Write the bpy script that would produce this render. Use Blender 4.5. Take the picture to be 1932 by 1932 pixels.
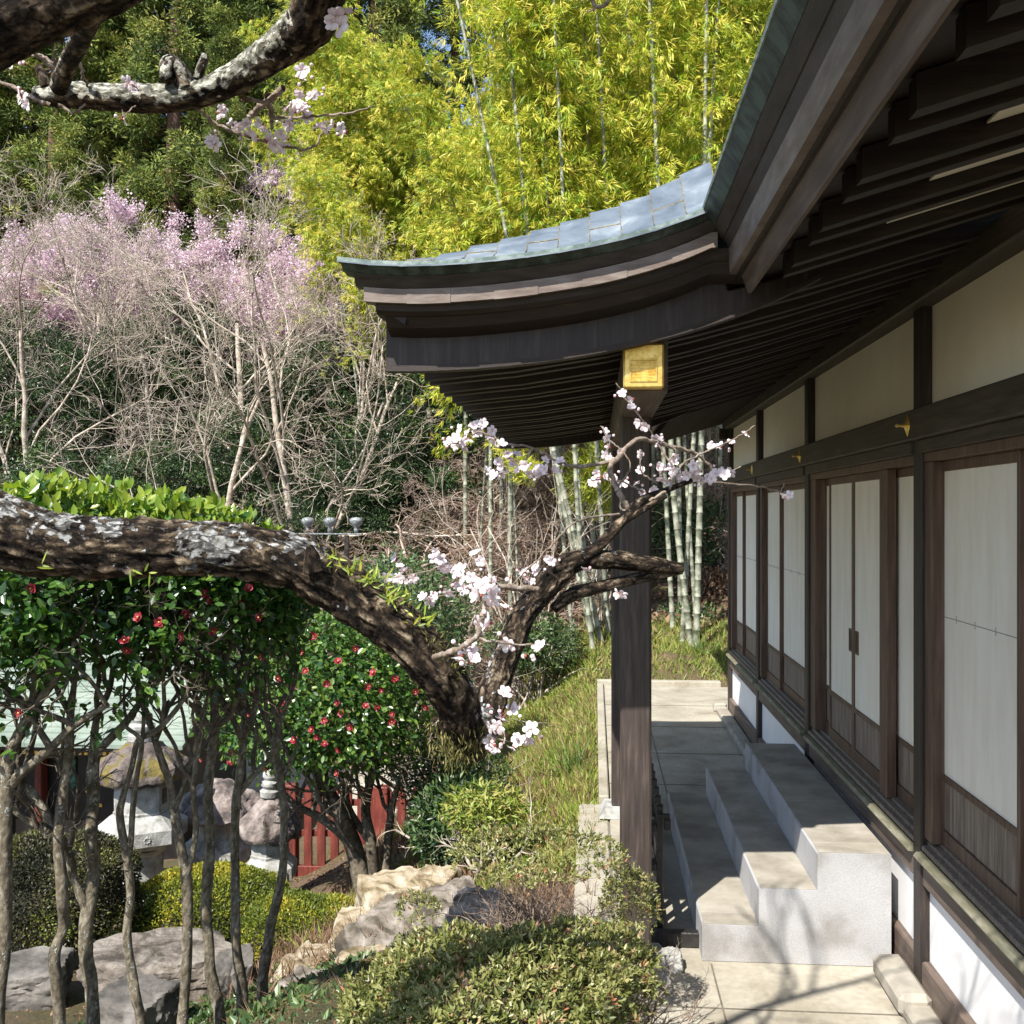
import bpy, math, random
import numpy as np
from mathutils import Vector, Matrix, noise as mn
R_ = math.radians
rng = np.random.default_rng(7)
random.seed(7)
SC = bpy.context.scene
for o in list(bpy.data.objects): bpy.data.objects.remove(o)
COL = SC.collection

# ---------------------------------------------------------------- camera, sky, sun, exposure
FPX = 1940.0                       # focal length in pixels of a 1932 px picture
HOR = 970.0
CAMZ = 2.4
AY = math.atan((1122-966)/FPX)
cam_d = bpy.data.cameras.new('camera'); cam = bpy.data.objects.new('camera', cam_d); COL.objects.link(cam)
cam.location = (0, 0, CAMZ); cam.rotation_euler = (R_(90), 0, AY)
cam_d.sensor_width = 36; cam_d.lens = 36*FPX/1932; cam_d.shift_y = (HOR-966)/1932
cam_d.clip_start = 0.05; cam_d.clip_end = 600
SC.camera = cam
SUNV = Vector((-0.42, -0.765, 1.0)).normalized()
w = bpy.data.worlds.new('World'); SC.world = w; w.use_nodes = True
nt = w.node_tree; bg = nt.nodes['Background']
sky = nt.nodes.new('ShaderNodeTexSky'); sky.sky_type = 'NISHITA'; sky.sun_disc = False
sky.sun_elevation = math.asin(SUNV.z); sky.sun_rotation = math.atan2(SUNV.x, SUNV.y)
sky.air_density = 1.0; sky.dust_density = 0.6
nt.links.new(sky.outputs[0], bg.inputs[0]); bg.inputs[1].default_value = 0.12
sd = bpy.data.lights.new('sun', 'SUN'); sun = bpy.data.objects.new('sun', sd); COL.objects.link(sun)
sd.energy = 5.0; sd.angle = R_(0.5); sd.color = (1.0, 0.95, 0.87)
sun.rotation_euler = SUNV.to_track_quat('Z', 'Y').to_euler()
SC.view_settings.view_transform = 'Standard'; SC.view_settings.look = 'None'
SC.view_settings.exposure = 1.0; SC.view_settings.gamma = 1; SC.view_settings.use_curve_mapping = False
SC.render.resolution_x = 1024; SC.render.resolution_y = 1024

# ---------------------------------------------------------------- coordinates
ca, sa = math.cos(AY), math.sin(AY)
def P(px, py, d):
    u = (px-966)/FPX; v = (HOR-py)/FPX
    return np.array([d*(-sa+u*ca), d*(ca+u*sa), CAMZ+d*v])
def XZ(px, py, Y):                 # point of the plane y=Y
    u = (px-966)/FPX; v = (HOR-py)/FPX
    X = Y*(u*ca-sa)/(ca+u*sa); d = -X*sa+Y*ca
    return X, CAMZ+v*d
def YX(px, X):                     # y of the point of the plane x=X seen in column px
    u = (px-966)/FPX
    return X*(ca+u*sa)/(u*ca-sa)
def sm(a, b, x):
    t = np.clip((np.asarray(x, float)-a)/(b-a), 0, 1); return t*t*(3-2*t)
YR = [-8, 0, 3, 4.2, 5.3, 7, 14.5, 15.6, 17, 20, 28, 60, 75, 120]
ZR = [.8, .8, .62, .34, .02, -.12, -.15, .22, .45, 1.0, 3.2, 20, 25, 27]
YL = [-8, 0, 3, 4.3, 5.2, 6, 7.5, 9, 11.5, 12.6, 14, 18, 20, 28, 60, 75, 120]
ZL = [.7, .6, .10, -.35, -.62, -.85, -1.2, -1.5, -1.6, -2.2, -2.5, -2.4, -1.8, 2.4, 20, 25, 27]
def T(x, y):
    x = np.asarray(x, float); y = np.asarray(y, float)
    zr = np.interp(y, YR, ZR); zl = np.interp(y, YL, ZL)
    wv = np.clip((-0.1-x)/3.1, 0, 1)
    wn = np.clip((-1.38-x)/.75, 0, 1); m_ = sm(5, 7, y); wv = wv*m_+wn*(1-m_)
    z = zr*(1-wv)+zl*wv
    z = z + .04*np.sin(x*2.1+y*.7)*np.sin(y*1.7-x)*np.clip(-x, 0, 1) + .25*np.sin(x*.35+1)*np.sin(y*.3)*sm(18, 30, y)
    slab = (sm(.02, .08, x)*sm(2.2, 2.3, y)*(1-sm(14.6, 14.66, y)))
    return z*(1-slab) + (-.3)*slab
def G(px, py, dmin=2.0, dmax=90):  # where the view ray meets the ground
    prev = dmin
    d = dmin
    while d < dmax:
        p = P(px, py, d)
        if p[2] < float(T(p[0], p[1])):
            a, b = prev, d
            for _ in range(12):
                m = (a+b)/2; q = P(px, py, m)
                if q[2] < float(T(q[0], q[1])): b = m
                else: a = m
            return P(px, py, b)
        prev = d; d += .05+.01*d
    return P(px, py, dmax)
def GD(px, d):                     # ground point in column px at depth d
    p = P(px, HOR, d); p[2] = float(T(p[0], p[1])); return p

# ---------------------------------------------------------------- objects and tags
def tag(o, label=None, cat=None, group=None, kind=None):
    if label: o['label'] = label
    if cat: o['category'] = cat
    if group: o['group'] = group
    if kind: o['kind'] = kind
    return o
def empty(name, loc=(0, 0, 0), label=None, cat=None, group=None):
    o = bpy.data.objects.new(name, None); COL.objects.link(o); o.location = loc; o.empty_display_size = .2
    return tag(o, label, cat, group)
def link(name, me, parent=None, world=True):
    o = bpy.data.objects.new(name, me); COL.objects.link(o)
    if parent is not None:
        o.parent = parent
        if world:
            L = parent.location.copy(); p = parent.parent
            if p is not None and parent.type == 'MESH': o.matrix_parent_inverse = Matrix.Identity(4)
            else: o.matrix_parent_inverse = Matrix.Translation(-L)
    return o
def copy_tree(o, parent=None, only=None):
    c = o.copy(); COL.objects.link(c)
    if parent is not None: c.parent = parent
    for ch in list(o.children): copy_tree(ch, c)
    return c

class MB:
    def __init__(s): s.v = []; s.f = []; s.n = 0; s.r = []; s.m = []; s.at = []
    def add(s, V, F, rnd=0.5, mi=0):
        V = np.asarray(V, float).reshape(-1, 3)
        for f in F:
            s.f.append(tuple(int(i)+s.n for i in f)); s.r.append(rnd); s.m.append(mi)
        s.v.append(V); s.n += len(V)
    def box(s, x0, x1, y0, y1, z0, z1, bev=0, rnd=.5, mi=0):
        if bev:
            b = min(bev, .45*abs(x1-x0), .45*abs(y1-y0), .45*abs(z1-z0))
            V = []
            for (sx, sy, sz) in [(i, j, k) for i in (0, 1) for j in (0, 1) for k in (0, 1)]:
                x = x1 if sx else x0; y = y1 if sy else y0; z = z1 if sz else z0
                dx = -b if sx else b; dy = -b if sy else b; dz = -b if sz else b
                V += [(x, y+dy, z+dz), (x+dx, y, z+dz), (x+dx, y+dy, z)]
            def I(i, j, k, a): return (i*4+j*2+k)*3+a
            F = []
            for a, (p, q) in enumerate([((0, 1), (1, 2))]*0 or []): pass
            for i in (0, 1): F.append([I(i, 0, 0, 0), I(i, 1, 0, 0), I(i, 1, 1, 0), I(i, 0, 1, 0)][::(1 if i else -1)])
            for j in (0, 1): F.append([I(0, j, 0, 1), I(1, j, 0, 1), I(1, j, 1, 1), I(0, j, 1, 1)][::(-1 if j else 1)])
            for k in (0, 1): F.append([I(0, 0, k, 2), I(1, 0, k, 2), I(1, 1, k, 2), I(0, 1, k, 2)][::(1 if k else -1)])
            for i in (0, 1):
                for j in (0, 1): F.append([I(i, j, 0, 0), I(i, j, 1, 0), I(i, j, 1, 1), I(i, j, 0, 1)][::(-1 if i == j else 1)])
            for i in (0, 1):
                for k in (0, 1): F.append([I(i, 0, k, 0), I(i, 1, k, 0), I(i, 1, k, 2), I(i, 0, k, 2)][::(1 if i == k else -1)])
            for j in (0, 1):
                for k in (0, 1): F.append([I(0, j, k, 1), I(1, j, k, 1), I(1, j, k, 2), I(0, j, k, 2)][::(-1 if j == k else 1)])
            for i in (0, 1):
                for j in (0, 1):
                    for k in (0, 1): F.append([I(i, j, k, 0), I(i, j, k, 1), I(i, j, k, 2)][::(1 if (i+j+k) % 2 else -1)])
            s.add(V, F, rnd, mi); return s
        V = [(x, y, z) for x in (x0, x1) for y in (y0, y1) for z in (z0, z1)]
        F = [(0, 1, 3, 2), (4, 6, 7, 5), (0, 4, 5, 1), (2, 3, 7, 6), (0, 2, 6, 4), (1, 5, 7, 3)]
        s.add(V, F, rnd, mi); return s
    def tube(s, pts, rad, n=6, cap=True, rnd=.5, mi=0):
        pts = np.asarray(pts, float); k = len(pts); rad = np.broadcast_to(np.asarray(rad, float), (k,))
        tan = np.gradient(pts, axis=0); tan /= np.linalg.norm(tan, axis=1)[:, None]+1e-9
        ref = np.array([0, 0, 1.]) if abs(tan[:, 2].mean()) < .8 else np.array([1., 0, 0])
        a = np.cross(tan, ref); a /= np.linalg.norm(a, axis=1)[:, None]+1e-9
        b = np.cross(tan, a)
        th = np.arange(n)*2*math.pi/n
        V = pts[:, None, :]+rad[:, None, None]*(a[:, None, :]*np.cos(th)[None, :, None]+b[:, None, :]*np.sin(th)[None, :, None])
        F = []
        for i in range(k-1):
            for j in range(n):
                j2 = (j+1) % n
                F.append((i*n+j, i*n+j2, (i+1)*n+j2, (i+1)*n+j))
        if cap: F.append(tuple(range(n))[::-1]); F.append(tuple((k-1)*n+j for j in range(n)))
        s.add(V.reshape(-1, 3), F, rnd, mi); return s
    def lathe(s, prof, n, c=(0, 0, 0), rot=0, mi=0, cap=True):
        V = []
        for r, z in prof:
            for j in range(n):
                t = rot+2*math.pi*j/n; V.append((c[0]+r*math.cos(t), c[1]+r*math.sin(t), c[2]+z))
        F = [(i*n+j, i*n+(j+1) % n, (i+1)*n+(j+1) % n, (i+1)*n+j) for i in range(len(prof)-1) for j in range(n)]
        if cap: F.append(tuple(range(n))[::-1]); F.append(tuple((len(prof)-1)*n+j for j in range(n)))
        s.add(V, F, .5, mi); return s
    def slab(s, xs, zt, zb, y0, y1, axis='x', rnd=.5, mi=0):     # ribbon with curved top and bottom, thickness along the other axis
        k = len(xs); V = []
        for x, a, b in zip(xs, zt, zb):
            for (y, z) in ((y0, b), (y1, b), (y1, a), (y0, a)):
                V.append((x, y, z) if axis == 'x' else (y, x, z))
        F = []
        for i in range(k-1):
            for j in range(4):
                q = (i*4+j, i*4+(j+1) % 4, (i+1)*4+(j+1) % 4, (i+1)*4+j)
                F.append(q if axis == 'y' else q[::-1])
        F += [(0, 1, 2, 3), tuple((k-1)*4+j for j in (3, 2, 1, 0))]
        s.add(V, F, rnd, mi); return s
    def build(s, name, mats, parent=None, smooth=False, world=True):
        me = bpy.data.meshes.new(name)
        V = np.concatenate(s.v) if s.v else np.zeros((0, 3))
        me.from_pydata(V.tolist(), [], s.f)
        if not isinstance(mats, (list, tuple)): mats = [mats]
        for m in mats: me.materials.append(m)
        if len(mats) > 1: me.polygons.foreach_set('material_index', s.m)
        a = me.attributes.new('rnd', 'FLOAT', 'FACE'); a.data.foreach_set('value', np.array(s.r, dtype=np.float32))
        if smooth: me.polygons.foreach_set('use_smooth', [True]*len(s.f))
        me.update()
        return link(name, me, parent, world)

def fast_mesh(name, V, Fq, mats, rnd=None, smooth=False, matidx=None):
    V = np.ascontiguousarray(V, np.float32).reshape(-1, 3); Fq = np.ascontiguousarray(Fq, np.int32)
    k = Fq.shape[1]; nf = len(Fq)
    me = bpy.data.meshes.new(name)
    me.vertices.add(len(V)); me.vertices.foreach_set('co', V.ravel())
    me.loops.add(nf*k); me.loops.foreach_set('vertex_index', Fq.ravel())
    me.polygons.add(nf); me.polygons.foreach_set('loop_start', np.arange(nf, dtype=np.int32)*k)
    if not isinstance(mats, (list, tuple)): mats = [mats]
    for m in mats: me.materials.append(m)
    if matidx is not None: me.polygons.foreach_set('material_index', matidx)
    if rnd is not None:
        a = me.attributes.new('rnd', 'FLOAT', 'FACE'); a.data.foreach_set('value', np.asarray(rnd, np.float32))
    me.polygons.foreach_set('use_smooth', np.full(nf, smooth))
    me.update(calc_edges=True); me.validate()
    return me
def nrmz(v): return v/(np.linalg.norm(v, axis=-1, keepdims=True)+1e-9)
def leaves(name, pos, axis, nrm, L, W, mat, rnd=None, oval=True, cup=.12, droop=.1, jit=.0):
    N = len(pos); L = np.broadcast_to(L, (N,))[:, None]; W = np.broadcast_to(W, (N,))[:, None]
    axis = nrmz(axis); side = nrmz(np.cross(axis, nrm)); nn = np.cross(side, axis)
    if rnd is None: rnd = rng.random(N)
    if oval:
        b = pos; axis = axis-nn*droop; t = pos+axis*L
        l1 = pos+axis*L*.3+side*W*.46+nn*W*cup*.8; l2 = pos+axis*L*.68+side*W*.38+nn*W*cup*.4
        r1 = pos+axis*L*.3-side*W*.46+nn*W*cup*.8; r2 = pos+axis*L*.68-side*W*.38+nn*W*cup*.4
        V = np.stack([b, l1, l2, t, r2, r1], 1); i = np.arange(N)[:, None]*6
        F = np.concatenate([i+np.array([[0, 3, 2, 1]]), i+np.array([[0, 5, 4, 3]])], 1).reshape(-1, 4)
        rr = np.repeat(rnd, 2)
    else:
        axis = axis-nn*droop; t = pos+axis*L; l = pos+axis*L*.42+side*W*.5+nn*W*cup*2; r = pos+axis*L*.42-side*W*.5+nn*W*cup*2
        V = np.stack([pos, l, t, r], 1); i = np.arange(N)[:, None]*4
        F = i+np.array([[0, 3, 2, 1]]); rr = rnd
    return fast_mesh(name, V, F, mat, rr)
def rdir(n, up=0, out=None, k=0):
    v = nrmz(rng.normal(size=(n, 3)))
    if out is not None: v = v+out*k
    v[:, 2] += up
    return nrmz(v)
def shell(n, c, r, p=.45, flat=None):
    d = nrmz(rng.normal(size=(n, 3))); q = rng.random(n)**p
    return np.array(c)+d*q[:, None]*np.array(r), d

# ---------------------------------------------------------------- materials
def nodes(m): return m.node_tree.nodes, m.node_tree.links
def newmat(name):
    m = bpy.data.materials.new(name); m.use_nodes = True
    return m, m.node_tree.nodes, m.node_tree.links, m.node_tree.nodes['Principled BSDF']
def ramp(N, stops):
    r = N.new('ShaderNodeValToRGB'); e = r.color_ramp.elements
    e[0].position = stops[0][0]; e[0].color = (*stops[0][1], 1)
    e[1].position = stops[-1][0]; e[1].color = (*stops[-1][1], 1)
    for p, c in stops[1:-1]:
        x = e.new(p); x.color = (*c, 1)
    return r
def pm(name, stops, scale=5, rough=.7, bump=0, bscale=None, metal=0, stretch=(1, 1, 1), detail=6, spec=.5, coord='Object', dist=.0, bdist=.01):
    m, N, L, b = newmat(name)
    tc = N.new('ShaderNodeTexCoord'); mp = N.new('ShaderNodeMapping'); mp.inputs['Scale'].default_value = stretch
    L.new(tc.outputs[coord], mp.inputs[0])
    n1 = N.new('ShaderNodeTexNoise'); n1.inputs['Scale'].default_value = scale; n1.inputs['Detail'].default_value = detail
    n1.inputs['Roughness'].default_value = .62; n1.inputs['Distortion'].default_value = dist
    L.new(mp.outputs[0], n1.inputs[0])
    stops = [(.5+(p_-.52)*.52, c_) for p_, c_ in stops]
    r = ramp(N, stops); L.new(n1.outputs[0], r.inputs[0]); L.new(r.outputs[0], b.inputs['Base Color'])
    b.inputs['Roughness'].default_value = rough; b.inputs['Metallic'].default_value = metal
    b.inputs['Specular IOR Level'].default_value = spec
    if bump:
        n2 = N.new('ShaderNodeTexNoise'); n2.inputs['Scale'].default_value = bscale or scale*4; n2.inputs['Detail'].default_value = 8
        L.new(mp.outputs[0], n2.inputs[0])
        bp = N.new('ShaderNodeBump'); bp.inputs['Strength'].default_value = bump; bp.inputs['Distance'].default_value = bdist
        L.new(n2.outputs[0], bp.inputs['Height']); L.new(bp.outputs[0], b.inputs['Normal'])
    return m
def leafmat(name, stops, rough=.45, trans=.3, tcol=None, spec=.5, back=None):
    m, N, L, b = newmat(name)
    at = N.new('ShaderNodeAttribute'); at.attribute_name = 'rnd'
    r = ramp(N, stops); L.new(at.outputs['Fac'], r.inputs[0])
    L.new(r.outputs[0], b.inputs['Base Color'])
    b.inputs['Roughness'].default_value = rough; b.inputs['Specular IOR Level'].default_value = spec
    if trans:
        t = N.new('ShaderNodeBsdfTranslucent'); mx = N.new('ShaderNodeMixShader'); mx.inputs[0].default_value = trans
        if tcol:
            mc = N.new('ShaderNodeMixRGB'); mc.blend_type = 'MULTIPLY'; mc.inputs[0].default_value = 1; mc.inputs[2].default_value = (*tcol, 1)
            L.new(r.outputs[0], mc.inputs[1]); L.new(mc.outputs[0], t.inputs[0])
        else: L.new(r.outputs[0], t.inputs[0])
        L.new(b.outputs[0], mx.inputs[1]); L.new(t.outputs[0], mx.inputs[2])
        L.new(mx.outputs[0], N['Material Output'].inputs[0])
    return m
M = {}
M['wood'] = pm('dark_wood', [(.25, (.013, .008, .007)), (.6, (.025, .017, .014)), (.85, (.045, .031, .026))], 6, .55, .25, 60, stretch=(8, 8, .6), bdist=.004)
M['postw'] = pm('post_wood', [(.25, (.030, .021, .018)), (.6, (.052, .039, .033)), (.85, (.085, .066, .056))], 6, .55, .25, 60, stretch=(8, 8, .6), bdist=.004)
M['woodh'] = pm('dark_wood_horizontal', [(.25, (.026, .019, .012)), (.6, (.048, .036, .025)), (.85, (.070, .054, .038))], 6, .6, .3, 60, stretch=(8, .6, 8), bdist=.004)
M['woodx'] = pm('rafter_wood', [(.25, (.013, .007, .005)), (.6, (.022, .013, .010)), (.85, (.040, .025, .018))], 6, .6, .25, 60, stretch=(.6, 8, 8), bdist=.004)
M['red_wood'] = pm('door_frame_wood', [(.25, (.065, .036, .023)), (.6, (.105, .062, .042)), (.85, (.15, .095, .066))], 5, .55, .2, 50, stretch=(8, 8, .5), bdist=.003)
M['grey_wood'] = pm('weathered_board', [(.25, (.12, .088, .066)), (.5, (.185, .145, .112)), (.8, (.26, .215, .175))], 7, .75, .3, 50, stretch=(9, 9, .5), bdist=.003)
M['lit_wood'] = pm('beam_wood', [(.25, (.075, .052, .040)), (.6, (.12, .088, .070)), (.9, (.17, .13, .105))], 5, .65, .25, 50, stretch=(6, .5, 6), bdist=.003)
M['paper'] = pm('door_paper', [(.3, (.74, .68, .575)), (.6, (.79, .74, .645)), (.9, (.82, .78, .70))], 3, .85, .06, 130, detail=8, stretch=(1, 3, .6), bdist=.002)
M['plaster'] = pm('upper_plaster', [(.3, (.76, .715, .585)), (.6, (.80, .76, .64)), (.9, (.83, .79, .68))], 2.2, .9, .08, 90, bdist=.002)
M['white'] = pm('white_board', [(.2, (.74, .74, .75)), (.7, (.82, .82, .83))], 2, .5, .02, 40)
M['rail'] = pm('sill_rail_brass', [(.25, (.13, .125, .08)), (.6, (.20, .19, .135)), (.85, (.29, .275, .21))], 9, .5, .1, 50, metal=.1, stretch=(3, .6, 3))
M['gold'] = pm('gold_plate', [(.2, (.50, .32, .07)), (.5, (.78, .54, .15)), (.8, (.92, .70, .28))], 26, .36, .3, 150, metal=.75, detail=8, bdist=.002)
M['gold_dark'] = pm('gold_soiled', [(.3, (.13, .095, .04)), (.7, (.34, .25, .09))], 30, .5, .2, 100, metal=.5)
M['copper'] = pm('copper_roof', [(.15, (.070, .092, .115)), (.42, (.105, .132, .160)), (.62, (.135, .165, .195)), (.95, (.24, .275, .30))], 6, .5, .12, 14, metal=.1, detail=7, dist=.5, bdist=.01)
M['verdigris'] = pm('verdigris_copper', [(.3, (.022, .032, .027)), (.5, (.040, .058, .048)), (.72, (.075, .11, .095))], 14, .55, .2, 40, stretch=(1, 1, .4), metal=.2)
M['verdiedge'] = pm('verdigris_edge', [(.3, (.12, .17, .155)), (.6, (.23, .30, .28)), (.85, (.36, .42, .40))], 18, .55, .2, 50)
M['bandd'] = pm('eave_board_dark', [(.3, (.032, .027, .025)), (.7, (.058, .048, .043))], 6, .5, .15, 60, stretch=(1, 1, 6), metal=.1)
M['bandr'] = pm('eave_board_copper', [(.25, (.125, .092, .074)), (.55, (.175, .138, .115)), (.85, (.24, .20, .175))], 6, .5, .1, 30, stretch=(1, 1, 4), metal=.15)
M['concrete'] = pm('step_concrete', [(.2, (.20, .18, .145)), (.5, (.285, .26, .215)), (.8, (.36, .335, .285))], 3.5, .85, .25, 70, detail=9, bdist=.004)
def conc_face():
    m, N, L, b = newmat('washed_concrete')
    tc = N.new('ShaderNodeTexCoord')
    v = N.new('ShaderNodeTexNoise'); v.inputs['Scale'].default_value = 150; v.inputs['Detail'].default_value = 4
    n = N.new('ShaderNodeTexNoise'); n.inputs['Scale'].default_value = 3; n.inputs['Detail'].default_value = 6
    L.new(tc.outputs['Object'], v.inputs[0]); L.new(tc.outputs['Object'], n.inputs[0])
    r1 = ramp(N, [(.35, (.34, .34, .35)), (.5, (.37, .37, .38)), (.65, (.41, .405, .405))]); L.new(v.outputs[0], r1.inputs[0])
    r2 = ramp(N, [(.36, (.66, .64, .60)), (.47, (.92, .91, .90)), (.6, (1, 1, 1))]); L.new(n.outputs[0], r2.inputs[0])
    mx = N.new('ShaderNodeMixRGB'); mx.blend_type = 'MULTIPLY'; mx.inputs[0].default_value = 1
    L.new(r1.outputs[0], mx.inputs[1]); L.new(r2.outputs[0], mx.inputs[2]); L.new(mx.outputs[0], b.inputs['Base Color'])
    b.inputs['Roughness'].default_value = .85
    bp = N.new('ShaderNodeBump'); bp.inputs['Strength'].default_value = .5; bp.inputs['Distance'].default_value = .004
    L.new(v.outputs[0], bp.inputs['Height']); L.new(bp.outputs[0], b.inputs['Normal'])
    return m
M['cface'] = conc_face()
def walk_mat():
    m, N, L, b = newmat('walkway_concrete')
    tc = N.new('ShaderNodeTexCoord')
    n = N.new('ShaderNodeTexNoise'); n.inputs['Scale'].default_value = 1.6; n.inputs['Detail'].default_value = 9; n.inputs['Roughness'].default_value = .68; n.inputs['Distortion'].default_value = .4
    n3 = N.new('ShaderNodeTexNoise'); n3.inputs['Scale'].default_value = 26; n3.inputs['Detail'].default_value = 8
    L.new(tc.outputs['Object'], n.inputs[0]); L.new(tc.outputs['Object'], n3.inputs[0])
    r = ramp(N, [(.30, (.19, .165, .125)), (.42, (.30, .27, .21)), (.56, (.38, .35, .285)), (.72, (.47, .44, .37))]); L.new(n.outputs[0], r.inputs[0])
    r3 = ramp(N, [(.3, (.82, .82, .82)), (.65, (1, 1, 1))]); L.new(n3.outputs[0], r3.inputs[0])
    mx = N.new('ShaderNodeMixRGB'); mx.blend_type = 'MULTIPLY'; mx.inputs[0].default_value = 1
    L.new(r.outputs[0], mx.inputs[1]); L.new(r3.outputs[0], mx.inputs[2]); L.new(mx.outputs[0], b.inputs['Base Color'])
    b.inputs['Roughness'].default_value = .8
    bp = N.new('ShaderNodeBump'); bp.inputs['Strength'].default_value = .25; bp.inputs['Distance'].default_value = .004
    L.new(n3.outputs[0], bp.inputs['Height']); L.new(bp.outputs[0], b.inputs['Normal'])
    return m
M['walk'] = walk_mat()
M['joint'] = pm('joint_dark', [(.3, (.10, .09, .07)), (.7, (.16, .14, .11))], 20, .9)
M['black'] = pm('black_lacquer', [(.3, (.008, .007, .007)), (.7, (.018, .016, .016))], 5, .4)
M['fence_black'] = pm('fence_dark_paint', [(.3, (.016, .014, .014)), (.7, (.034, .030, .028))], 8, .45, .2, 50)
M['red'] = pm('red_paint', [(.25, (.085, .016, .011)), (.6, (.15, .028, .018)), (.85, (.22, .05, .035))], 5, .6, .2, 40, stretch=(4, 4, .7))
M['stone_w'] = pm('pale_granite', [(.2, (.15, .15, .135)), (.5, (.30, .30, .28)), (.8, (.42, .42, .40))], 9, .9, .6, 45, detail=10, bdist=.01)
M['stone_r'] = pm('mossy_roof_stone', [(.28, (.035, .028, .026)), (.45, (.085, .066, .058)), (.56, (.15, .125, .11)), (.62, (.10, .080, .02)), (.8, (.17, .13, .03))], 3.6, .95, .9, 26, detail=10, bdist=.02)
M['stone_p'] = pm('pinkish_roof_stone', [(.25, (.055, .045, .042)), (.5, (.155, .125, .112)), (.8, (.30, .26, .235))], 6.5, .95, .9, 22, detail=10, bdist=.02)
M['rock'] = pm('sandstone_rock', [(.30, (.10, .075, .035)), (.42, (.24, .19, .12)), (.55, (.36, .30, .215)), (.72, (.44, .39, .31))], 3.2, .95, .7, 18, detail=11, dist=.6, bdist=.02)
M['rockg'] = pm('grey_rock', [(.30, (.055, .045, .032)), (.44, (.14, .12, .095)), (.56, (.22, .19, .16)), (.72, (.33, .30, .265))], 3.4, .95, .7, 20, detail=11, dist=.6, bdist=.02)
M['rockb'] = pm('brown_grey_rock', [(.30, (.045, .036, .026)), (.44, (.095, .080, .064)), (.56, (.145, .122, .10)), (.72, (.21, .185, .155))], 4.2, .95, .9, 24, detail=11, dist=.8, bdist=.03)
M['rockd'] = pm('dark_rock', [(.3, (.05, .046, .04)), (.55, (.11, .10, .088)), (.8, (.20, .185, .165))], 3.0, .95, .7, 20, detail=11, bdist=.02)
M['greentile'] = pm('pale_green_copper_sheet', [(.25, (.15, .19, .155)), (.55, (.20, .245, .20)), (.85, (.27, .31, .26))], 1.6, .6, .1, 30, detail=8)
M['bark_g'] = pm('grey_bark', [(.25, (.055, .045, .034)), (.45, (.12, .10, .077)), (.62, (.20, .175, .14)), (.8, (.34, .32, .28))], 14, .9, .6, 50, stretch=(1, 1, .5), bdist=.008)
M['bark_br'] = pm('twig_bark', [(.25, (.22, .175, .13)), (.6, (.43, .365, .30)), (.85, (.60, .54, .47))], 8, .9, .3, 30)
M['bark_pk'] = pm('pinkish_twig_bark', [(.25, (.19, .13, .10)), (.6, (.36, .27, .22)), (.85, (.50, .41, .35))], 8, .9, .2, 30)
M['bark_cedar'] = pm('cedar_bark', [(.25, (.055, .030, .020)), (.6, (.12, .066, .044)), (.85, (.19, .115, .08))], 6, .95, .5, 20, stretch=(4, 4, .4))
M['culm'] = pm('bamboo_culm', [(.25, (.12, .15, .070)), (.55, (.20, .215, .11)), (.85, (.30, .29, .18))], 3, .4, .05, 20)
M['culmg'] = pm('grey_bamboo_culm', [(.25, (.095, .12, .095)), (.55, (.145, .17, .14)), (.85, (.23, .25, .21))], 3, .45, .05, 20)
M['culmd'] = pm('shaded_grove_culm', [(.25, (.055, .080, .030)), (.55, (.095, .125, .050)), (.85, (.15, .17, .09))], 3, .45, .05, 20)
M['node'] = pm('bamboo_node', [(.3, (.10, .11, .07)), (.7, (.30, .31, .24))], 9, .6)
M['lf_bamboo'] = leafmat('bamboo_leaf', [(0, (.12, .24, .015)), (.3, (.30, .39, .028)), (.62, (.54, .54, .055)), (1, (.74, .61, .12))], .5, .42)
M['lf_cedar'] = leafmat('cedar_needles', [(0, (.030, .055, .012)), (.35, (.10, .15, .028)), (.75, (.26, .31, .055)), (.96, (.36, .38, .08)), (1, (.17, .11, .05))], .8, .2)
M['lf_dark'] = leafmat('evergreen_leaf', [(0, (.018, .040, .014)), (.5, (.046, .088, .028)), (.85, (.10, .155, .045)), (1, (.15, .21, .06))], .38, .18)
M['lf_cam'] = leafmat('camellia_leaf', [(0, (.020, .055, .012)), (.45, (.042, .105, .020)), (.8, (.10, .18, .032)), (1, (.17, .25, .045))], .27, .28, tcol=(1.6, 1.7, .5))
M['lf_camtop'] = leafmat('young_camellia_leaf', [(0, (.10, .18, .02)), (.5, (.20, .30, .035)), (1, (.32, .38, .06))], .3, .4, tcol=(1.4, 1.4, .5))
M['lf_hedge'] = leafmat('hedge_leaf', [(0, (.07, .10, .012)), (.5, (.17, .21, .020)), (.85, (.29, .30, .028)), (1, (.44, .36, .03))], .5, .3)
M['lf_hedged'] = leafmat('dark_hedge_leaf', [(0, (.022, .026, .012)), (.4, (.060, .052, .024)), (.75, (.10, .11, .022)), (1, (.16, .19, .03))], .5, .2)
M['lf_azalea'] = leafmat('azalea_leaf', [(0, (.06, .08, .02)), (.35, (.16, .18, .045)), (.7, (.28, .28, .095)), (.92, (.42, .40, .20)), (1, (.36, .16, .08))], .4, .25)
M['lf_sasa'] = leafmat('bamboo_grass_leaf', [(0, (.10, .17, .022)), (.45, (.22, .29, .040)), (.75, (.34, .34, .085)), (1, (.38, .27, .13))], .5, .3)
M['lf_dry'] = leafmat('dry_leaf', [(0, (.075, .038, .022)), (.5, (.17, .095, .052)), (1, (.32, .21, .13))], .8, .2)
M['lf_gold'] = leafmat('golden_brown_leaf', [(0, (.10, .055, .022)), (.5, (.21, .13, .040)), (1, (.30, .20, .055))], .7, .3)
M['lf_shrub'] = leafmat('shrub_leaf', [(0, (.030, .065, .022)), (.5, (.075, .14, .045)), (1, (.17, .25, .09))], .4, .25)
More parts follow.
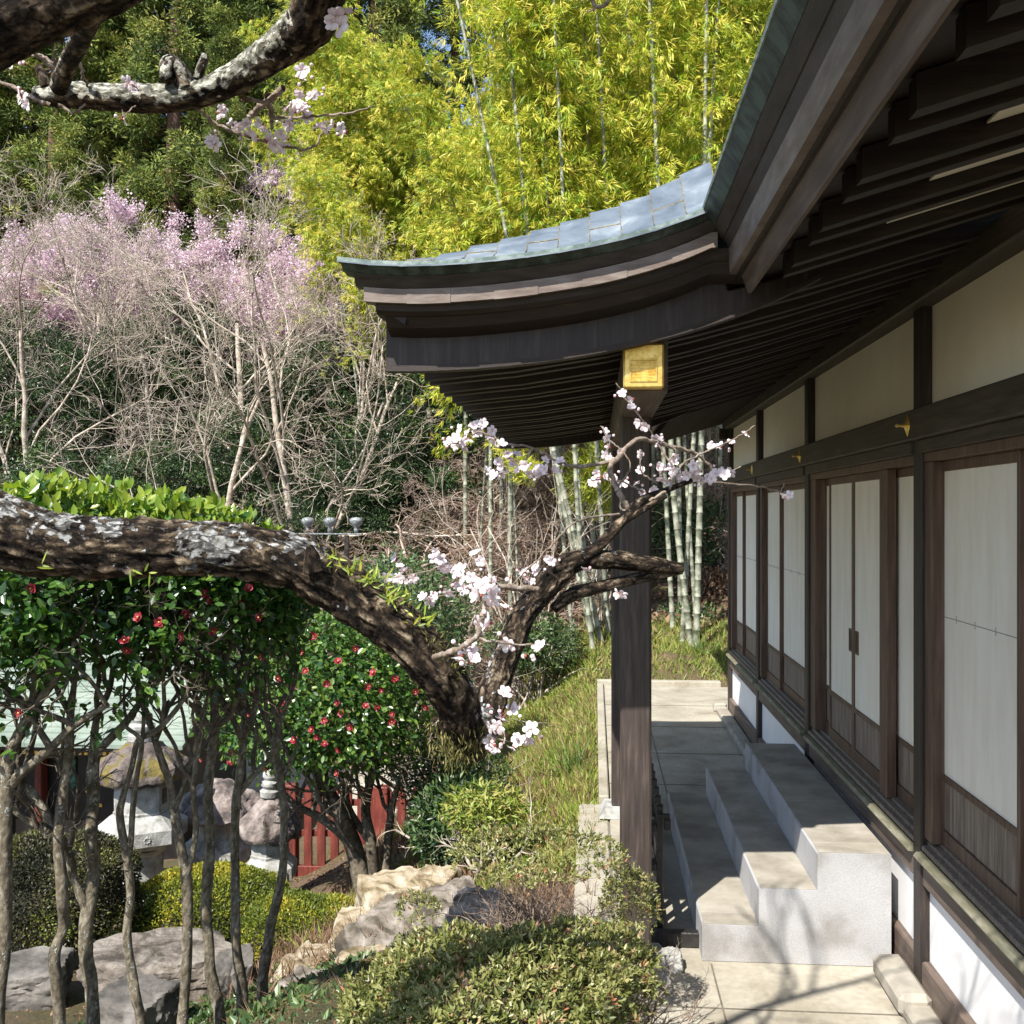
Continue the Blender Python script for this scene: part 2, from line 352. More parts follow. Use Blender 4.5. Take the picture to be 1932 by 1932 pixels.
M['lf_moss'] = leafmat('moss_tuft', [(0, (.05, .055, .012)), (.5, (.13, .13, .03)), (1, (.24, .21, .07))], .9, .2)
M['pinkb'] = leafmat('pink_blossom_haze', [(0, (.52, .34, .41)), (.5, (.70, .53, .61)), (1, (.84, .74, .80))], .7, .35)
M['petal'] = leafmat('blossom_petal', [(0, (.80, .66, .69)), (1, (.88, .82, .84))], .6, .3)
M['calyx'] = leafmat('blossom_calyx', [(0, (.24, .035, .030)), (1, (.42, .10, .075))], .6, .1)
M['stamen'] = leafmat('blossom_stamen', [(0, (.62, .40, .34)), (1, (.70, .58, .38))], .6, .2)
M['redfl'] = leafmat('camellia_petal', [(0, (.24, .012, .024)), (.6, (.40, .040, .065)), (1, (.60, .17, .22))], .5, .25)
M['yel'] = leafmat('camellia_stamen', [(0, (.6, .38, .06)), (1, (.75, .55, .15))], .6, .1)
M['lampw'] = pm('white_lamp_bowl', [(.3, (.16, .17, .18)), (.7, (.25, .27, .28))], 6, .4, .05)

def ground_mat():
    m, N, L, b = newmat('ground_soil')
    tc = N.new('ShaderNodeTexCoord')
    n = N.new('ShaderNodeTexNoise'); n.inputs['Scale'].default_value = 1.1; n.inputs['Detail'].default_value = 10; n.inputs['Roughness'].default_value = .7
    n2 = N.new('ShaderNodeTexNoise'); n2.inputs['Scale'].default_value = 48; n2.inputs['Detail'].default_value = 10; n2.inputs['Roughness'].default_value = .75
    L.new(tc.outputs['Object'], n.inputs[0]); L.new(tc.outputs['Object'], n2.inputs[0])
    r = ramp(N, [(.3, (.045, .048, .014)), (.44, (.085, .072, .026)), (.55, (.11, .075, .045)), (.75, (.17, .115, .075))]); L.new(n.outputs[0], r.inputs[0])
    r2 = ramp(N, [(.36, (.35, .33, .30)), (.5, (1, 1, 1)), (.64, (2.0, 1.8, 1.6))]); L.new(n2.outputs[0], r2.inputs[0])
    mx = N.new('ShaderNodeMixRGB'); mx.blend_type = 'MULTIPLY'; mx.inputs[0].default_value = 1
    L.new(r.outputs[0], mx.inputs[1]); L.new(r2.outputs[0], mx.inputs[2]); L.new(mx.outputs[0], b.inputs['Base Color'])
    b.inputs['Roughness'].default_value = .95
    bp = N.new('ShaderNodeBump'); bp.inputs['Strength'].default_value = .8; bp.inputs['Distance'].default_value = .03
    L.new(n2.outputs[0], bp.inputs['Height']); L.new(bp.outputs[0], b.inputs['Normal'])
    return m
M['ground'] = ground_mat()

def bark_mat(name, base, lichen_amt, lichen_cols, crack=.62):
    """fissured bark; attribute 'bk' is a vector (ring x, ring y, length) laid along the limb"""
    m, N, L, b = newmat(name)
    at = N.new('ShaderNodeAttribute'); at.attribute_name = 'bk'
    mp = N.new('ShaderNodeMapping'); mp.inputs['Scale'].default_value = (1, 1, .55); L.new(at.outputs['Vector'], mp.inputs[0])
    n = N.new('ShaderNodeTexNoise'); n.inputs['Scale'].default_value = 60; n.inputs['Detail'].default_value = 10; n.inputs['Roughness'].default_value = .7; n.inputs['Distortion'].default_value = .8
    L.new(mp.outputs[0], n.inputs[0])
    at2 = N.new('ShaderNodeAttribute'); at2.attribute_name = 'hgt'
    mh = N.new('ShaderNodeMath'); mh.operation = 'MULTIPLY_ADD'; mh.inputs[1].default_value = .55; L.new(n.outputs[0], mh.inputs[0])
    mh2 = N.new('ShaderNodeMath'); mh2.operation = 'MULTIPLY'; mh2.inputs[1].default_value = .45; L.new(at2.outputs['Fac'], mh2.inputs[0]); L.new(mh2.outputs[0], mh.inputs[2])
    r = ramp(N, base); L.new(mh.outputs[0], r.inputs[0])
    # lichen
    nl = N.new('ShaderNodeTexNoise'); nl.inputs['Scale'].default_value = 24; nl.inputs['Detail'].default_value = 5; L.new(at.outputs['Vector'], nl.inputs[0])
    nf = N.new('ShaderNodeTexNoise'); nf.inputs['Scale'].default_value = 95; nf.inputs['Detail'].default_value = 6; L.new(at.outputs['Vector'], nf.inputs[0])
    al = N.new('ShaderNodeAttribute'); al.attribute_name = 'lich'
    s1 = N.new('ShaderNodeMath'); s1.operation = 'MULTIPLY_ADD'; s1.inputs[1].default_value = 2.2; L.new(nf.outputs[0], s1.inputs[0])
    s0 = N.new('ShaderNodeMath'); s0.operation = 'MULTIPLY_ADD'; s0.inputs[1].default_value = 1.6; s0.inputs[2].default_value = -1.9; L.new(nl.outputs[0], s0.inputs[0]); L.new(s0.outputs[0], s1.inputs[2])
    s2 = N.new('ShaderNodeMath'); s2.operation = 'ADD'; L.new(s1.outputs[0], s2.inputs[0]); L.new(al.outputs['Fac'], s2.inputs[1])
    s3 = N.new('ShaderNodeMapRange'); s3.inputs[1].default_value = .50-lichen_amt; s3.inputs[2].default_value = .62-lichen_amt; L.new(s2.outputs[0], s3.inputs[0])
    lc = ramp(N, lichen_cols); L.new(nf.outputs[0], lc.inputs[0])
    mx = N.new('ShaderNodeMixRGB'); L.new(s3.outputs[0], mx.inputs[0]); L.new(r.outputs[0], mx.inputs[1]); L.new(lc.outputs[0], mx.inputs[2])
    mv = N.new('ShaderNodeMapping'); mv.inputs['Scale'].default_value = (1, 1, .42); L.new(at.outputs['Vector'], mv.inputs[0])
    wv_ = N.new('ShaderNodeMixRGB'); wv_.blend_type = 'ADD'; wv_.inputs[0].default_value = .03; L.new(mv.outputs[0], wv_.inputs[1]); L.new(n.outputs['Color'], wv_.inputs[2])
    vo = N.new('ShaderNodeTexVoronoi'); vo.feature = 'DISTANCE_TO_EDGE'; vo.inputs['Scale'].default_value = 62; L.new(wv_.outputs[0], vo.inputs[0])
    vr = ramp(N, [(0, (.10, .085, .07)), (.05, (.45, .42, .40)), (.14, (1, 1, 1))]); L.new(vo.outputs['Distance'], vr.inputs[0])
    mk_ = N.new('ShaderNodeMixRGB'); mk_.blend_type = 'MULTIPLY'; mk_.inputs[0].default_value = crack; L.new(mx.outputs[0], mk_.inputs[1]); L.new(vr.outputs[0], mk_.inputs[2])
    L.new(mk_.outputs[0], b.inputs['Base Color']); b.inputs['Roughness'].default_value = .95; b.inputs['Specular IOR Level'].default_value = .2
    bp = N.new('ShaderNodeBump'); bp.inputs['Strength'].default_value = 1.0; bp.inputs['Distance'].default_value = .010
    vm = N.new('ShaderNodeMapRange'); vm.inputs[2].default_value = .12; L.new(vo.outputs['Distance'], vm.inputs[0])
    vm.inputs[4].default_value = crack*1.2
    ad0 = N.new('ShaderNodeMath'); ad0.operation = 'ADD'; L.new(n.outputs[0], ad0.inputs[0]); L.new(vm.outputs[0], ad0.inputs[1])
    ad = N.new('ShaderNodeMath'); ad.operation = 'MULTIPLY_ADD'; ad.inputs[1].default_value = .4; L.new(s3.outputs[0], ad.inputs[0]); L.new(ad0.outputs[0], ad.inputs[2])
    L.new(ad.outputs[0], bp.inputs['Height']); L.new(bp.outputs[0], b.inputs['Normal'])
    return m
BROWN = [(.33, (.012, .008, .006)), (.42, (.050, .035, .023)), (.50, (.125, .092, .060)), (.60, (.26, .205, .14)), (.7, (.34, .28, .20))]
M['plum'] = bark_mat('plum_bark', BROWN, .02, [(.35, (.12, .12, .105)), (.5, (.25, .25, .235)), (.62, (.42, .42, .41))])
M['plum_l'] = bark_mat('lichened_plum_bark', BROWN, .05, [(.36, (.16, .16, .11)), (.48, (.34, .335, .27)), (.58, (.56, .55, .47))], crack=.35)
M['plum_d'] = bark_mat('bare_plum_bark', BROWN, -.2, [(.3, (.30, .30, .27)), (.7, (.58, .57, .52))])  # same brown bark with hardly any lichen
# ================================================================ SETTING: ground, walkway
def build_ground():
    xs = np.concatenate([np.linspace(-70, -12, 50), np.linspace(-11.7, 4, 190), np.linspace(4.5, 70, 50)])
    ys = np.concatenate([np.linspace(-8, 1.8, 20), np.linspace(2, 20, 240), np.linspace(20.5, 120, 130)])
    X, Y = np.meshgrid(xs, ys)
    Z = T(X, Y)
    zz = np.array([mn.fractal(Vector((x*1.3, y*1.3, 0)), 1, 2, 4) for x, y in zip(X.ravel(), Y.ravel())]).reshape(X.shape)
    slab = (X > -.05) & (Y > 2.1) & (Y < 14.8)
    Z = Z+np.where(slab, 0, zz*.05*np.clip(np.abs(Y)/8, .5, 6))
    nx, ny = len(xs), len(ys)
    V = np.stack([X, Y, Z], -1).reshape(-1, 3)
    i = np.arange(nx-1); j = np.arange(ny-1); I, J = np.meshgrid(i, j)
    a = (J*nx+I).ravel(); F = np.stack([a, a+1, a+1+nx, a+nx], 1)
    o = link('ground', fast_mesh('ground', V, F, M['ground'], smooth=True)); o['kind'] = 'structure'
build_ground()
b = MB(); b.box(.12, 5.2, 2.6, 14.45, -.35, 0, .008); b.box(.035, .12, 8.65, 14.45, -.6, .04, .01)
o = b.build('walkway', M['walk']); o['kind'] = 'structure'
b = MB()   # slab joints, 4 mm proud dark mastic lines
for y in (3.55, 5.05, 9.2, 10.4, 11.7, 13.0): b.box(.125, 1.5, y, y+.008, .001, .004)
for y0, y1 in ((2.62, 5.55), (8.3, 14.4)): b.box(.615, .623, y0, y1, .001, .0045)
b.box(.615, .623, 2.62, 14.4, .0012, .0042) if False else None
o = b.build('slab_joints', M['joint']); o['kind'] = 'structure'
b = MB(); b.box(.035, 1.75, 14.452, 14.6, -.3, .07, .01); o = b.build('walkway_kerb', M['walk']); o['kind'] = 'structure'
b = MB(); b.box(-.13, .119, 4.9, 8.6, -1.2, -.012, .02)
o = b.build('terrace_ledge', M['walk']); o['kind'] = 'structure'
b = MB(); b.box(-6.5, -.6, 16.3, 19.5, -2.8, -2.08); o = b.build('gravel_path', pm('pale_gravel', [(.3, (.36, .32, .26)), (.7, (.55, .51, .44))], 60, .95, .5, 120)); o['kind'] = 'structure'

# ================================================================ TEMPLE HALL
HALL = empty('temple_hall', (2.6, 7.5, 0), 'long dark timber hall with white paper sliding doors and a copper porch roof', 'hall')
def part(b, name, mat, parent=HALL, smooth=False): return b.build(name, mat, parent, smooth)
WX = 1.64
py = dict(n1=YX(1734, 1.6), f1=YX(1720, 1.6))
post_px = [(1731, 1.6), (1521.5, 1.6), (1428.5, 1.6), (1374.5, 1.6)]
PY = [YX(p, x) for p, x in post_px]          # centre-ish y of wall posts
PY = [2.35]+PY
PWY = .125
for y in PY:
    b = MB(); b.box(1.597, 1.74, y-PWY/2, y+PWY/2, .02, 3.47, .008); part(b, 'post', M['wood'])
# body walls behind (closed box so the hall is solid)
b = MB(); b.box(1.76, 5.2, 2.3, PY[-1]-.05, .03, 3.6); part(b, 'core_wall', M['plaster'])
bays = [(PY[i]+PWY/2, PY[i+1]-PWY/2) for i in range(len(PY)-1)]
for (a, c) in [(1.2, PY[0]-PWY/2)]+bays:
    b = MB(); b.box(1.652, 1.76, a, c, 2.90, 3.45); part(b, 'upper_wall', M['plaster'])
    b = MB(); b.box(1.640, 1.74, a, c, .20, .60); part(b, 'lower_wall', M['white'])
    b = MB(); b.box(1.605, 1.74, a, c, .575, .70, .006); part(b, 'lower_beam', M['lit_wood'])
    b = MB(); b.box(1.600, 1.74, a, c, .04, .205, .008); part(b, 'foot_beam', M['lit_wood'])
    b = MB()
    xs = np.array([1.572, 1.560, 1.572, 1.600]); zs = [.702, .722, .742, .75]
    V = []
    for y in (a, c):
        for x, z in [(1.60, .702), (1.572, .705), (1.560, .722), (1.572, .740), (1.60, .745)]: V.append((x, y, z))
    b.add(V, [(i, i+1, i+6, i+5) for i in range(4)]+[(4, 0, 5, 9), (4, 3, 2, 1, 0), (5, 6, 7, 8, 9)]); part(b, 'sill_rail', M['rail'], smooth=False)
    b = MB(); b.box(1.600, 1.74, a, c, .748, .775, .004); b.box(1.628, 1.74, a, c, .775, .795, .003); b.box(1.665, 1.74, a, c, .795, .81); part(b, 'sill', M['grey_wood'])
    b = MB(); b.box(1.585, 1.74, a, c, 2.70, 2.765, .004); part(b, 'lintel', M['woodh'])
    b = MB(); b.box(1.612, 1.74, a, c, 2.655, 2.70, .003); part(b, 'head_track', M['red_wood'])
# long horizontals, proud of the posts
b = MB(); b.box(1.552, 1.70, 1.2, PY[-1]+.10, 2.765, 2.915, .008); part(b, 'tie_beam', M['woodh'])
b = MB(); b.box(1.545, 1.73, 1.2, PY[-1]+.16, 3.42, 3.545, .01); part(b, 'wall_plate', M['woodh'])
b = MB(); b.box(1.548, 1.60, PY[-1]+.06, PY[-1]+.066, .02, 3.4); 
# end wall
b = MB(); b.box(1.70, 5.2, PY[-1]-.05, PY[-1]+.02, .03, 3.45); part(b, 'end_wall', M['plaster'])
b = MB(); b.box(1.5, 2.6, PY[-1]+.03, PY[-1]+.12, 3.30, 3.43, .006); part(b, 'end_beam', M['woodh'])
# gold nail covers
for y in PY[1:4]:
    b = MB(); x = 1.552; zc = 2.84; q_ = .80
    n = 8; V = [(x-.020, y, zc)]
    for k in range(16):
        t = 2*math.pi*k/16; r = 1+.16*math.cos(4*t)
        V.append((x-.003-.010*0, y+.033*r*math.cos(t), zc+.044*r*math.sin(t)))
    V2 = [(x, v[1]*1+(v[1]-y)*.04, v[2]+(v[2]-zc)*.04) for v in V[1:]]
    b.add(V+V2, [(0, 1+k, 1+(k+1) % 16) for k in range(16)]+[(1+k, 17+k, 17+(k+1) % 16, 1+(k+1) % 16) for k in range(16)])
    b.tube([(x-.012, y, zc), (x-.034, y, zc), (x-.052, y, zc), (x-.060, y, zc)], [.010, .007, .010, .005], 10)
    part(b, 'nail_cover', M['gold'])
# sliding doors
def door(y0, y1, x, handle=None, low=.81, top=2.655, bottom=1.14, st=.028, line=True, thick=0):
    """one sliding panel between y0 (near) and y1 (far); front plane x"""
    b = MB(); t = .03
    b.box(x, x+t, y0, y0+st, low, top, .003); b.box(x, x+t, y1-st, y1, low, top, .003)
    b.box(x+.001, x+t, y0+st, y1-st, top-.05, top, .003); b.box(x+.001, x+t, y0+st, y1-st, low, low+.075, .003)
    b.box(x+.001, x+t, y0+st, y1-st, bottom-.022, bottom+.012, .003)
    fr = part(b, 'sliding_door', M['red_wood'])
    b = MB(); b.box(x+.010, x+.022, y0+st, y1-st, bottom+.012, top-.05)
    pp = b.build('paper_screen', M['paper'], fr)
    b = MB(); n = max(3, int(round((y1-y0)/.17))); ys = np.linspace(y0+st, y1-st, n+1)
    for i in range(n): b.box(x+.011+.001*(i % 2), x+.024, ys[i]+.0006, ys[i+1]-.0006, low+.075, bottom-.022, .002)
    b.build('board_panel', M['grey_wood'], fr)
    if line:
        b = MB(); b.box(x+.0085, x+.011, y0+st, y1-st, 1.905, 1.909)
        for k in range(1, 4):
            yy = y0+st+(y1-y0-2*st)*k/4; b.box(x+.008, x+.011, yy-.002, yy+.002, 1.89, 1.925)
        b.build('paper_seam', pm('seam_line', [(.3, (.25, .22, .19)), (.7, (.36, .33, .29))], 30, .9) if 'seam' not in M else M['seam'], fr)
    if handle is not None:
        b = MB(); b.box(x+.004, x+.0125, handle-.035, handle+.035, 1.50, 1.65, .002); b.build('handle', M['red_wood'], fr)
        b = MB(); b.box(x+.0025, x+.0045, handle-.022, handle+.022, 1.515, 1.635); b.build('handle_dark_plate', M['wood'], fr)  # flat dark plate on the handle stands in for the shade of its cutout
    return fr
M['seam'] = pm('seam_line', [(.3, (.25, .22, .19)), (.7, (.36, .33, .29))], 30, .9)
Yp = lambda p, x=1.67: YX(p, x)
# bay nearest the camera (and the one beyond the frame)
b = MB(); b.box(1.615, 1.70, Yp(1768, 1.64), PY[1]-PWY/2, .81, 2.655, .004); part(b, 'door_jamb', M['red_wood'])
door(Yp(1926), Yp(1767), 1.665); door(Yp(1926)-.96, Yp(1926)+.02, 1.690); door(2.42, Yp(1926)-.95, 1.665)
b = MB(); b.box(1.63, 1.70, Yp(1690, 1.63)+.0, Yp(1679, 1.63)+.0, .79, .80); 
# four panel bay
b = MB(); b.box(1.615, 1.70, PY[2]-PWY/2-.17, PY[2]-PWY/2, .81, 2.655, .004); part(b, 'door_jamb', M['red_wood'])
ya, yb_, yc, yd, ye = PY[1]+PWY/2, Yp(1670), Yp(1610), Yp(1565.5), Yp(1537)
door(ya, yb_+.02, 1.695, line=False)
b = MB(); b.box(1.635, 1.69, Yp(1678, 1.65), Yp(1664, 1.65), .80, 2.655, .004); part(b, 'centre_stop', M['red_wood'])
door(yb_, yc, 1.665, handle=yc-.085, line=False); door(yc, yd, 1.665, handle=yc+.085, line=False); door(yd-.01, ye, 1.690, line=False)
# two far bays
for i, pm_ in ((3, 1472), (4, 1401.8)):
    a, c = PY[i-1]+PWY/2, PY[i]-PWY/2
    b = MB(); b.box(1.615, 1.70, c-(.10 if i == 3 else .12), c, .81, 2.655, .004); part(b, 'door_jamb', M['red_wood'])
    m = Yp(pm_); door(a, m+.015, 1.690); door(m-.015, c-.1, 1.665)
# kerb of the wall foot
b = MB(); b.box(1.46, 1.598, 2.2, 5.30, .0, .075, .02); b.box(1.44, 1.598, 5.0, 5.5, .0, .12, .03); part(b, 'foot_kerb', M['concrete'])
b = MB(); b.box(1.46, 1.598, 8.35, PY[-1]+.1, .0, .075, .02); b.box(1.44, 1.598, PY[-1]+.1, PY[-1]+.25, 0, .11, .02); part(b, 'foot_kerb', M['concrete'])

# ---- porch posts, beam with gold cap
PX0, PX1 = .134, .296
for k, (y0, y1, zt) in enumerate(((5.40, 5.56, 2.925), (8.22, 8.38, 2.925))):
    b = MB(); b.box(PX0, PX1, y0, y1, .07, zt, .012); part(b, 'porch_post', M['postw'])
b = MB(); b.box(.127, .303, 4.30, 9.3, 2.905, 3.19, .006); part(b, 'porch_beam', M['lit_wood'])
YG = 4.238
gx0, gz0 = XZ(1176, 733, YG); gx1, gz1 = XZ(1253, 733, YG)
b = MB(); b.box(gx0, gx1, YG, YG+.062, gz0, gz0+.185, .008); cap = part(b, 'gold_beam_cap', M['gold'])
b = MB(); x0, z0 = XZ(1188, 721, YG); x1, z1 = XZ(1240, 677, YG); w_ = .006
for (a1, a2, c1, c2) in ((x0, x1, z0, z0+w_), (x0, x1, z1-w_, z1), (x0, x0+w_, z0+w_, z1-w_), (x1-w_, x1, z0+w_, z1-w_)):
    b.box(a1, a2, YG-.005, YG+.001, c1, c2, .0015)
b.build('relief_frame', M['gold'], cap)
b = MB(); nx = 17; nz = 14     # small raised diamonds
for i in range(nx):
    for j in range(nz):
        cx = x0+w_+(x1-x0-2*w_)*(i+.5+.5*(j % 2)*.9)/(nx+.5); cz = z0+w_+(z1-z0-2*w_)*(j+.5)/nz; h = .0028; q = .0036
        b.add([(cx-q, YG+.0005, cz), (cx, YG+.0005, cz-h*.8), (cx+q, YG+.0005, cz), (cx, YG+.0005, cz+h*.8), (cx, YG-.0035, cz)], [(0, 1, 4), (1, 2, 4), (2, 3, 4), (3, 0, 4)])
b.build('relief_lattice', M['gold'], cap)
b = MB()
for (y0, y1) in ((5.34, 5.62), (8.16, 8.44)):
    V = [(PX0-.10, y0-.04, -.02), (PX1+.10, y0-.04, -.02), (PX1+.10, y1+.04, -.02), (PX0-.10, y1+.04, -.02), (PX0-.05, y0, .075), (PX1+.05, y0, .075), (PX1+.05, y1, .075), (PX0-.05, y1, .075)]
    V[0:4] = [(v[0], v[1], .002) for v in V[0:4]]
    bb = MB(); bb.add(V, [(0, 3, 2, 1), (4, 5, 6, 7), (0, 1, 5, 4), (1, 2, 6, 5), (2, 3, 7, 6), (3, 0, 4, 7)]); part(bb, 'post_plinth', M['stone_w'])

# ---- rafters and soffit
def raft_z(x):      # underside of the rafters above x
    return np.interp(x, [-.80, -.4, 0, .69, 1.6, 2.2], [3.02, 3.055, 3.11, 3.268, 3.535, 3.70])
def rafter(y, x0, x1=1.75, wy=.058, h=.080):
    xs = np.linspace(x0, x1, 7); z = raft_z(xs)
    b = MB(); b.slab(xs, z+h, z, y-wy/2, y+wy/2); return b
protoA = None
ymain = []
for k in range(-1, 4): ymain += [2.30-.46*k*0+(-.0)+(.455*k), 2.46+.455*k]
ymain = sorted([y for y in ymain if y < 3.87])
for y in [1.39, 1.55]+ymain:
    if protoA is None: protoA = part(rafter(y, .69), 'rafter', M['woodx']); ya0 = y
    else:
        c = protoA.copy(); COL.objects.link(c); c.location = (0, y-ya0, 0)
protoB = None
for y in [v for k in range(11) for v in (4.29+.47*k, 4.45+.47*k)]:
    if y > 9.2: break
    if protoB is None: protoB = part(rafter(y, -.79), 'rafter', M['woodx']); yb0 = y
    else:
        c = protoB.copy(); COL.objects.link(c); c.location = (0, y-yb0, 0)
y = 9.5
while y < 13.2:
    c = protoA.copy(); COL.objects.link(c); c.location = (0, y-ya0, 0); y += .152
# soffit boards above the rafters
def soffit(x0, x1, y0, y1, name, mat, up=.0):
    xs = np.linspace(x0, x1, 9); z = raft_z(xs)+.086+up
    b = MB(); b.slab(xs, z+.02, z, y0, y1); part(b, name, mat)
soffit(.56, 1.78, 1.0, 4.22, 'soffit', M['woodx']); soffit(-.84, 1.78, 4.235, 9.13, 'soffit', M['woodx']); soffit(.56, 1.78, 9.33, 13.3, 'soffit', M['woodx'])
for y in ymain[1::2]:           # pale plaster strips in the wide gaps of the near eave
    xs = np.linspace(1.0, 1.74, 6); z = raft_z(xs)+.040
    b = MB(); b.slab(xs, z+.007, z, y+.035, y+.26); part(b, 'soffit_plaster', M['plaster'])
# ---- eave stack profile (offset outwards q, height relative to the top edge)
STACK = [('eave_edge', -.010, .10, 0.0, -.012, 'verdiedge'), ('copper_band', .0, .10, -.012, -.082, 'verdigris'), ('dark_band', .022, .12, -.085, -.143, 'bandd'),
         ('lit_band', .018, .14, -.146, -.207, 'bandr'), ('lower_moulding', .095, .19, -.205, -.292, 'woodx')]
# bargeboard curve of the porch gable (pixels of the photograph turned into the plane of the gable)
EDGE = [(637, 486), (702, 492.5), (782, 495), (846, 492.5), (960, 483), (1082, 464), (1200, 439), (1261, 420), (1329, 393)]
YE = 3.93
E = np.array([XZ(a, c, YE) for a, c in EDGE])
def eu(x): return np.interp(x, E[:, 0], E[:, 1])
from math import pi
xs_all = np.linspace(E[0, 0], .45, 40)
eu_s = np.polyfit(E[:, 0], E[:, 1], 4)
zt = np.polyval(eu_s, xs_all)
def strip(name, y0, y1, d0, d1, mat, xa, xb, slope_b=0, jointed=0):
    xs = np.linspace(xa, xb, 40); z = np.polyval(eu_s, np.clip(xs, E[0, 0], .45))
    b = MB(); b.slab(xs, z+d0, z+d1+slope_b*(xs-xa), y0, y1)
    return part(b, name, mat)
XL = E[0, 0]
def band(b, xs, sec):
    """sec: list of (dy, dz) corners relative to the edge curve, swept along xs"""
    z = np.polyval(eu_s, np.clip(xs, XL, .45)); k = len(sec); V = [(x, yy+sgn*q[0], zz0+q[1]) for x, zz0 in zip(xs, z) for q in sec]; F = []
    for i in range(len(xs)-1):
        for j in range(k):
            f_ = (i*k+j, i*k+(j+1) % k, (i+1)*k+(j+1) % k, (i+1)*k+j); F.append(f_)
    F += [tuple(range(k)), tuple((len(xs)-1)*k+j for j in range(k))[::-1]]
    b.add(V, F); return b
for yy, sgn in ((YE, 1), (9.42, -1)):
    def mk(nm, mt, xa, xb, sec, n=44): part(band(MB(), np.linspace(xa, xb, n), sec), nm, M[mt])
    mk('eave_edge', 'verdiedge', XL, .43, [(-.010, .002), (-.008, -.011), (.13, -.011), (.13, .002)])
    mk('copper_band', 'verdigris', XL+.012, .44, [(.0, -.0115), (.036, -.043), (.13, -.043), (.13, -.0115)])
    mk('dark_band', 'bandd', XL+.055, .46, [(.033, -.0435), (.069, -.088), (.13, -.088), (.13, -.0435)])
    n = 8; ed = np.linspace(XL+.088, .47, n+1)
    b = MB()
    for k in range(n):
        e = .0025*(k % 2); band(b, np.linspace(ed[k], ed[k+1], 8), [(.066-e, -.0885), (.067-e, -.144-e), (.14, -.144), (.14, -.0885)])
    part(b, 'lit_band', M['bandr'])
    mk('lower_moulding', 'woodx', XL+.13, .60, [(.095, -.1445), (.10, -.170), (.125, -.185), (.245, -.185), (.245, -.1445)])
    mk('lower_moulding', 'woodx', XL+.16, .66, [(.135, -.1855), (.165, -.225), (.246, -.250), (.246, -.1855)])
# bargeboard
BB = [XZ(*p, 4.18) for p in ((729, 690), (835, 688), (949, 681), (1060, 668), (1139, 653), (1255, 628), (1342, 602), (1440, 566), (1537, 520))]
pb_ = np.polyfit(np.array(BB)[:, 0], np.array(BB)[:, 1], 4)
for (y0, y1, s_) in ((4.178, 4.228, 1), (9.14, 9.19, 0)):
    xs = np.linspace(BB[0][0], .90, 44); zb_ = np.polyval(pb_, xs); zt_ = np.where(xs < .45, np.polyval(eu_s, np.clip(xs, XL, .45))-.215, 3.40); zt_ = np.minimum(np.maximum.accumulate(zt_), np.where(xs > .5, raft_z(xs)+.06, 9)); zt_ = np.maximum(zt_, zb_+.05)
    b = MB(); b.slab(xs, zt_, zb_, y0, y1); part(b, 'bargeboard', M['wood'])
    b = MB(); b.slab(xs, zb_-.0005, zb_-.024, y0-.010, y1+.006); part(b, 'bargeboard_lip', M['woodx'])
# ---- copper porch roof with the rolled verge
xs = np.linspace(XL, .52, 14); 
def lift(x): return np.interp(x, [-.98, -.7, -.57, -.33, -.08, .28, .42, .55], [.03, .085, .125, .165, .205, .25, .285, .30])
def roofz(x, y):
    t = sm(YE-.01, YE+.42, y)**.8; t2 = sm(9.43, 9.0, y) if False else (1-sm(9.0, 9.43, y))
    return np.polyval(eu_s, np.clip(x, XL, .45))+lift(x)*np.minimum(t, t2)
b = MB(); b2 = MB()
ncol = 12; cx = np.linspace(XL, .47, ncol+1)
for k in range(ncol):
    x0, x1 = cx[k], cx[k+1]
    rows = [YE-.008, YE+.42, 9.0, 9.43] if k % 2 else [YE-.008, YE+.14, YE+.42, 9.0, 9.43]
    for r in range(len(rows)-1):
        y0, y1 = rows[r], rows[r+1]; ny_ = 6
        ys = np.linspace(y0, y1, ny_); up0 = .012; 
        V = []
        for yv in ys:
            e = .005*(1-(yv-y0)/(y1-y0)) if r else .0
            V.append((x0, yv, float(roofz(x0, yv))+.017*min(1, .15+(yv-YE)*4)+e)); V.append((x1, yv, float(roofz(x1, yv))+.003+e))
        F = [(2*i, 2*i+1, 2*i+3, 2*i+2) for i in range(ny_-1)]
        n0 = len(V); V += [(v[0], v[1], v[2]-.02) for v in V]
        F += [(2*i+1, n0+2*i+1, n0+2*i+3, 2*i+3) for i in range(ny_-1)]+[(2*i, 2*i+2, n0+2*i+2, n0+2*i) for i in range(ny_-1)]+[(0, n0, n0+1, 1)]
        b.add(V, F, rnd=random.random())
    ys = np.linspace(YE-.008, YE+.42, 8)
    b2.tube([(x1-.001, yv, float(roofz(x1, yv))+.006+.008*min(1, (yv-YE)*4)) for yv in ys], .0020, 5)
    if k % 2 == 0: b2.tube([(x, YE+.14, float(roofz(x, YE+.14))+.014-.009*(x-x0)/(x1-x0)) for x in np.linspace(x0, x1, 4)], .0018, 5)
part(b, 'copper_roof', M['copper']); part(b2, 'roof_seam', M['gold_dark'])
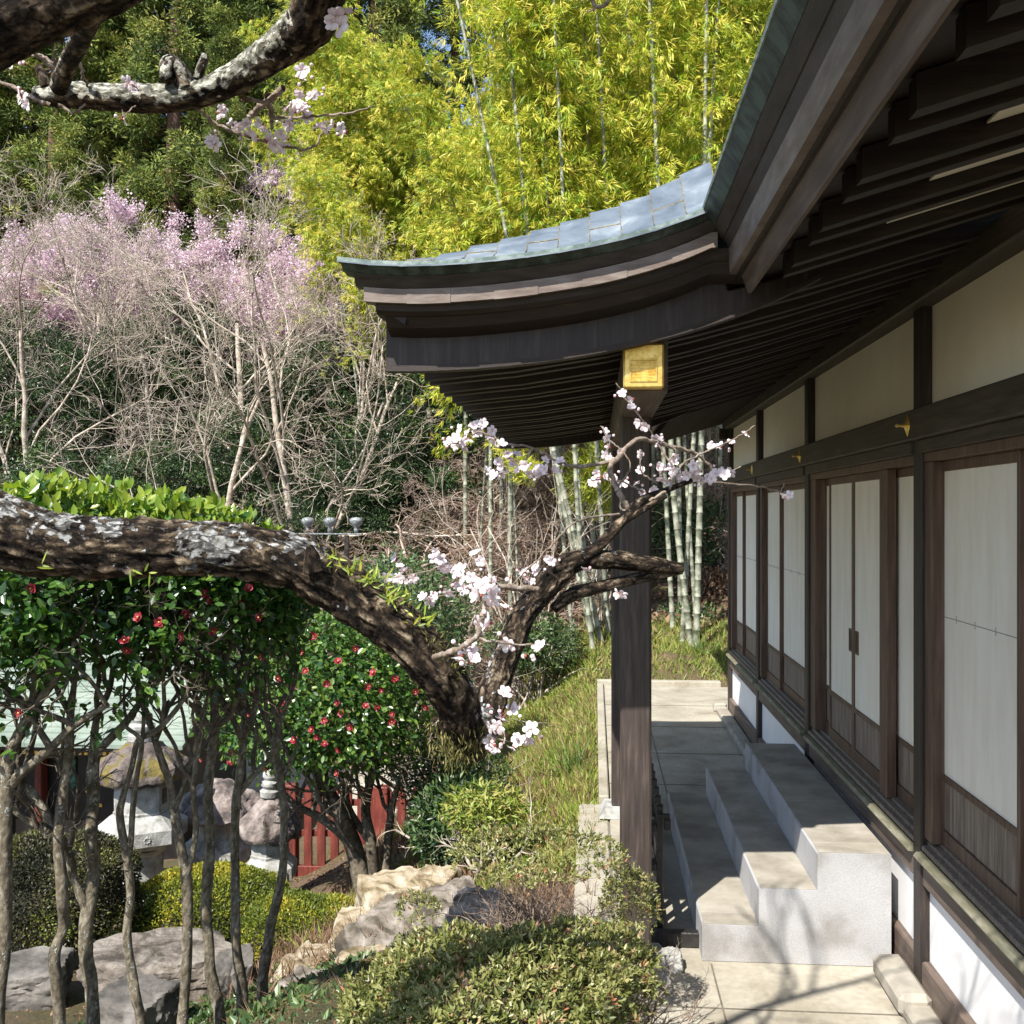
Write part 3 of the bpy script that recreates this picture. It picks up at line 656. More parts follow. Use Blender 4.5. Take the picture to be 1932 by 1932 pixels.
# left eave of the porch roof, running away from the camera
zL = float(np.polyval(eu_s, XL))
ysl = np.linspace(YE+.1, 9.33, 6)
def pry(b, sec, y0, y1, n=2):
    k = len(sec); ys_ = np.linspace(y0, y1, n); V = [(q[0], y, q[1]) for y in ys_ for q in sec]
    F = [(i*k+j, (i+1)*k+j, (i+1)*k+(j+1) % k, i*k+(j+1) % k) for i in range(n-1) for j in range(k)]+[tuple(range(k))[::-1], tuple((n-1)*k+j for j in range(k))]
    b.add(V, F); return b
for nm, mt, sec in (('eave_edge', 'verdiedge', [(-.008, .001), (-.006, -.012), (.12, -.012), (.12, .001)]), ('copper_band', 'verdigris', [(.012, -.0125), (.055, -.043), (.14, -.043), (.14, -.0125)]), ('dark_band', 'bandd', [(.057, -.0435), (.088, -.088), (.15, -.088), (.15, -.0435)]),
   ('lit_band', 'bandr', [(.090, -.0885), (.090, -.139), (.17, -.139), (.17, -.0885)]), ('lower_moulding', 'woodx', [(.13, -.1395), (.16, -.185), (.24, -.24), (.26, -.1395)])):
    b = MB(); pry(b, [(XL+q[0], zL+q[1]) for q in sec], YE+.135, 9.28); part(b, nm, M[mt])
# ---- main roof: eave running towards the camera, and on past the porch
kx, kz = XZ(1329, 390, YE)
for (y0, y1) in ((.6, YE+.12), (9.36, 13.35)):
    for nm, mt, sec in (('eave_edge', 'verdiedge', [(-.008, .0), (-.005, -.010), (.10, -.010), (.10, .0)]), ('copper_band', 'verdigris', [(.0, -.0105), (.040, -.065), (.13, -.065), (.13, -.0105)]), ('dark_band', 'bandd', [(.043, -.0655), (.078, -.100), (.15, -.100), (.15, -.0655)]),
       ('dark_band', 'bandd', [(.083, -.1005), (.105, -.135), (.17, -.135), (.17, -.1005)]), ('lit_band', 'bandr', [(.103, -.1355), (.110, -.230), (.17, -.230), (.17, -.1355)]), ('lower_moulding', 'woodx', [(.135, -.2305), (.155, -.236), (.19, -.236), (.19, -.2305)]), ('lower_moulding', 'lit_wood', [(.156, -.2365), (.180, -.305), (.192, -.305), (.192, -.2365)])):
        b = MB(); pry(b, [(kx+q[0], kz+q[1]) for q in sec], y0, y1, 3); part(b, nm, M[mt])
# main roof surface
b = MB()
for (y0, y1) in ((.6, YE+.2), (YE+.2, 9.2), (9.2, 13.35)):
    xs = np.array([kx-.005, kx+.4, 1.4, 2.4, 3.8, 5.3]); z = kz+np.array([.003, .13, .52, 1.1, 2.1, 3.4])
    b.slab(xs, z, z-np.array([.005, .04, .06, .06, .06, .06]), y0, y1)
part(b, 'main_roof', M['copper'])
b = MB(); xs = np.array([kx+.15, 1.4, 2.4, 3.8, 5.3]); z = kz-.02+np.array([.0, .46, 1.04, 2.04, 3.34])
b.slab(xs, z, np.full(5, 3.60), 13.25, 13.34); part(b, 'gable_wall', M['plaster'])

# ================================================================ STEPS, FENCE
b = MB()
y0, y1 = 5.585, 8.22
S = empty('stone_steps', (1.1, 6.9, 0), 'three broad grey concrete steps rising to the paper doors', 'steps')
def steps_body():
    x = (.575, .875, 1.182, 1.565); h = (.196, .396, .596); b = MB(); e = .008
    prof = [(x[0], .003), (x[0], h[0]-e), (x[0]+e, h[0]), (x[1], h[0]), (x[1], h[1]-e), (x[1]+e, h[1]), (x[2], h[1]), (x[2], h[2]-e), (x[2]+e, h[2]), (x[3], h[2]), (x[3], .003)]
    k = len(prof); V = [(q[0], y, q[1]) for y in (y0, y1) for q in prof]; b.add(V, [(j, j+k, (j+1) % k+k, (j+1) % k) for j in range(k)][::1]+[tuple(range(k)), tuple(range(k, 2*k))[::-1]]); return b
o = steps_body().build('step_body', M['cface'], S)
for k, (x0, z) in enumerate(((.575, .2), (.875, .4), (1.182, .6))):
    x1 = (.875, 1.182, 1.565)[k]
    b = MB(); ys = [y0+.010, y0+.17, y0+1.0, y0+1.85, y1-.17, y1-.010]
    for i in range(5): b.box(x0+.010, x1-.003, ys[i]+.0020, ys[i+1]-.0020, z-.004+.0005, z+.0005, .0015)
    b.build('tread', M['concrete'], S)
b = MB()
FE = empty('picket_fence', (.36, 7.0, 0), 'low black picket fence standing between the two porch posts', 'fence')
first = None
ys = np.arange(5.86, 8.1, .19)
for i, yv in enumerate(ys):
    if first is None:
        b = MB(); b.box(.345, .385, yv-.018, yv+.018, .06, .755, .004)
        b.add([(.343, yv-.02, .755), (.387, yv-.02, .755), (.387, yv+.02, .755), (.343, yv+.02, .755), (.365, yv, .772)], [(0, 1, 4), (1, 2, 4), (2, 3, 4), (3, 0, 4)])
        first = b.build('picket', M['fence_black'], FE); yy0 = yv
    else:
        c = first.copy(); COL.objects.link(c); c.location = (0, yv-yy0, 0)
for z in (.19, .42, .64):
    b = MB(); b.box(.305, .343, 5.80, 8.15, z-.02, z+.02, .003); b.build('rail', M['fence_black'], FE)
b = MB(); b.box(.30, .575, 5.74, 5.80, .004, .085, .005); b.build('base_beam', M['fence_black'], FE)
b = MB(); b.box(.315, .375, 5.80, 8.18, .004, .06, .004); b.build('base_beam', M['fence_black'], FE)
b = MB(); b.box(.387, .425, 5.80, 5.84, .63, .69, .004); b.box(.36, .42, 5.8, 5.83, .70, .72, .003); b.build('latch', M['black'], FE)
# ================================================================ WOODY PLANTS: generators
def rot_to(d, v):        # rotate v (given for +Z) to direction d
    d = Vector(d).normalized(); return np.array(d.to_track_quat('Z', 'Y') @ Vector(v))
class Rnd:
    def __init__(s, seed): s.r = random.Random(seed)
def grow(rd, out, p, d, L, r, lev, cfg, tips):
    """recursive branching; out collects (pts, radii, level)"""
    c = cfg[lev]; n = c.get('seg', 5); pts = [np.array(p, float)]; dd = np.array(d, float)
    for i in range(n):
        j = np.array([rd.gauss(0, 1), rd.gauss(0, 1), rd.gauss(0, 1)])*c.get('wob', .15)
        dd = dd+j+np.array([0, 0, c.get('up', 0.)])/n; dd /= np.linalg.norm(dd)
        pts.append(pts[-1]+dd*L/n)
    rad = np.linspace(r, r*c.get('taper', .45), n+1)
    out.append((np.array(pts), rad, lev))
    if lev+1 >= len(cfg): tips.append((pts[-1], dd)); return
    nc = c['kids'] if isinstance(c['kids'], int) else rd.randint(*c['kids'])
    for k in range(nc):
        t = c.get('from', .35)+(1-c.get('from', .35))*(k+rd.random())/nc
        i = min(int(t*n), n-1); f = t*n-i; q = pts[i]*(1-f)+pts[i+1]*f
        tdir = pts[i+1]-pts[i]; tdir /= np.linalg.norm(tdir)
        a = np.cross(tdir, [rd.gauss(0, 1), rd.gauss(0, 1), rd.gauss(0, 1)]); a /= np.linalg.norm(a)+1e-9
        ang = math.radians(rd.uniform(*c.get('ang', (30, 60))))
        nd = tdir*math.cos(ang)+a*math.sin(ang); nd[2] = nd[2]*c.get('flat', 1)+c.get('kup', 0); nd /= np.linalg.norm(nd)
        rr = (r*(1-t)+r*c.get('taper', .45)*t)*c.get('rr', .6)
        grow(rd, out, q, nd, L*c.get('lr', .6)*rd.uniform(.7, 1.2)*(1-.3*t), rr, lev+1, cfg, tips)
def fast_tubes(name, brs, mat, sides=(8, 6, 4, 3, 3, 3), minr=0):
    Vs = []; Fs = []; n0 = 0
    for pts, rad, lev in brs:
        n = sides[min(lev, len(sides)-1)]; k = len(pts)
        rad = np.maximum(rad, minr)
        tan = np.gradient(pts, axis=0); tan /= np.linalg.norm(tan, axis=1)[:, None]+1e-9
        ref = np.array([0, 0, 1.]) if abs(tan[:, 2].mean()) < .8 else np.array([1., 0, 0])
        a = np.cross(tan, ref); a /= np.linalg.norm(a, axis=1)[:, None]+1e-9; b_ = np.cross(tan, a)
        th = np.arange(n)*2*math.pi/n
        V = pts[:, None]+rad[:, None, None]*(a[:, None]*np.cos(th)[None, :, None]+b_[:, None]*np.sin(th)[None, :, None])
        Vs.append(V.reshape(-1, 3)); i, j = np.meshgrid(np.arange(k-1), np.arange(n), indexing='ij'); j2 = (j+1) % n
        Fs.append(np.stack([i*n+j, i*n+j2, (i+1)*n+j2, (i+1)*n+j], -1).reshape(-1, 4)+n0); n0 += k*n
    return fast_mesh(name, np.concatenate(Vs), np.concatenate(Fs), mat, smooth=True)

# ---- old plum limb with real bark relief
def spline(pts, n):
    pts = np.array(pts, float); t = np.arange(len(pts)); tt = np.linspace(0, len(pts)-1, n)
    out = np.zeros((n, pts.shape[1]))
    P0 = np.vstack([2*pts[0]-pts[1], pts, 2*pts[-1]-pts[-2]])
    for k, x in enumerate(tt):
        i = min(int(x), len(pts)-2); f = x-i; a, b_, c, d = P0[i], P0[i+1], P0[i+2], P0[i+3]
        out[k] = .5*((2*b_)+(-a+c)*f+(2*a-5*b_+4*c-d)*f*f+(-a+3*b_-3*c+d)*f**3)
    return out
def limb(name, ctrl, mat, parent, res=.004, sides=48, amp=.10, world=None, lich=0, end_cap=True, seed=0, lichspots=()):
    """ctrl: (px, py, depth, radius px) control points"""
    if world is None:
        W = [(*P(c[0], c[1], c[2]), c[3]*c[2]/FPX) for c in ctrl]
    else: W = world
    W = np.array(W); L = np.linalg.norm(np.diff(W[:, :3], axis=0), axis=1).sum(); n = max(8, int(L/res))
    S_ = spline(W, n); pts = S_[:, :3]; rad = np.maximum(S_[:, 3], .0008)
    tan = np.gradient(pts, axis=0); tan /= np.linalg.norm(tan, axis=1)[:, None]
    a = np.cross(tan[0], [0.3, .1, 1]); a /= np.linalg.norm(a); A = []
    for t in tan:
        a = a-t*np.dot(a, t); a /= np.linalg.norm(a); A.append(a)
    A = np.array(A); B = np.cross(tan, A)
    s = np.concatenate([[0], np.cumsum(np.linalg.norm(np.diff(pts, axis=0), axis=1))])
    th = np.arange(sides)*2*math.pi/sides
    V = np.zeros((n, sides, 3)); bk = np.zeros((n, sides, 3)); hg = np.zeros((n, sides)); li = np.zeros((n, sides))
    for i in range(n):
        r = rad[i]
        lump = 1
        for j in range(sides):
            c_, s_ = math.cos(th[j]), math.sin(th[j])
            q = Vector((c_*r, s_*r, s[i]))
            big = mn.noise(Vector((c_*1.2, s_*1.2, s[i]*9+seed)))*.10+mn.noise(Vector((c_*.6, s_*.6, s[i]*3+seed+9)))*.10
            f1 = mn.noise(Vector((q.x*70+seed, q.y*70, s[i]*22)))
            wx = mn.noise(Vector((q.x*40, q.y*40, s[i]*40+5)))*.6
            ridge = 1-abs(mn.noise(Vector((q.x*95+wx, q.y*95+seed, s[i]*30+wx))))*2.4
            fine = mn.noise(q*260)
            h = .5*f1+.62*ridge*-1+.32*fine
            rr = r*(1+big+amp*h*min(1, .05/r*1.0 if r > .05 else 1))
            dv = A[i]*c_+B[i]*s_
            V[i, j] = pts[i]+dv*rr; bk[i, j] = (q.x, q.y, q.z); hg[i, j] = min(1, max(0, .5+.55*h))
            l_ = lich*max(0, dv[2]*.8+.35 if lich < .6 else dv[2]*.75-dv[1]*.35+.45)
            for (px_, py_, rad_, am) in lichspots:
                pass
            li[i, j] = l_
    if lichspots:
        u = V.reshape(-1, 3); rel = u-np.array([0, 0, CAMZ]); d = -rel[:, 0]*sa+rel[:, 1]*ca
        X_ = (rel[:, 0]*ca+rel[:, 1]*sa)/d*FPX+966; Y_ = HOR-rel[:, 2]/d*FPX
        for (px_, py_, rad_, am) in lichspots:
            li += (am*np.exp(-((X_-px_)**2+(Y_-py_)**2)/rad_**2)).reshape(n, sides)
    i, j = np.meshgrid(np.arange(n-1), np.arange(sides), indexing='ij'); j2 = (j+1) % sides
    F = np.stack([i*sides+j, i*sides+j2, (i+1)*sides+j2, (i+1)*sides+j], -1).reshape(-1, 4)
    Vf = V.reshape(-1, 3); F2 = []
    if end_cap:      # rounded broken ends
        for e, idx in ((0, 0), (1, n-1)):
            c = pts[idx]+tan[idx]*rad[idx]*(.35 if e else -.35); ci = len(Vf); Vf = np.vstack([Vf, c[None]])
            bk = np.vstack([bk.reshape(-1, 3), [[0, 0, s[idx]]]]); hg = np.append(hg.ravel(), .4); li = np.append(li.ravel(), 0)
            for jj in range(0, sides, 1): F2.append((ci, idx*sides+jj, idx*sides+(jj+1) % sides, ci) if False else (ci, idx*sides+jj, idx*sides+(jj+1) % sides))
    me = bpy.data.meshes.new(name)
    me.from_pydata(Vf.tolist(), [], F.tolist()+F2); me.materials.append(mat)
    a1 = me.attributes.new('bk', 'FLOAT_VECTOR', 'POINT'); a1.data.foreach_set('vector', np.asarray(bk, np.float32).ravel())
    a2 = me.attributes.new('hgt', 'FLOAT', 'POINT'); a2.data.foreach_set('value', np.asarray(hg, np.float32).ravel())
    a3 = me.attributes.new('lich', 'FLOAT', 'POINT'); a3.data.foreach_set('value', np.asarray(li, np.float32).ravel())
    me.polygons.foreach_set('use_smooth', [True]*len(me.polygons)); me.update()
    return link(name, me, parent)
tb = P(-560, 1500, 1.65)
PLUM = empty('plum_tree', (float(tb[0]), float(tb[1]), .70), 'old lichened plum tree with arching bare limbs and pale pink blossoms in front of everything', 'tree')
# trunk outside the frame on the left, so the limbs hang on something
TX, TY = float(tb[0])-.05, float(tb[1])
limb('trunk', None, M['plum'], PLUM, res=.03, sides=24, world=[(TX-.05, TY, .55, .17), (TX, TY, 1.2, .145), (TX+.03, TY-.02, 2.0, .13), (TX-.02, TY+.02, 2.7, .115), (TX+.04, TY, 3.4, .09), (TX+.1, TY+.05, 4.2, .05)])
limb('limb', [(-560, 1180, 1.6, 80), (-350, 1050, 1.5, 78), (-150, 965, 1.45, 72), (0, 1002, 1.42, 70), (120, 1030, 1.42, 62), (300, 1034, 1.42, 56), (430, 1040, 1.42, 55), (545, 1058, 1.42, 55), (620, 1095, 1.42, 56), (700, 1148, 1.42, 52), (770, 1200, 1.42, 47), (826, 1262, 1.43, 44), (862, 1322, 1.46, 41), (876, 1372, 1.5, 38), (882, 1402, 1.56, 36), (896, 1400, 1.64, 33), (915, 1362, 1.72, 30), (926, 1318, 1.76, 31), (942, 1268, 1.80, 28), (968, 1208, 1.82, 25), (992, 1152, 1.84, 24), (1022, 1118, 1.86, 25), (1046, 1086, 1.88, 29), (1078, 1062, 1.90, 22), (1130, 1056, 1.93, 19), (1200, 1061, 1.96, 17), (1285, 1073, 2.0, 12)],
     M['plum'], PLUM, res=.0026, sides=72, amp=.15, lich=.10, seed=3, lichspots=[(0, 935, 60, .45), (110, 975, 50, .5), (210, 985, 38, .65), (375, 1010, 45, .45), (420, 1045, 40, .5), (375, 1030, 30, .4), (470, 1020, 60, .35), (560, 1020, 28, .5), (915, 1350, 22, .6), (925, 1230, 20, .3)])
# broken stub on the limb
limb('limb', [(592, 1075, 1.37, 20), (588, 1050, 1.365, 15), (584, 1030, 1.36, 7)], M['plum_d'], PLUM, res=.003, sides=24, amp=.15, seed=5)
limb('limb', [(1045, 1148, 1.88, 10), (1080, 1122, 1.90, 13), (1130, 1108, 1.93, 12), (1200, 1092, 1.97, 11), (1282, 1075, 2.01, 9)], M['plum'], PLUM, res=.004, sides=28, amp=.11, seed=8, lich=.05)
limb('limb', [(1095, 1055, 1.90, 14), (1140, 1020, 1.93, 11), (1185, 970, 1.97, 10), (1212, 944, 2.0, 9), (1255, 926, 2.04, 6), (1310, 905, 2.1, 5), (1380, 884, 2.16, 3)], M['plum'], PLUM, res=.005, sides=20, amp=.10, seed=11, lich=.1)
limb('limb', [(1150, 1010, 1.94, 8), (1172, 988, 1.96, 7), (1220, 958, 1.98, 6), (1256, 936, 2.0, 5)], M['plum'], PLUM, res=.005, sides=16, amp=.08, seed=12)
# upper limbs
limb('limb', [(-640, 520, 1.55, 90), (-380, 330, 1.40, 86), (-120, 120, 1.30, 72), (0, 50, 1.28, 64), (100, 8, 1.28, 58), (200, -30, 1.28, 56), (350, -110, 1.3, 52), (560, -170, 1.35, 46), (700, -200, 1.4, 42)], M['plum_d'], PLUM, res=.004, sides=48, amp=.12, seed=21)
limb('limb', [(670, -200, 1.42, 46), (640, -110, 1.45, 46), (606, -20, 1.50, 47), (585, 40, 1.54, 46), (545, 78, 1.57, 38), (500, 112, 1.6, 33), (450, 145, 1.62, 29), (395, 172, 1.63, 28), (330, 185, 1.63, 27), (250, 186, 1.63, 27), (170, 182, 1.63, 25), (110, 180, 1.63, 24), (66, 178, 1.63, 15)], M['plum_l'], PLUM, res=.0032, sides=48, amp=.12, lich=1.1, seed=31, lichspots=[(590, 20, 60, -.6), (480, 95, 60, .2)])
limb('limb', [(352, 170, 1.62, 18), (338, 135, 1.62, 20), (318, 118, 1.61, 16), (312, 150, 1.60, 12)], M['plum_l'], PLUM, res=.004, sides=24, amp=.12, lich=.75, seed=33)
limb('limb', [(372, 150, 1.62, 9), (382, 120, 1.62, 9), (388, 104, 1.62, 8)], M['plum_l'], PLUM, res=.004, sides=20, amp=.1, lich=.75, seed=34)
limb('limb', [(175, 20, 1.33, 22), (152, 70, 1.45, 20), (130, 115, 1.53, 18), (110, 165, 1.6, 17)], M['plum_l'], PLUM, res=.004, sides=28, amp=.11, lich=.7, seed=36)
limb('limb', [(88, 165, 1.62, 12), (80, 140, 1.62, 10), (72, 125, 1.62, 8)], M['plum_l'], PLUM, res=.004, sides=20, amp=.1, lich=.4, seed=37)
# crown above the frame: throws the branch shadows on the walkway
def over(seed, p, d, L, r):
    rd = random.Random(seed); out = []; tips = []
    cfg = [dict(kids=5, wob=.16, up=.1, ang=(30, 65), rr=.65, lr=.6, flat=.6), dict(kids=4, wob=.2, ang=(25, 60), rr=.6, lr=.6, flat=.6), dict(kids=(2, 4), wob=.2, ang=(25, 60), rr=.6, lr=.6), dict(wob=.2)]
    grow(rd, out, p, d, L, r, 0, cfg, tips)
    return out
lb = []
lb += over(1, (TX+.05, TY+.02, 3.3), (.75, .25, .22), 1.5, .045)
lb += over(2, (TX+.02, TY, 3.0), (.55, .75, .35), 1.6, .045)
lb += over(4, (TX+.1, TY+.05, 4.0), (.5, .1, .6), 1.3, .035)
lb += over(5, (-.62, 1.25, 3.15), (.9, .35, .35), 1.25, .035)
def inframe(p):
    rel = p-np.array([0, 0, CAMZ]); d = -rel[:, 0]*sa+rel[:, 1]*ca
    X_ = (rel[:, 0]*ca+rel[:, 1]*sa)/np.maximum(d, .1)*FPX+966; Y_ = HOR-rel[:, 2]/np.maximum(d, .1)*FPX
    return ((d > .1) & (X_ > -40) & (X_ < 1970) & (Y_ > -25) & (Y_ < 2000)).any()
lb = [q for q in lb if not inframe(q[0])]
link('high_branches', fast_tubes('high_branches', lb, M['plum_d']), PLUM)
# thin twigs (pixel x, pixel y, depth, radius px)
TW = [[(1165, 925, 1.99, 6), (1152, 888, 2.0, 5), (1162, 866, 2.02, 5), (1205, 828, 2.06, 4.5), (1240, 838, 2.1, 4), (1290, 848, 2.14, 4), (1322, 862, 2.17, 3.5), (1345, 888, 2.19, 3)],
 [(1186, 968, 1.98, 6), (1172, 935, 1.99, 5.5), (1160, 912, 2.0, 5)],
 [(1162, 868, 2.02, 3.5), (1110, 879, 2.0, 3.3), (1062, 877, 1.98, 3), (1030, 858, 1.96, 2.6), (1000, 845, 1.95, 2.4), (955, 836, 1.93, 2), (905, 815, 1.92, 1.6), (880, 832, 1.91, 1.3), (842, 838, 1.9, 1)],
 [(1005, 846, 1.95, 1.8), (985, 875, 1.95, 1.4), (960, 893, 1.95, 1.2), (922, 890, 1.95, 1)],
 [(1305, 907, 2.1, 2.4), (1360, 912, 2.14, 2), (1430, 917, 2.18, 1.8), (1470, 928, 2.2, 1.5), (1492, 934, 2.21, 1.2)], [(1472, 929, 2.2, 1.2), (1480, 912, 2.2, 1)],
 [(1262, 925, 2.04, 3), (1280, 885, 2.08, 2.5), (1310, 862, 2.1, 2), (1355, 842, 2.12, 1.6), (1395, 822, 2.14, 1.2), (1424, 803, 2.15, .9)],
 [(1282, 893, 2.08, 2.2), (1262, 870, 2.08, 2), (1235, 825, 2.09, 1.9), (1205, 783, 2.09, 1.7), (1180, 750, 2.1, 1.4), (1162, 722, 2.1, 1)],
 [(1168, 970, 1.96, 2.5), (1110, 978, 1.92, 2.2), (1075, 992, 1.9, 2), (1040, 1030, 1.88, 1.9), (1005, 1062, 1.87, 1.8), (962, 1108, 1.86, 1.6)],
 [(1040, 1112, 1.86, 7), (992, 1110, 1.83, 5.5), (930, 1106, 1.8, 4.5), (880, 1085, 1.78, 3), (845, 1055, 1.76, 2.2), (810, 1030, 1.75, 1.6), (768, 1008, 1.74, 1)],
 [(850, 1062, 1.76, 1.6), (815, 1075, 1.75, 1.2), (775, 1085, 1.74, 1), (742, 1090, 1.74, .8)], [(930, 1106, 1.8, 2), (880, 1112, 1.78, 1.6), (840, 1122, 1.77, 1.2), (802, 1130, 1.76, .9)],
 [(820, 1240, 1.36, 7), (846, 1232, 1.33, 6), (878, 1218, 1.31, 6), (902, 1198, 1.3, 6), (910, 1165, 1.3, 5), (918, 1130, 1.3, 4), (926, 1092, 1.3, 3)],
 [(904, 1204, 1.3, 3), (950, 1214, 1.3, 2), (1000, 1216, 1.31, 1.8), (1036, 1217, 1.31, 1.4)], [(888, 1218, 1.31, 2), (886, 1190, 1.3, 2), (894, 1168, 1.3, 1.6), (896, 1155, 1.3, 1.2)],
 [(905, 1402, 1.5, 4), (935, 1376, 1.48, 3), (958, 1345, 1.47, 2.4), (966, 1318, 1.46, 2), (968, 1300, 1.46, 1.4)], [(925, 1388, 1.48, 2.5), (960, 1398, 1.47, 2), (985, 1390, 1.46, 1.6), (1003, 1375, 1.46, 1.2)],
 [(1165, 922, 2.0, 2), (1190, 880, 2.02, 1.6), (1168, 846, 2.03, 1.4), (1150, 830, 2.04, 1.2), (1133, 803, 2.04, .9)], [(1215, 930, 2.02, 2), (1180, 912, 2.02, 1.7), (1150, 906, 2.02, 1.5), (1115, 905, 2.02, 1)],
 [(1240, 912, 2.05, 2), (1212, 892, 2.05, 1.8), (1208, 862, 2.05, 1.6), (1212, 850, 2.05, 1.4)], [(1290, 895, 2.1, 2), (1330, 898, 2.12, 1.6), (1375, 890, 2.15, 1.3), (1398, 880, 2.16, 1)],
 [(1262, 870, 2.08, 1.6), (1275, 850, 2.08, 1.4), (1240, 828, 2.08, 1.1)], [(1050, 1075, 1.87, 2), (1030, 1052, 1.87, 1.6), (1036, 1040, 1.87, 1.2)],
 [(535, 166, 1.66, 7), (505, 192, 1.68, 6.5), (480, 212, 1.7, 6), (468, 222, 1.7, 5)], [(505, 180, 1.67, 6), (512, 215, 1.7, 5), (514, 242, 1.71, 3)], [(370, 200, 1.65, 3), (395, 225, 1.7, 3), (440, 248, 1.7, 3), (500, 266, 1.7, 3), (555, 280, 1.7, 2.6), (592, 277, 1.7, 2.2), (610, 250, 1.7, 1.8), (628, 236, 1.7, 1.2)],
 [(512, 224, 1.7, 3), (560, 222, 1.7, 2.8), (620, 217, 1.7, 2.4), (665, 212, 1.7, 2), (705, 200, 1.7, 1.4)], [(468, 186, 1.66, 4), (500, 192, 1.66, 4), (520, 176, 1.66, 3)], [(575, 220, 1.7, 1.8), (560, 180, 1.7, 1.5), (575, 140, 1.7, 1.2)], [(385, 205, 1.65, 1.8), (402, 245, 1.68, 1.4), (397, 266, 1.7, 1)],
 [(-10, 150, 1.62, 4), (30, 168, 1.62, 4), (60, 185, 1.62, 4), (95, 198, 1.62, 4)], [(110, 198, 1.6, 3), (140, 212, 1.6, 2.6), (162, 196, 1.6, 2)], [(100, 120, 1.6, 4), (75, 105, 1.6, 3), (45, 108, 1.6, 2.4), (20, 112, 1.6, 1.5)], [(40, 70, 1.5, 3), (70, 105, 1.55, 3), (105, 130, 1.6, 3)], [(150, 118, 1.58, 3), (160, 150, 1.6, 3), (168, 165, 1.62, 2.4)],
 [(1095, -30, 1.5, 4), (1128, 12, 1.5, 4), (1150, 0, 1.5, 3.5), (1165, -20, 1.5, 3)], [(1128, 12, 1.5, 3), (1108, 24, 1.5, 1.4)], [(640, -30, 1.5, 3), (632, 20, 1.5, 2.5), (628, 40, 1.5, 2)], [(256, 200, 1.60, 1.4), (240, 214, 1.58, 1.2), (232, 222, 1.58, 1)], [(262, 170, 1.58, 1.4), (250, 160, 1.57, 1.2)],
 [(1185, 966, 1.97, 2.2), (1170, 958, 1.97, 1.8), (1172, 940, 1.97, 1.4)], [(1225, 945, 2.0, 3), (1256, 928, 2.0, 3)], [(560, 180, 1.7, 1.4), (585, 182, 1.7, 1)], [(445, 250, 1.7, 1.4), (430, 225, 1.7, 1.1), (415, 205, 1.7, .9)],
 [(1055, 1092, 1.88, 2), (1062, 1070, 1.88, 1.6), (1066, 1050, 1.88, 1.2)], [(860, 1090, 1.77, 1.4), (905, 1075, 1.77, 1.2), (900, 1045, 1.77, 1)]]
brs = []
tr = random.Random(5)
for t in TW:
    W = np.array([(*P(c[0], c[1], c[2]), c[3]*c[2]/FPX) for c in t])
    S_ = spline(W, max(5, len(t)*5)); k = len(S_)
    for i in range(1, k-1): S_[i, :3] += np.array([tr.gauss(0, 1), tr.gauss(0, 1), tr.gauss(0, 1)])*.0010
    brs.append((S_[:, :3], np.maximum(S_[:, 3], .0007)*(1+.12*np.array([tr.gauss(0, 1) for _ in range(k)])), 1))
M['ptwig'] = pm('plum_twig_bark', [(.3, (.13, .095, .065)), (.6, (.24, .19, .15)), (.85, (.36, .32, .28))], 60, .85, .4, 160)
for q in brs: link('twig', fast_tubes('twig', [q], M['ptwig'], sides=(8, 8, 6)), PLUM)

# ---- blossoms
def blossom_mesh(name, openness, seed, half=False):
    rd = random.Random(seed); b = MB(); n = 5
    for k in range(n):
        a = 2*math.pi*k/n+rd.uniform(-.12, .12); op = openness+rd.uniform(-.15, .15)
        ca_, sa_ = math.cos(a), math.sin(a); out_ = np.array([ca_, sa_, 0]); sd_ = np.array([-sa_, ca_, 0]); up = np.array([0, 0, 1.])
        ou = out_*math.cos(op)+up*math.sin(op); wn = np.cross(ou, sd_)
        rows = [(.08, .06, 0), (.28, .22, -.03), (.52, .33, -.05), (.78, .30, -.02), (.95, .16, .03)]
        V = []
        for (t, w_, h) in rows:
            for s_ in (-1, 0, 1):
                jj = rd.uniform(-.02, .02)
                V.append(ou*t*.5+sd_*w_*.5*s_*1.05+wn*(-(h+(.07 if s_ == 0 else 0)*-1)*.5+jj*.5)+up*.02)
        F = [(r*3+c, r*3+c+1, r*3+c+4, r*3+c+3) for r in range(4) for c in (0, 1)]
        b.add(V, F, rnd=rd.random(), mi=0)
    b.lathe([(.02, -.10), (.075, -.06), (.10, -.01), (.05, .03)], 7, mi=1)
    for k in range(5):
        a = 2*math.pi*(k+.5)/5; o_ = np.array([math.cos(a), math.sin(a), 0]); sd_ = np.array([-math.sin(a), math.cos(a), 0])
        b.add([o_*.05-sd_*.04, o_*.05+sd_*.04, o_*.16+np.array([0, 0, -.03])], [(0, 1, 2)], mi=1)
    for k in range(14):
        a = rd.uniform(0, 2*math.pi); t = rd.uniform(.1, .2); e = np.array([math.cos(a)*t, math.sin(a)*t, rd.uniform(.12, .2)])
        b.tube([(0, 0, .02), e*.6, e], .004, 3, cap=False, mi=2); b.box(e[0]-.010, e[0]+.010, e[1]-.010, e[1]+.010, e[2], e[2]+.016, mi=2)
    o = b.build(name, [M['petal'], M['calyx'], M['stamen']], None, smooth=False)
    me = o.data; bpy.data.objects.remove(o); return me
BM = [blossom_mesh('blossom', .15, 1), blossom_mesh('blossom', .45, 2), blossom_mesh('blossom', .75, 3), blossom_mesh('blossom', .3, 4)]
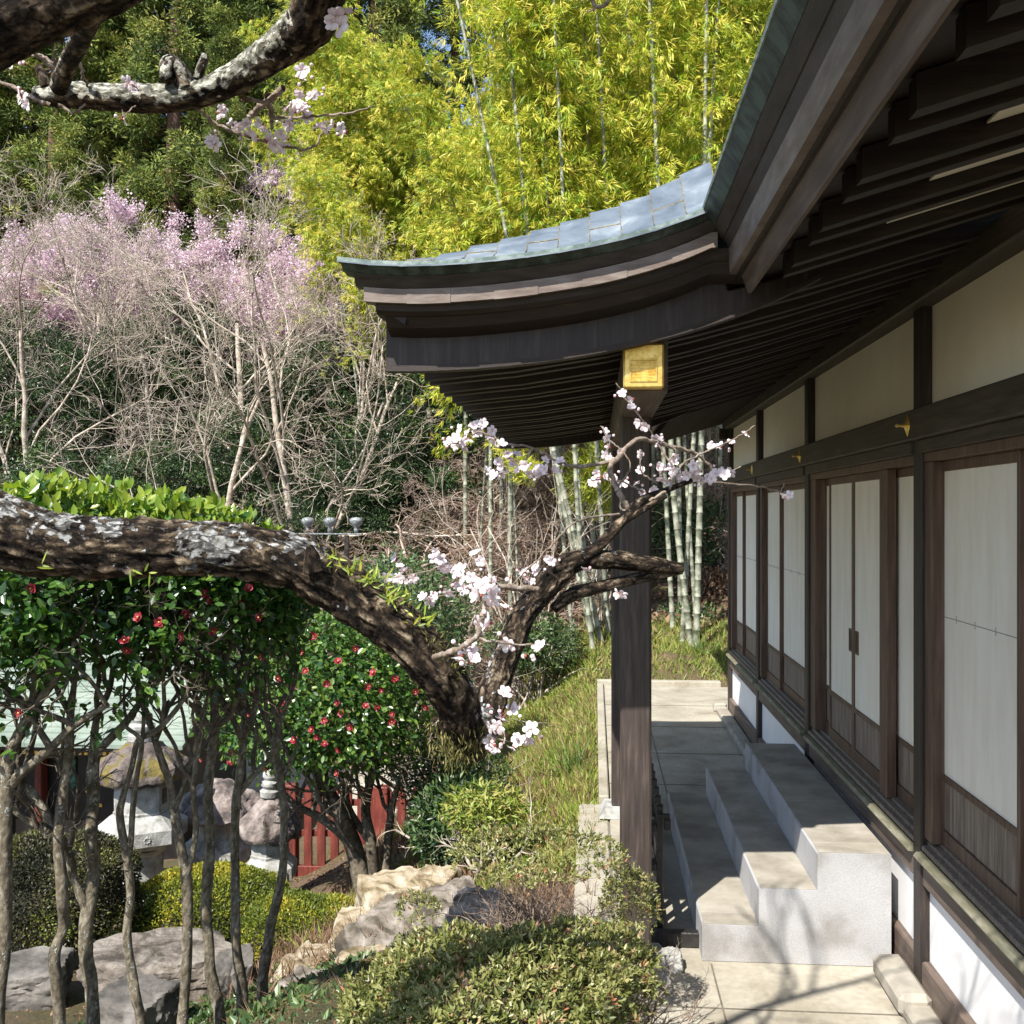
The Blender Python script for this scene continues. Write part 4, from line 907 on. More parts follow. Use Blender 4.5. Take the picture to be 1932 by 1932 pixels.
def bud_mesh():
    b = MB(); b.lathe([(.03, -.14), (.11, -.08), (.14, 0), (.12, .03)], 8, mi=1, cap=False); b.lathe([(.12, .02), (.17, .10), (.15, .2), (.06, .28), (.0, .3)], 8, mi=0, cap=False)
    o = b.build('bud', [M['petal'], M['calyx']], None, smooth=True); me = o.data; bpy.data.objects.remove(o); return me
BUD = bud_mesh()
BL = []   # (px, py, depth, size px)
def bl(d, s, pts):
    for (x, y) in pts: BL.append((x, y, d, s))
bl(1.92, 23, [(848, 836), (862, 826), (872, 834), (880, 818), (868, 812), (893, 806), (886, 828), (906, 802), (858, 842), (876, 845), (898, 815), (925, 822), (936, 832), (945, 838), (930, 812), (912, 798)])
bl(1.95, 22, [(920, 888), (932, 898), (945, 893), (950, 882), (960, 865), (972, 872), (965, 880), (975, 856), (958, 852), (982, 890), (992, 880), (1000, 892), (1012, 885), (1020, 896), (1030, 884), (1042, 888), (1030, 870), (1056, 872), (1062, 866), (1010, 900), (940, 872)])
bl(2.08, 22, [(1174, 744), (1194, 753), (1192, 772), (1207, 795), (1216, 802), (1240, 829), (1244, 834), (1138, 816), (1143, 826), (1152, 843), (1143, 859), (1150, 866), (1168, 846), (1210, 856), (1268, 862), (1274, 875), (1276, 886), (1266, 880), (1240, 882), (1248, 892), (1252, 878), (1208, 890), (1214, 884), (1126, 893), (1132, 903), (1118, 912), (1138, 898), (1168, 908), (1178, 914), (1160, 902), (1198, 911), (1212, 926), (1222, 934), (1232, 922), (1246, 902), (1262, 906), (1275, 899), (1284, 908), (1270, 890), (1296, 898), (1308, 893), (1316, 900), (1324, 890), (1335, 908), (1342, 902), (1350, 895), (1360, 893), (1370, 897), (1380, 890), (1308, 880), (1322, 906)])
bl(2.15, 21, [(1491, 934), (1482, 937), (1407, 817), (1378, 837), (1362, 845), (1342, 845)])
bl(1.76, 23, [(824, 1040), (832, 1055), (836, 1068), (820, 1050), (842, 1072), (896, 1044), (904, 1060), (748, 1055), (754, 1070), (764, 1080), (770, 1092), (742, 1090), (732, 1088), (756, 1092), (850, 1072), (862, 1082), (872, 1092), (888, 1088), (904, 1090), (858, 1100), (877, 1112), (895, 1098), (801, 1129), (812, 1134), (826, 1124), (847, 1116), (780, 1090), (868, 1074)])
bl(1.86, 22, [(951, 1145), (980, 1146), (995, 1091), (1005, 1098), (1016, 1082), (1012, 1068), (1035, 1053), (1040, 1060), (1105, 1072), (1174, 1122), (1167, 1120), (990, 1080)])
bl(1.30, 38, [(905, 1122), (922, 1112), (938, 1120), (930, 1100), (912, 1104), (928, 1128), (925, 1174), (907, 1178), (869, 1236), (880, 1228), (890, 1246), (888, 1222), (959, 1218), (1021, 1223)])
bl(1.46, 30, [(951, 1308), (966, 1340), (950, 1353), (942, 1371), (955, 1386), (924, 1400), (935, 1408), (968, 1411), (979, 1400), (997, 1394), (1002, 1378), (930, 1372), (948, 1345)])
bl(1.69, 26, [(569, 150), (577, 138), (571, 132), (585, 182), (590, 176), (565, 205), (556, 212), (574, 208), (562, 196), (545, 235), (552, 228), (520, 255), (512, 262), (530, 250), (500, 240), (492, 232), (440, 235), (450, 240), (420, 206), (413, 212), (396, 268), (402, 260), (408, 272), (474, 252), (484, 258), (630, 236), (645, 240), (652, 250), (614, 242), (608, 236), (505, 265), (545, 262), (520, 275), (532, 278), (470, 232), (580, 222), (540, 205), (568, 172)])
bl(1.59, 28, [(245, 158), (256, 166), (230, 223), (48, 188), (55, 196), (40, 182), (22, 115), (30, 118), (112, 145)])
bl(1.48, 40, [(628, 45), (642, 52), (648, 24), (632, 30)])
BL.sort(key=lambda q: -q[3]+.01*((q[0]*7+q[1]*3) % 11))
rb = random.Random(77); acc = [[], [], [], []]; rest = MB()
def face_dir(rd):
    return Vector((-.35+rd.gauss(0, .55), -.75+rd.gauss(0, .5), .05+rd.gauss(0, .65))).normalized()
for k, (x, y, d, s_) in enumerate(BL):
    p = P(x+rb.uniform(-2, 2), y+rb.uniform(-2, 2), d+rb.uniform(-.02, .02)); size = s_*d/FPX*1.10*rb.uniform(.85, 1.1)
    q = face_dir(rb).to_track_quat('Z', 'Y'); me = BM[rb.choice([0, 0, 1, 1, 2, 3])]
    Mx = Matrix.Translation(Vector(p)) @ q.to_matrix().to_4x4() @ Matrix.Rotation(rb.uniform(0, 6.3), 4, 'Z') @ Matrix.Scale(size, 4)
    if k < 96:
        o = bpy.data.objects.new('blossom', me); COL.objects.link(o); o.parent = PLUM; o.matrix_parent_inverse = Matrix.Translation(-PLUM.location); o.matrix_basis = Mx
    else:
        V = np.array([Mx @ v.co for v in me.vertices]); mi = [pl.material_index for pl in me.polygons]
        base = rest.n
        for pl in me.polygons: rest.f.append(tuple(i+base for i in pl.vertices)); rest.r.append(rb.random()); rest.m.append(pl.material_index)
        rest.v.append(V); rest.n += len(V)
# buds and short stalks
for (x, y, d, s_) in BL:
    for _ in range(rb.choice([0, 1, 1, 2])):
        p = P(x+rb.uniform(-22, 22)*s_/26, y+rb.uniform(-16, 16)*s_/26, d+rb.uniform(-.02, .02)); size = s_*d/FPX*.75
        Mx = Matrix.Translation(Vector(p)) @ face_dir(rb).to_track_quat('Z', 'Y').to_matrix().to_4x4() @ Matrix.Scale(size, 4)
        V = np.array([Mx @ v.co for v in BUD.vertices]); base = rest.n
        for pl in BUD.polygons: rest.f.append(tuple(i+base for i in pl.vertices)); rest.r.append(rb.random()); rest.m.append(pl.material_index)
        rest.v.append(V); rest.n += len(V)
o = rest.build('small_blossoms', [M['petal'], M['calyx'], M['stamen']], PLUM); o['kind'] = 'stuff'
# epiphytic fern blades and moss on the big limb
M['fern'] = leafmat('fern_blade', [(0, (.10, .17, .02)), (.6, (.26, .33, .03)), (1, (.42, .42, .05))], .5, .3)
for (x, y, n, sp, d_, z_) in ((700, 1100, 22, 14, 1.385, 1), (742, 1128, 20, 14, 1.385, 1), (668, 1078, 14, 12, 1.385, 1), (790, 1172, 12, 14, 1.39, 1), (625, 1052, 7, 8, 1.385, 1), (245, 1075, 5, 8, 1.365, 0), (270, 1082, 3, 7, 1.365, 0), (70, 1070, 3, 8, 1.365, 0), (385, 1100, 3, 8, 1.365, 0)):
    pos = np.array([P(x+rb.gauss(0, sp), y+rb.gauss(0, sp*.5), d_+rb.uniform(-.015, .015)) for _ in range(n)])
    ax = np.array([(rb.gauss(.3, .6), rb.gauss(-.3, .4), rb.gauss(.6*z_, .45)) for _ in range(n)])
    link('fern_tuft', leaves('fern_tuft', pos, ax, np.tile([[0, -1., .3]], (n, 1))+rng.normal(size=(n, 3))*.2, rng.uniform(.010, .026, n), rng.uniform(.0022, .0038, n), M['fern'], oval=True), PLUM)
pos = []; ax = []
for t in range(900):
    u = rb.random(); x = np.interp(u, [0, .5, 1], [590, 740, 865]); y = np.interp(u, [0, .5, 1], [1050, 1130, 1270])
    pos.append(P(x+rb.gauss(0, 10), y+rb.gauss(0, 9), 1.415+rb.gauss(0, .012))); ax.append((rb.gauss(0, .6), rb.gauss(-.3, .6), rb.gauss(.4, .6)))
for t in range(900):
    x = rb.gauss(862, 24); pos.append(P(x, 1385+rb.gauss(0, 26), 1.50+rb.gauss(0, .02))); ax.append((rb.gauss(0, .35), rb.gauss(-.2, .4), rb.gauss(-.9, .4)))
pos = np.array(pos); ax = np.array(ax); n = len(pos)
link('moss', leaves('moss', pos, ax, rng.normal(size=(n, 3)), rng.uniform(.006, .017, n), rng.uniform(.0012, .0028, n), M['lf_moss'], oval=False), PLUM)
# ================================================================ GARDEN STONES, LANTERNS, FENCE, GATE
def rock(name, c, size, mat, label, seed, group=None, flat=.0, cuts=12, sub=5, rz=0):
    import bmesh
    rd = random.Random(seed); bm = bmesh.new(); bmesh.ops.create_icosphere(bm, subdivisions=sub, radius=1)
    pl = []
    for k in range(cuts):
        n = Vector((rd.gauss(0, 1), rd.gauss(0, 1), rd.gauss(0, 1)*.6)).normalized(); pl.append((n, rd.uniform(.66, .95)))
    t_ = rd.uniform(-.5, .5)
    for k in range(4): a_ = t_+k*math.pi/2+rd.uniform(-.15, .15); pl.append((Vector((math.cos(a_), math.sin(a_), rd.uniform(.0, .22))).normalized(), rd.uniform(.55, .68)))
    pl.append((Vector((rd.uniform(-.10, .10), rd.uniform(-.22, -.02), 1)).normalized(), .52))
    off = Vector((seed*3.1, seed*1.7, 0))
    for v in bm.verts:
        d = v.co.normalized(); r = 1.0
        for n, h in pl:
            q = d.dot(n)
            if q > .05: r = min(r, h/q)
        r *= 1+.09*mn.fractal(d*2.2+off, 1, 2, 4)+.035*mn.noise(d*7+off)-.04*max(0, .25-abs(mn.noise(d*4+off)))*2+.015*mn.noise(d*22+off)
        x, y, z = d*r; x *= size[0]; y *= size[1]; z *= size[2]
        v.co = (x*math.cos(rz)-y*math.sin(rz), x*math.sin(rz)+y*math.cos(rz), z)
    me = bpy.data.meshes.new(name); bm.to_mesh(me); bm.free(); me.materials.append(mat)
    me.polygons.foreach_set('use_smooth', [True]*len(me.polygons))
    try: me.set_sharp_from_angle(angle=R_(38))
    except Exception: pass
    o = link(name, me); o.location = c
    return tag(o, label, 'rock', group)
def rk(px, py, d, w_, dep, h, mat, label, seed, **k):      # top centre seen at px,py
    p = P(px, py, d); return rock('rock', (p[0], p[1], p[2]-h*.62), (w_, dep, h), mat, label, seed, group='stones of the garden slope', **k)
rk(745, 1648, 7.9, .46, .42, .50, M['rock'], 'big tan block with a flat top and petals on it, highest of the stone slope', 1)
rk(820, 1640, 7.9, .30, .34, .40, M['rock'], 'tan rock just right of the highest flat topped block', 21)
rk(672, 1728, 7.4, .30, .40, .46, M['rock'], 'steep tan rock leaning below the flat topped block', 2)
rk(625, 1790, 6.9, .36, .40, .40, M['rock'], 'low tan slab at the left edge of the stone slope', 3)
rk(568, 1800, 6.9, .22, .30, .30, M['rock'], 'small tan rock at the lower left, beside the dark clipped hedge', 4)
rk(735, 1722, 6.8, .40, .46, .46, M['rockg'], 'broad grey brown block in the middle of the stone slope', 5)
rk(842, 1672, 6.7, .36, .50, .62, M['rockg'], 'tall grey block half hidden behind the bare azalea twigs', 6)
rk(815, 1762, 6.0, .40, .40, .46, M['rockg'], 'grey flat block just above the big round azalea', 7)
rk(700, 1800, 6.3, .34, .36, .34, M['rock'], 'sunlit tan flat stone below the broad grey brown block', 22)
rk(575, 1842, 6.0, .22, .24, .18, M['rockg'], 'flat stepping stone right of the thin camellia stem', 8)
rk(655, 1838, 5.9, .24, .24, .20, M['rockg'], 'flat stepping stone second from the thin camellia stem', 9)
rk(742, 1842, 5.6, .20, .24, .20, M['rockd'], 'darker flat stone under the left side of the azalea', 10)
rk(905, 1705, 6.1, .34, .44, .55, M['rockg'], 'pale grey rock seen through the bare azalea twigs', 15)
rk(960, 1765, 5.5, .30, .34, .45, M['rock'], 'tan rock low behind the azalea leaves near the post', 16)
rk(1135, 1735, 5.35, .13, .2, .28, M['stone_w'], 'squared pale stone at the terrace edge left of the near post', 17)
rk(310, 1782, 7.3, .86, .55, .22, M['rockb'], 'broad flat grey slab lying in front of the yellow green hedge', 11)
rk(442, 1800, 7.0, .20, .34, .34, M['rockd'], 'upright dark edged stone at the right end of the flat slab', 12)
rk(262, 1858, 6.4, .36, .34, .30, M['rockd'], 'dark jagged stone below the flat grey slab', 13)
rk(50, 1812, 7.4, .5, .4, .22, M['rockd'], 'grey stone in the shade at the far left under the dark hedge', 14)
p = G(1262, 1925)
rock('rock', (p[0], p[1]-.05, .04), (.10, .10, .09), M['stone_w'], 'small rough pale stone standing on the walkway edge at the bottom', 19, group='stones of the garden slope')

def lantern(cx, d, yfin, yrt, yrb, rw, yfb, fw, ypb, pw, zg, label, roofmat, bodymat, seed, rot=.3, fin=True):
    s = d/FPX; base = P(cx, HOR, d); c = (base[0], base[1]); z = lambda y: CAMZ+(HOR-y)*s
    root = empty('stone_lantern', (c[0], c[1], zg), label, 'stone lantern', 'stone lanterns in the lower garden')
    def lat(prof, n, rot, name, mat, rough=.012, sub=True):
        # dense lathe with polygonal section, corners kept, rough stone relief
        m = 10 if n == 6 else 40//n*1
        k = n*m; V = []; F = []
        pr = []
        for i in range(len(prof)-1):
            for t in np.linspace(0, 1, 5)[:-1]: pr.append((prof[i][0]*(1-t)+prof[i+1][0]*t, prof[i][1]*(1-t)+prof[i+1][1]*t))
        pr.append(prof[-1])
        for (r, zz) in pr:
            for j in range(k):
                a = 2*math.pi*j/k; seg = 2*math.pi/n; q = (a % seg)-seg/2
                rr = r*math.cos(seg/2)/math.cos(q) if n < 12 else r
                x, y = rr*math.cos(a+rot), rr*math.sin(a+rot)
                nn = mn.fractal(Vector((x*7+seed, y*7, zz*7)), 1, 2, 4)*rough
                V.append((c[0]+x*(1+nn/max(r, .03)), c[1]+y*(1+nn/max(r, .03)), zz+nn*.6))
        for i in range(len(pr)-1):
            for j in range(k): F.append((i*k+j, i*k+(j+1) % k, (i+1)*k+(j+1) % k, (i+1)*k+j))
        F.append(tuple(range(k))[::-1]); F.append(tuple((len(pr)-1)*k+j for j in range(k)))
        b = MB(); b.add(V, F); o = b.build(name, mat, root, smooth=True); o.data.set_sharp_from_angle(angle=R_(24)); return o
    R = rw*s; Fw = fw*s; Pw = pw*s
    zt, zb, zf, zp = z(yrt), z(yrb), z(yfb), z(ypb)
    H = zt-zb
    # roof: swelling mushroom hexagon with curled corners
    m = 12; k = 6*m; V = []; prof = [(.10, 1.0), (.28, .94), (.50, .80), (.72, .62), (.90, .44), (1.0, .27), (1.0, .06), (.93, -.03), (.45, .02)]
    pr = []
    for i in range(len(prof)-1):
        for t in (0, .34, .67): pr.append((prof[i][0]*(1-t)+prof[i+1][0]*t, prof[i][1]*(1-t)+prof[i+1][1]*t))
    pr.append(prof[-1])
    for (r, h) in pr:
        for j in range(k):
            a = 2*math.pi*j/k; q = abs(((a*6/(2*math.pi)) % 1)-.5)*2       # 1 at corners
            cr = q**3; rr = R*r*(1-.10*(1-q))*(1+.06*cr*max(0, r-.6)/.4); zz = zb+H*h+H*.12*cr*max(0, r-.6)/.4
            x, y = rr*math.cos(a+rot), rr*math.sin(a+rot); nn = mn.fractal(Vector((x*6+seed*3, y*6, zz*6)), 1, 2, 5)*.045-.03*max(0, .2-abs(mn.noise(Vector((x*9, y*9+seed, zz*4)))))*3
            V.append((c[0]+x*(1+nn/R), c[1]+y*(1+nn/R), zz+nn*.6))
    F = [(i*k+j, i*k+(j+1) % k, (i+1)*k+(j+1) % k, (i+1)*k+j)[::-1] for i in range(len(pr)-1) for j in range(k)]+[tuple(range(k))]
    b = MB(); b.add(V, F); o = b.build('roof', roofmat, root, smooth=True); o.data.set_sharp_from_angle(angle=R_(40))
    if fin:
        zf0 = z(yfin); h = zf0-zt; f = R*.30
        lat([(f*1.0, zt-.02), (f*1.05, zt+h*.12), (f*.7, zt+h*.2), (f*.95, zt+h*.32), (f*.98, zt+h*.42), (f*.55, zt+h*.5), (f*.75, zt+h*.62), (f*.74, zt+h*.74), (f*.4, zt+h*.9), (f*.08, zf0)], 16, 0, 'finial', bodymat if seed % 2 else roofmat, .006)
    lat([(Fw*.98, zf), (Fw, zf+(zb-zf)*.1), (Fw*.95, zf+(zb-zf)*.14), (Fw*.95, zb-.02), (Fw*.98, zb+.03)], 6, rot, 'fire_box', bodymat, .004)
    # flat dark patch on the fire box stands in for a shaded opening
    b = MB()
    for kf in (4, 5):
        a = rot+math.pi/6+kf*math.pi/3; n_ = np.array([math.cos(a), math.sin(a), 0]); t_ = np.array([-math.sin(a), math.cos(a), 0]); ap = Fw*.95*math.cos(math.pi/6)+.006
        zc = (zf+zb)/2; hw = Fw*.20; hh = (zb-zf)*.22; cc = np.array([c[0], c[1], zc])+n_*ap
        if kf == 5:
            b.add([cc-t_*hw-[0, 0, hh], cc+t_*hw-[0, 0, hh], cc+t_*hw+[0, 0, hh], cc-t_*hw+[0, 0, hh]], [(0, 1, 2, 3)])
    b.build('dark_window_patch', M['rockd'], root)
    lat([(Pw*.62, zp-.10), (Pw*.9, zp-.02), (Pw, zp), (Pw, zp+(zf-zp)*.55), (Pw*.72, zf-.01), (Fw*1.0, zf+.01)], 6, rot, 'platform', bodymat, .006)
    # carved flower and panel on the platform faces
    b = MB()
    for kf in (3, 4, 5):
        a = rot+math.pi/6+kf*math.pi/3; n_ = np.array([math.cos(a), math.sin(a), 0]); t_ = np.array([-math.sin(a), math.cos(a), 0]); ap = Pw*math.cos(math.pi/6)+.002
        zc = zp+(zf-zp)*.27; hh = (zf-zp)*.20; hw = Pw*.40; cc = np.array([c[0], c[1], zc])+n_*ap
        if seed == 1:
            for q in range(8):
                t = 2*math.pi*q/8; pc = cc+t_*math.cos(t)*hh*.55+np.array([0, 0, 1])*math.sin(t)*hh*.55
                b.lathe([(hh*.0, 0), (hh*.26, .0)], 8, c=(0, 0, 0)) if False else b.box(pc[0]-hh*.19, pc[0]+hh*.19, pc[1]-.010, pc[1]+.008, pc[2]-hh*.19, pc[2]+hh*.19, .006)
        else:
            for q in range(6):
                pc = cc+t_*hw*(q-2.5)/3.2; b.box(pc[0]-hw*.07, pc[0]+hw*.07, pc[1]-.012, pc[1]+.008, pc[2]-hh*.8, pc[2]+hh*.8, .005)
    b.build('carved_ornament', bodymat, root)
    lat([(Pw*.55, zg+.22), (Pw*.46, zg+.3), (Pw*.44, (zg+zp)/2), (Pw*.48, zp-.16), (Pw*.62, zp-.09)], 16, 0, 'shaft', bodymat, .006)
    lat([(Pw*1.0, zg-.1), (Pw*1.0, zg+.1), (Pw*.62, zg+.23)], 6, rot, 'base', bodymat, .01)
lantern(268, 10.6, 1334, 1392, 1468, 84, 1532, 52, 1578, 84, -1.75, 'tallest stone lantern, with a mossy brown roof and a flower carved below', M['stone_r'], M['stone_w'], 1, rot=.55)
lantern(412, 11.3, 1455, 1470, 1538, 82, 1576, 42, 1618, 68, -1.85, 'middle stone lantern with a weathered brown roof and no finial', M['stone_p'], M['stone_w'], 2, rot=.2, fin=False)
lantern(510, 9.9, 1445, 1498, 1578, 58, 1612, 38, 1652, 52, -1.75, 'smallest stone lantern, pinkish roof and ringed finial, beside the red fence', M['stone_p'], M['stone_w'], 3, rot=.62)

FC = empty('red_fence', (-2.6, 11.2, -1.6), 'low red painted picket fence behind the stone lanterns', 'fence')
fx0 = P(545, HOR, 11.2)[0]; fx1 = P(850, HOR, 11.2)[0]
y_ = 11.2; b0 = None
for x in np.arange(fx0, fx1, .15):
    if b0 is None:
        b = MB(); b.box(x-.045, x+.045, y_-.02, y_+.02, -1.62, -.66, .006); b.add([(x-.045, y_-.02, -.66), (x+.045, y_-.02, -.66), (x+.045, y_+.02, -.66), (x-.045, y_+.02, -.66), (x, y_-.02, -.60), (x, y_+.02, -.60)], [(0, 1, 4), (2, 3, 5), (1, 2, 5, 4), (3, 0, 4, 5)])
        b0 = b.build('picket', M['red'], FC); xx0 = x
    else: c = b0.copy(); COL.objects.link(c); c.location = (x-xx0, 0, 0)
for z in (-.80, -1.15): b = MB(); b.box(fx0-.1, fx1+.2, y_+.021, y_+.06, z-.035, z+.035, .004); b.build('rail', M['red'], FC)
b = MB(); b.box(fx0-.1, fx1+.2, y_-.03, y_+.03, -1.72, -1.50, .005); b.build('base_board', M['red'], FC)
for x in (fx0-.05, fx0+.98): b = MB(); b.box(x-.075, x+.075, y_-.07, y_+.07, -1.75, -.60, .01); b.build('post', M['red'], FC)

# ornate gate building at the far left
GT = empty('ornate_gate', (-7.5, 14.2, -2.5), 'black and gold gate building with a pale green ribbed roof at far left', 'gate building')
def gx(px, d=13.6): return float(P(px, HOR, d)[0])
ze = CAMZ-(1424-HOR)/FPX*13.0
b = MB(); b.box(gx(-420), gx(300), 13.95, 16.6, -2.7, ze+.1); b.build('wall', M['black'], GT)
b = MB(); n = 34; x0, x1 = gx(-480, 13), gx(378, 14)
for i in range(n):          # roof courses stepping back, each a shallow ledge
    t0, t1 = i/n, (i+1)/n; yA, yB = 13.0+3.4*t0, 13.0+3.4*t1; zA, zB = ze+2.15*t0**1.05, ze+2.15*t1**1.05
    b.add([(x0, yA, zA+.022), (x1-.0*t0, yA, zA+.022), (x1, yB, zB), (x0, yB, zB), (x0, yA, zA-.03), (x1, yA, zA-.03), (x1, yB, zB-.05), (x0, yB, zB-.05)], [(0, 1, 2, 3), (4, 5, 1, 0), (5, 6, 2, 1), (7, 4, 0, 3), (4, 7, 6, 5)])
b.build('roof', M['greentile'], GT)
b = MB(); b.box(x0+.05, x1-.05, 13.05, 13.12, ze-.09, ze-.035, .004); b.build('eave_board', M['black'], GT)
first = None
for k in range(16):
    px = 4+k*12.6
    if first is None:
        b = MB(); x = gx(px, 13.2); b.box(x-.026, x+.026, 13.14, 13.9, ze-.155, ze-.10, .003); first = b.build('gold_rafter_end', M['gold'], GT); xx0 = x
    else: c = first.copy(); COL.objects.link(c); c.location = (gx(px, 13.2)-xx0, 0, 0)
def zz(y, d=13.85): return CAMZ+(HOR-y)/FPX*d
b = MB(); F_ = 13.94
for (sx, ya_, yb2) in ((142, 1434, 1500), (142, 1528, 1575), (188, 1480, 1520)):
    b.box(gx(sx-3.5, 13.9), gx(sx+3.5, 13.9), F_-.02, F_+.001, zz(yb2), zz(ya_), .004)
b.build('gold_strap', M['gold'], GT)
b = MB()
for (sx, ys) in ((142, (1438, 1481, 1501, 1543)), (188, (1481, 1501, 1520))):
    for yy in ys: b.box(gx(sx+3.5, 13.9), gx(sx+15, 13.9), F_-.018, F_+.001, zz(yy+3.5), zz(yy-3.5), .006)
b.build('gold_tab', M['gold'], GT)
b = MB()
for (sx, yy) in ((142, 1459), (142, 1521), (211, 1481), (211, 1501), (163, 1481), (163, 1501), (188, 1530), (163, 1438), (130, 1513)):
    cx_, cz_ = gx(sx, 13.9), zz(yy); r = .032 if sx != 130 else .06
    V = [(cx_+r*math.cos(a), F_-.012, cz_+r*math.sin(a)) for a in np.arange(12)*math.pi/6]; b.add(V+[(v[0], F_, v[2]) for v in V], [tuple(range(12))[::-1]]+[(i, (i+1) % 12, 12+(i+1) % 12, 12+i)[::-1] for i in range(12)])
b.build('gold_stud', M['gold'], GT)
b = MB(); b.box(gx(70, 13.9), gx(104, 13.9), F_-.03, F_, zz(1512), zz(1436), .02)
M['carve'] = pm('green_carving', [(.40, (.006, .010, .009)), (.52, (.02, .10, .07)), (.75, (.05, .19, .13))], 14, .6, .8, 20, detail=2)
b.build('carved_panel', M['carve'], GT)
b = MB(); b.box(gx(24, 13.8), gx(38, 13.8), 13.75, 13.93, -2.6, ze-.16, .01); b.box(gx(-60, 13.8), gx(-45, 13.8), 13.75, 13.93, -2.6, ze-.16, .01); b.build('pillar', M['red'], GT)

# white lamps on a plank, far in the garden
LR = P(622, 1006, 20.0)
LP = empty('garden_lamp_stand', (float(LR[0]), float(LR[1]), float(LR[2])-1.2), 'three round white lamps on a pale plank far behind the plum limb', 'lamp stand')
b = MB(); b.box(LR[0]-.62, LR[0]+.65, LR[1]-.05, LR[1]+.05, LR[2]-.03, LR[2], .008); b.build('plank', M['lampw'], LP)
for px in (580, 622, 673):
    q = P(px, 988, 20.0); b = MB(); b.lathe([(.04, -.18), (.045, -.10), (.035, -.08), (.09, -.03), (.125, .03), (.13, .07), (.10, .11), (.0, .13)], 20, c=(q[0], LR[1], q[2])); b.build('lamp', M['lampw'], LP, smooth=True)
for px in (592, 655): q = P(px, 1010, 20.0); b = MB(); b.box(q[0]-.04, q[0]+.04, LR[1]-.04, LR[1]+.04, LR[2]-1.6, LR[2]-.041); b.build('leg', M['wood'], LP)

# ================================================================ HEDGES, AZALEAS, CAMELLIAS
def clump_noise(pos, s, seed):
    return np.array([mn.noise(Vector((p[0]*s+seed, p[1]*s, p[2]*s))) for p in pos])
def hedge(c, r, n, mat, label, seed, leafsize=.022, core='rockd', group=None, bump=.06):
    root = empty('clipped_hedge', (c[0], c[1], c[2]-r[2]), label, 'hedge', 'clipped hedges of the lower garden')
    d = nrmz(rng.normal(size=(n, 3))); d[:, 2] = np.where(d[:, 2] < -.5, -d[:, 2], d[:, 2])
    se = 1/((np.abs(d)**3).sum(1))**(1/3.)      # boxy ellipsoid
    wob = np.array([mn.noise(Vector(x*2.6)+Vector((seed, 0, 0))) for x in d])*.10
    q = (1-.13*rng.random(n)**1.5)+wob
    pos = np.array(c)+d*(se*q)[:, None]*np.array(r)
    ax = nrmz(d+rng.normal(size=(n, 3))*.7+np.array([0, 0, .3])); rn = np.clip(.5+.28*rng.normal(size=n)+.9*np.array([mn.noise(Vector(p*3.0)) for p in pos]), 0, 1)
    link('foliage', leaves('foliage', pos, ax, nrmz(d+rng.normal(size=(n, 3))*.5), rng.uniform(.7, 1.3, n)*leafsize, leafsize*.55, mat, rnd=rn, oval=False), root)
    # inner twigs
    out = []; rd = random.Random(seed)
    for k in range(70):
        a = rd.uniform(0, 6.3); e = np.array([math.cos(a)*r[0]*rd.uniform(.3, .92), math.sin(a)*r[1]*rd.uniform(.3, .92), r[2]*rd.uniform(-.2, .8)]); s_ = np.array([e[0]*.3, e[1]*.3, -r[2]*.98])
        m_ = (s_+e)/2+np.array([rd.gauss(0, .06), rd.gauss(0, .06), 0]); out.append((np.array(c)+np.array([s_, m_, e]), np.array([.012, .009, .004]), 3))
    link('branches', fast_tubes('branches', out, M['bark_g'], sides=(5, 5, 4, 4)), root)
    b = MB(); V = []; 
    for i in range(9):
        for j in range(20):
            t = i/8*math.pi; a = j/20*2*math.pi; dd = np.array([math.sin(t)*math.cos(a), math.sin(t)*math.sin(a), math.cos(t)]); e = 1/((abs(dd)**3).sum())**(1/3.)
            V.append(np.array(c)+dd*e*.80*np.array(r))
    b.add(V, [(i*20+j, i*20+(j+1) % 20, (i+1)*20+(j+1) % 20, (i+1)*20+j)[::-1] for i in range(8) for j in range(20)]); b.build('added_dark_core', M['core'], root, smooth=True)  # added near-black solid blocks the hedge and stands in for its shaded inside
    return root
M['core'] = pm('hedge_core_dark', [(.3, (.008, .010, .004)), (.7, (.022, .020, .010))], 9, .95)
def hp(px, py, d): return P(px, py, d)
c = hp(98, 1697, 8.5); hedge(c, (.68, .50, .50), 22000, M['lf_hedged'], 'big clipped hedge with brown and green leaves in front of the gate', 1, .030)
c = hp(392, 1742, 9.0); hedge(c, (.70, .55, .44), 24000, M['lf_hedge'], 'rounded clipped hedge of bright yellow green leaves between the lanterns and slab', 2, .028)
c = hp(565, 1778, 8.2); hedge(c, (.46, .45, .33), 14000, M['lf_hedge'], 'low sloping hedge lit on top and black in shade, left of the rocks', 3, .026)

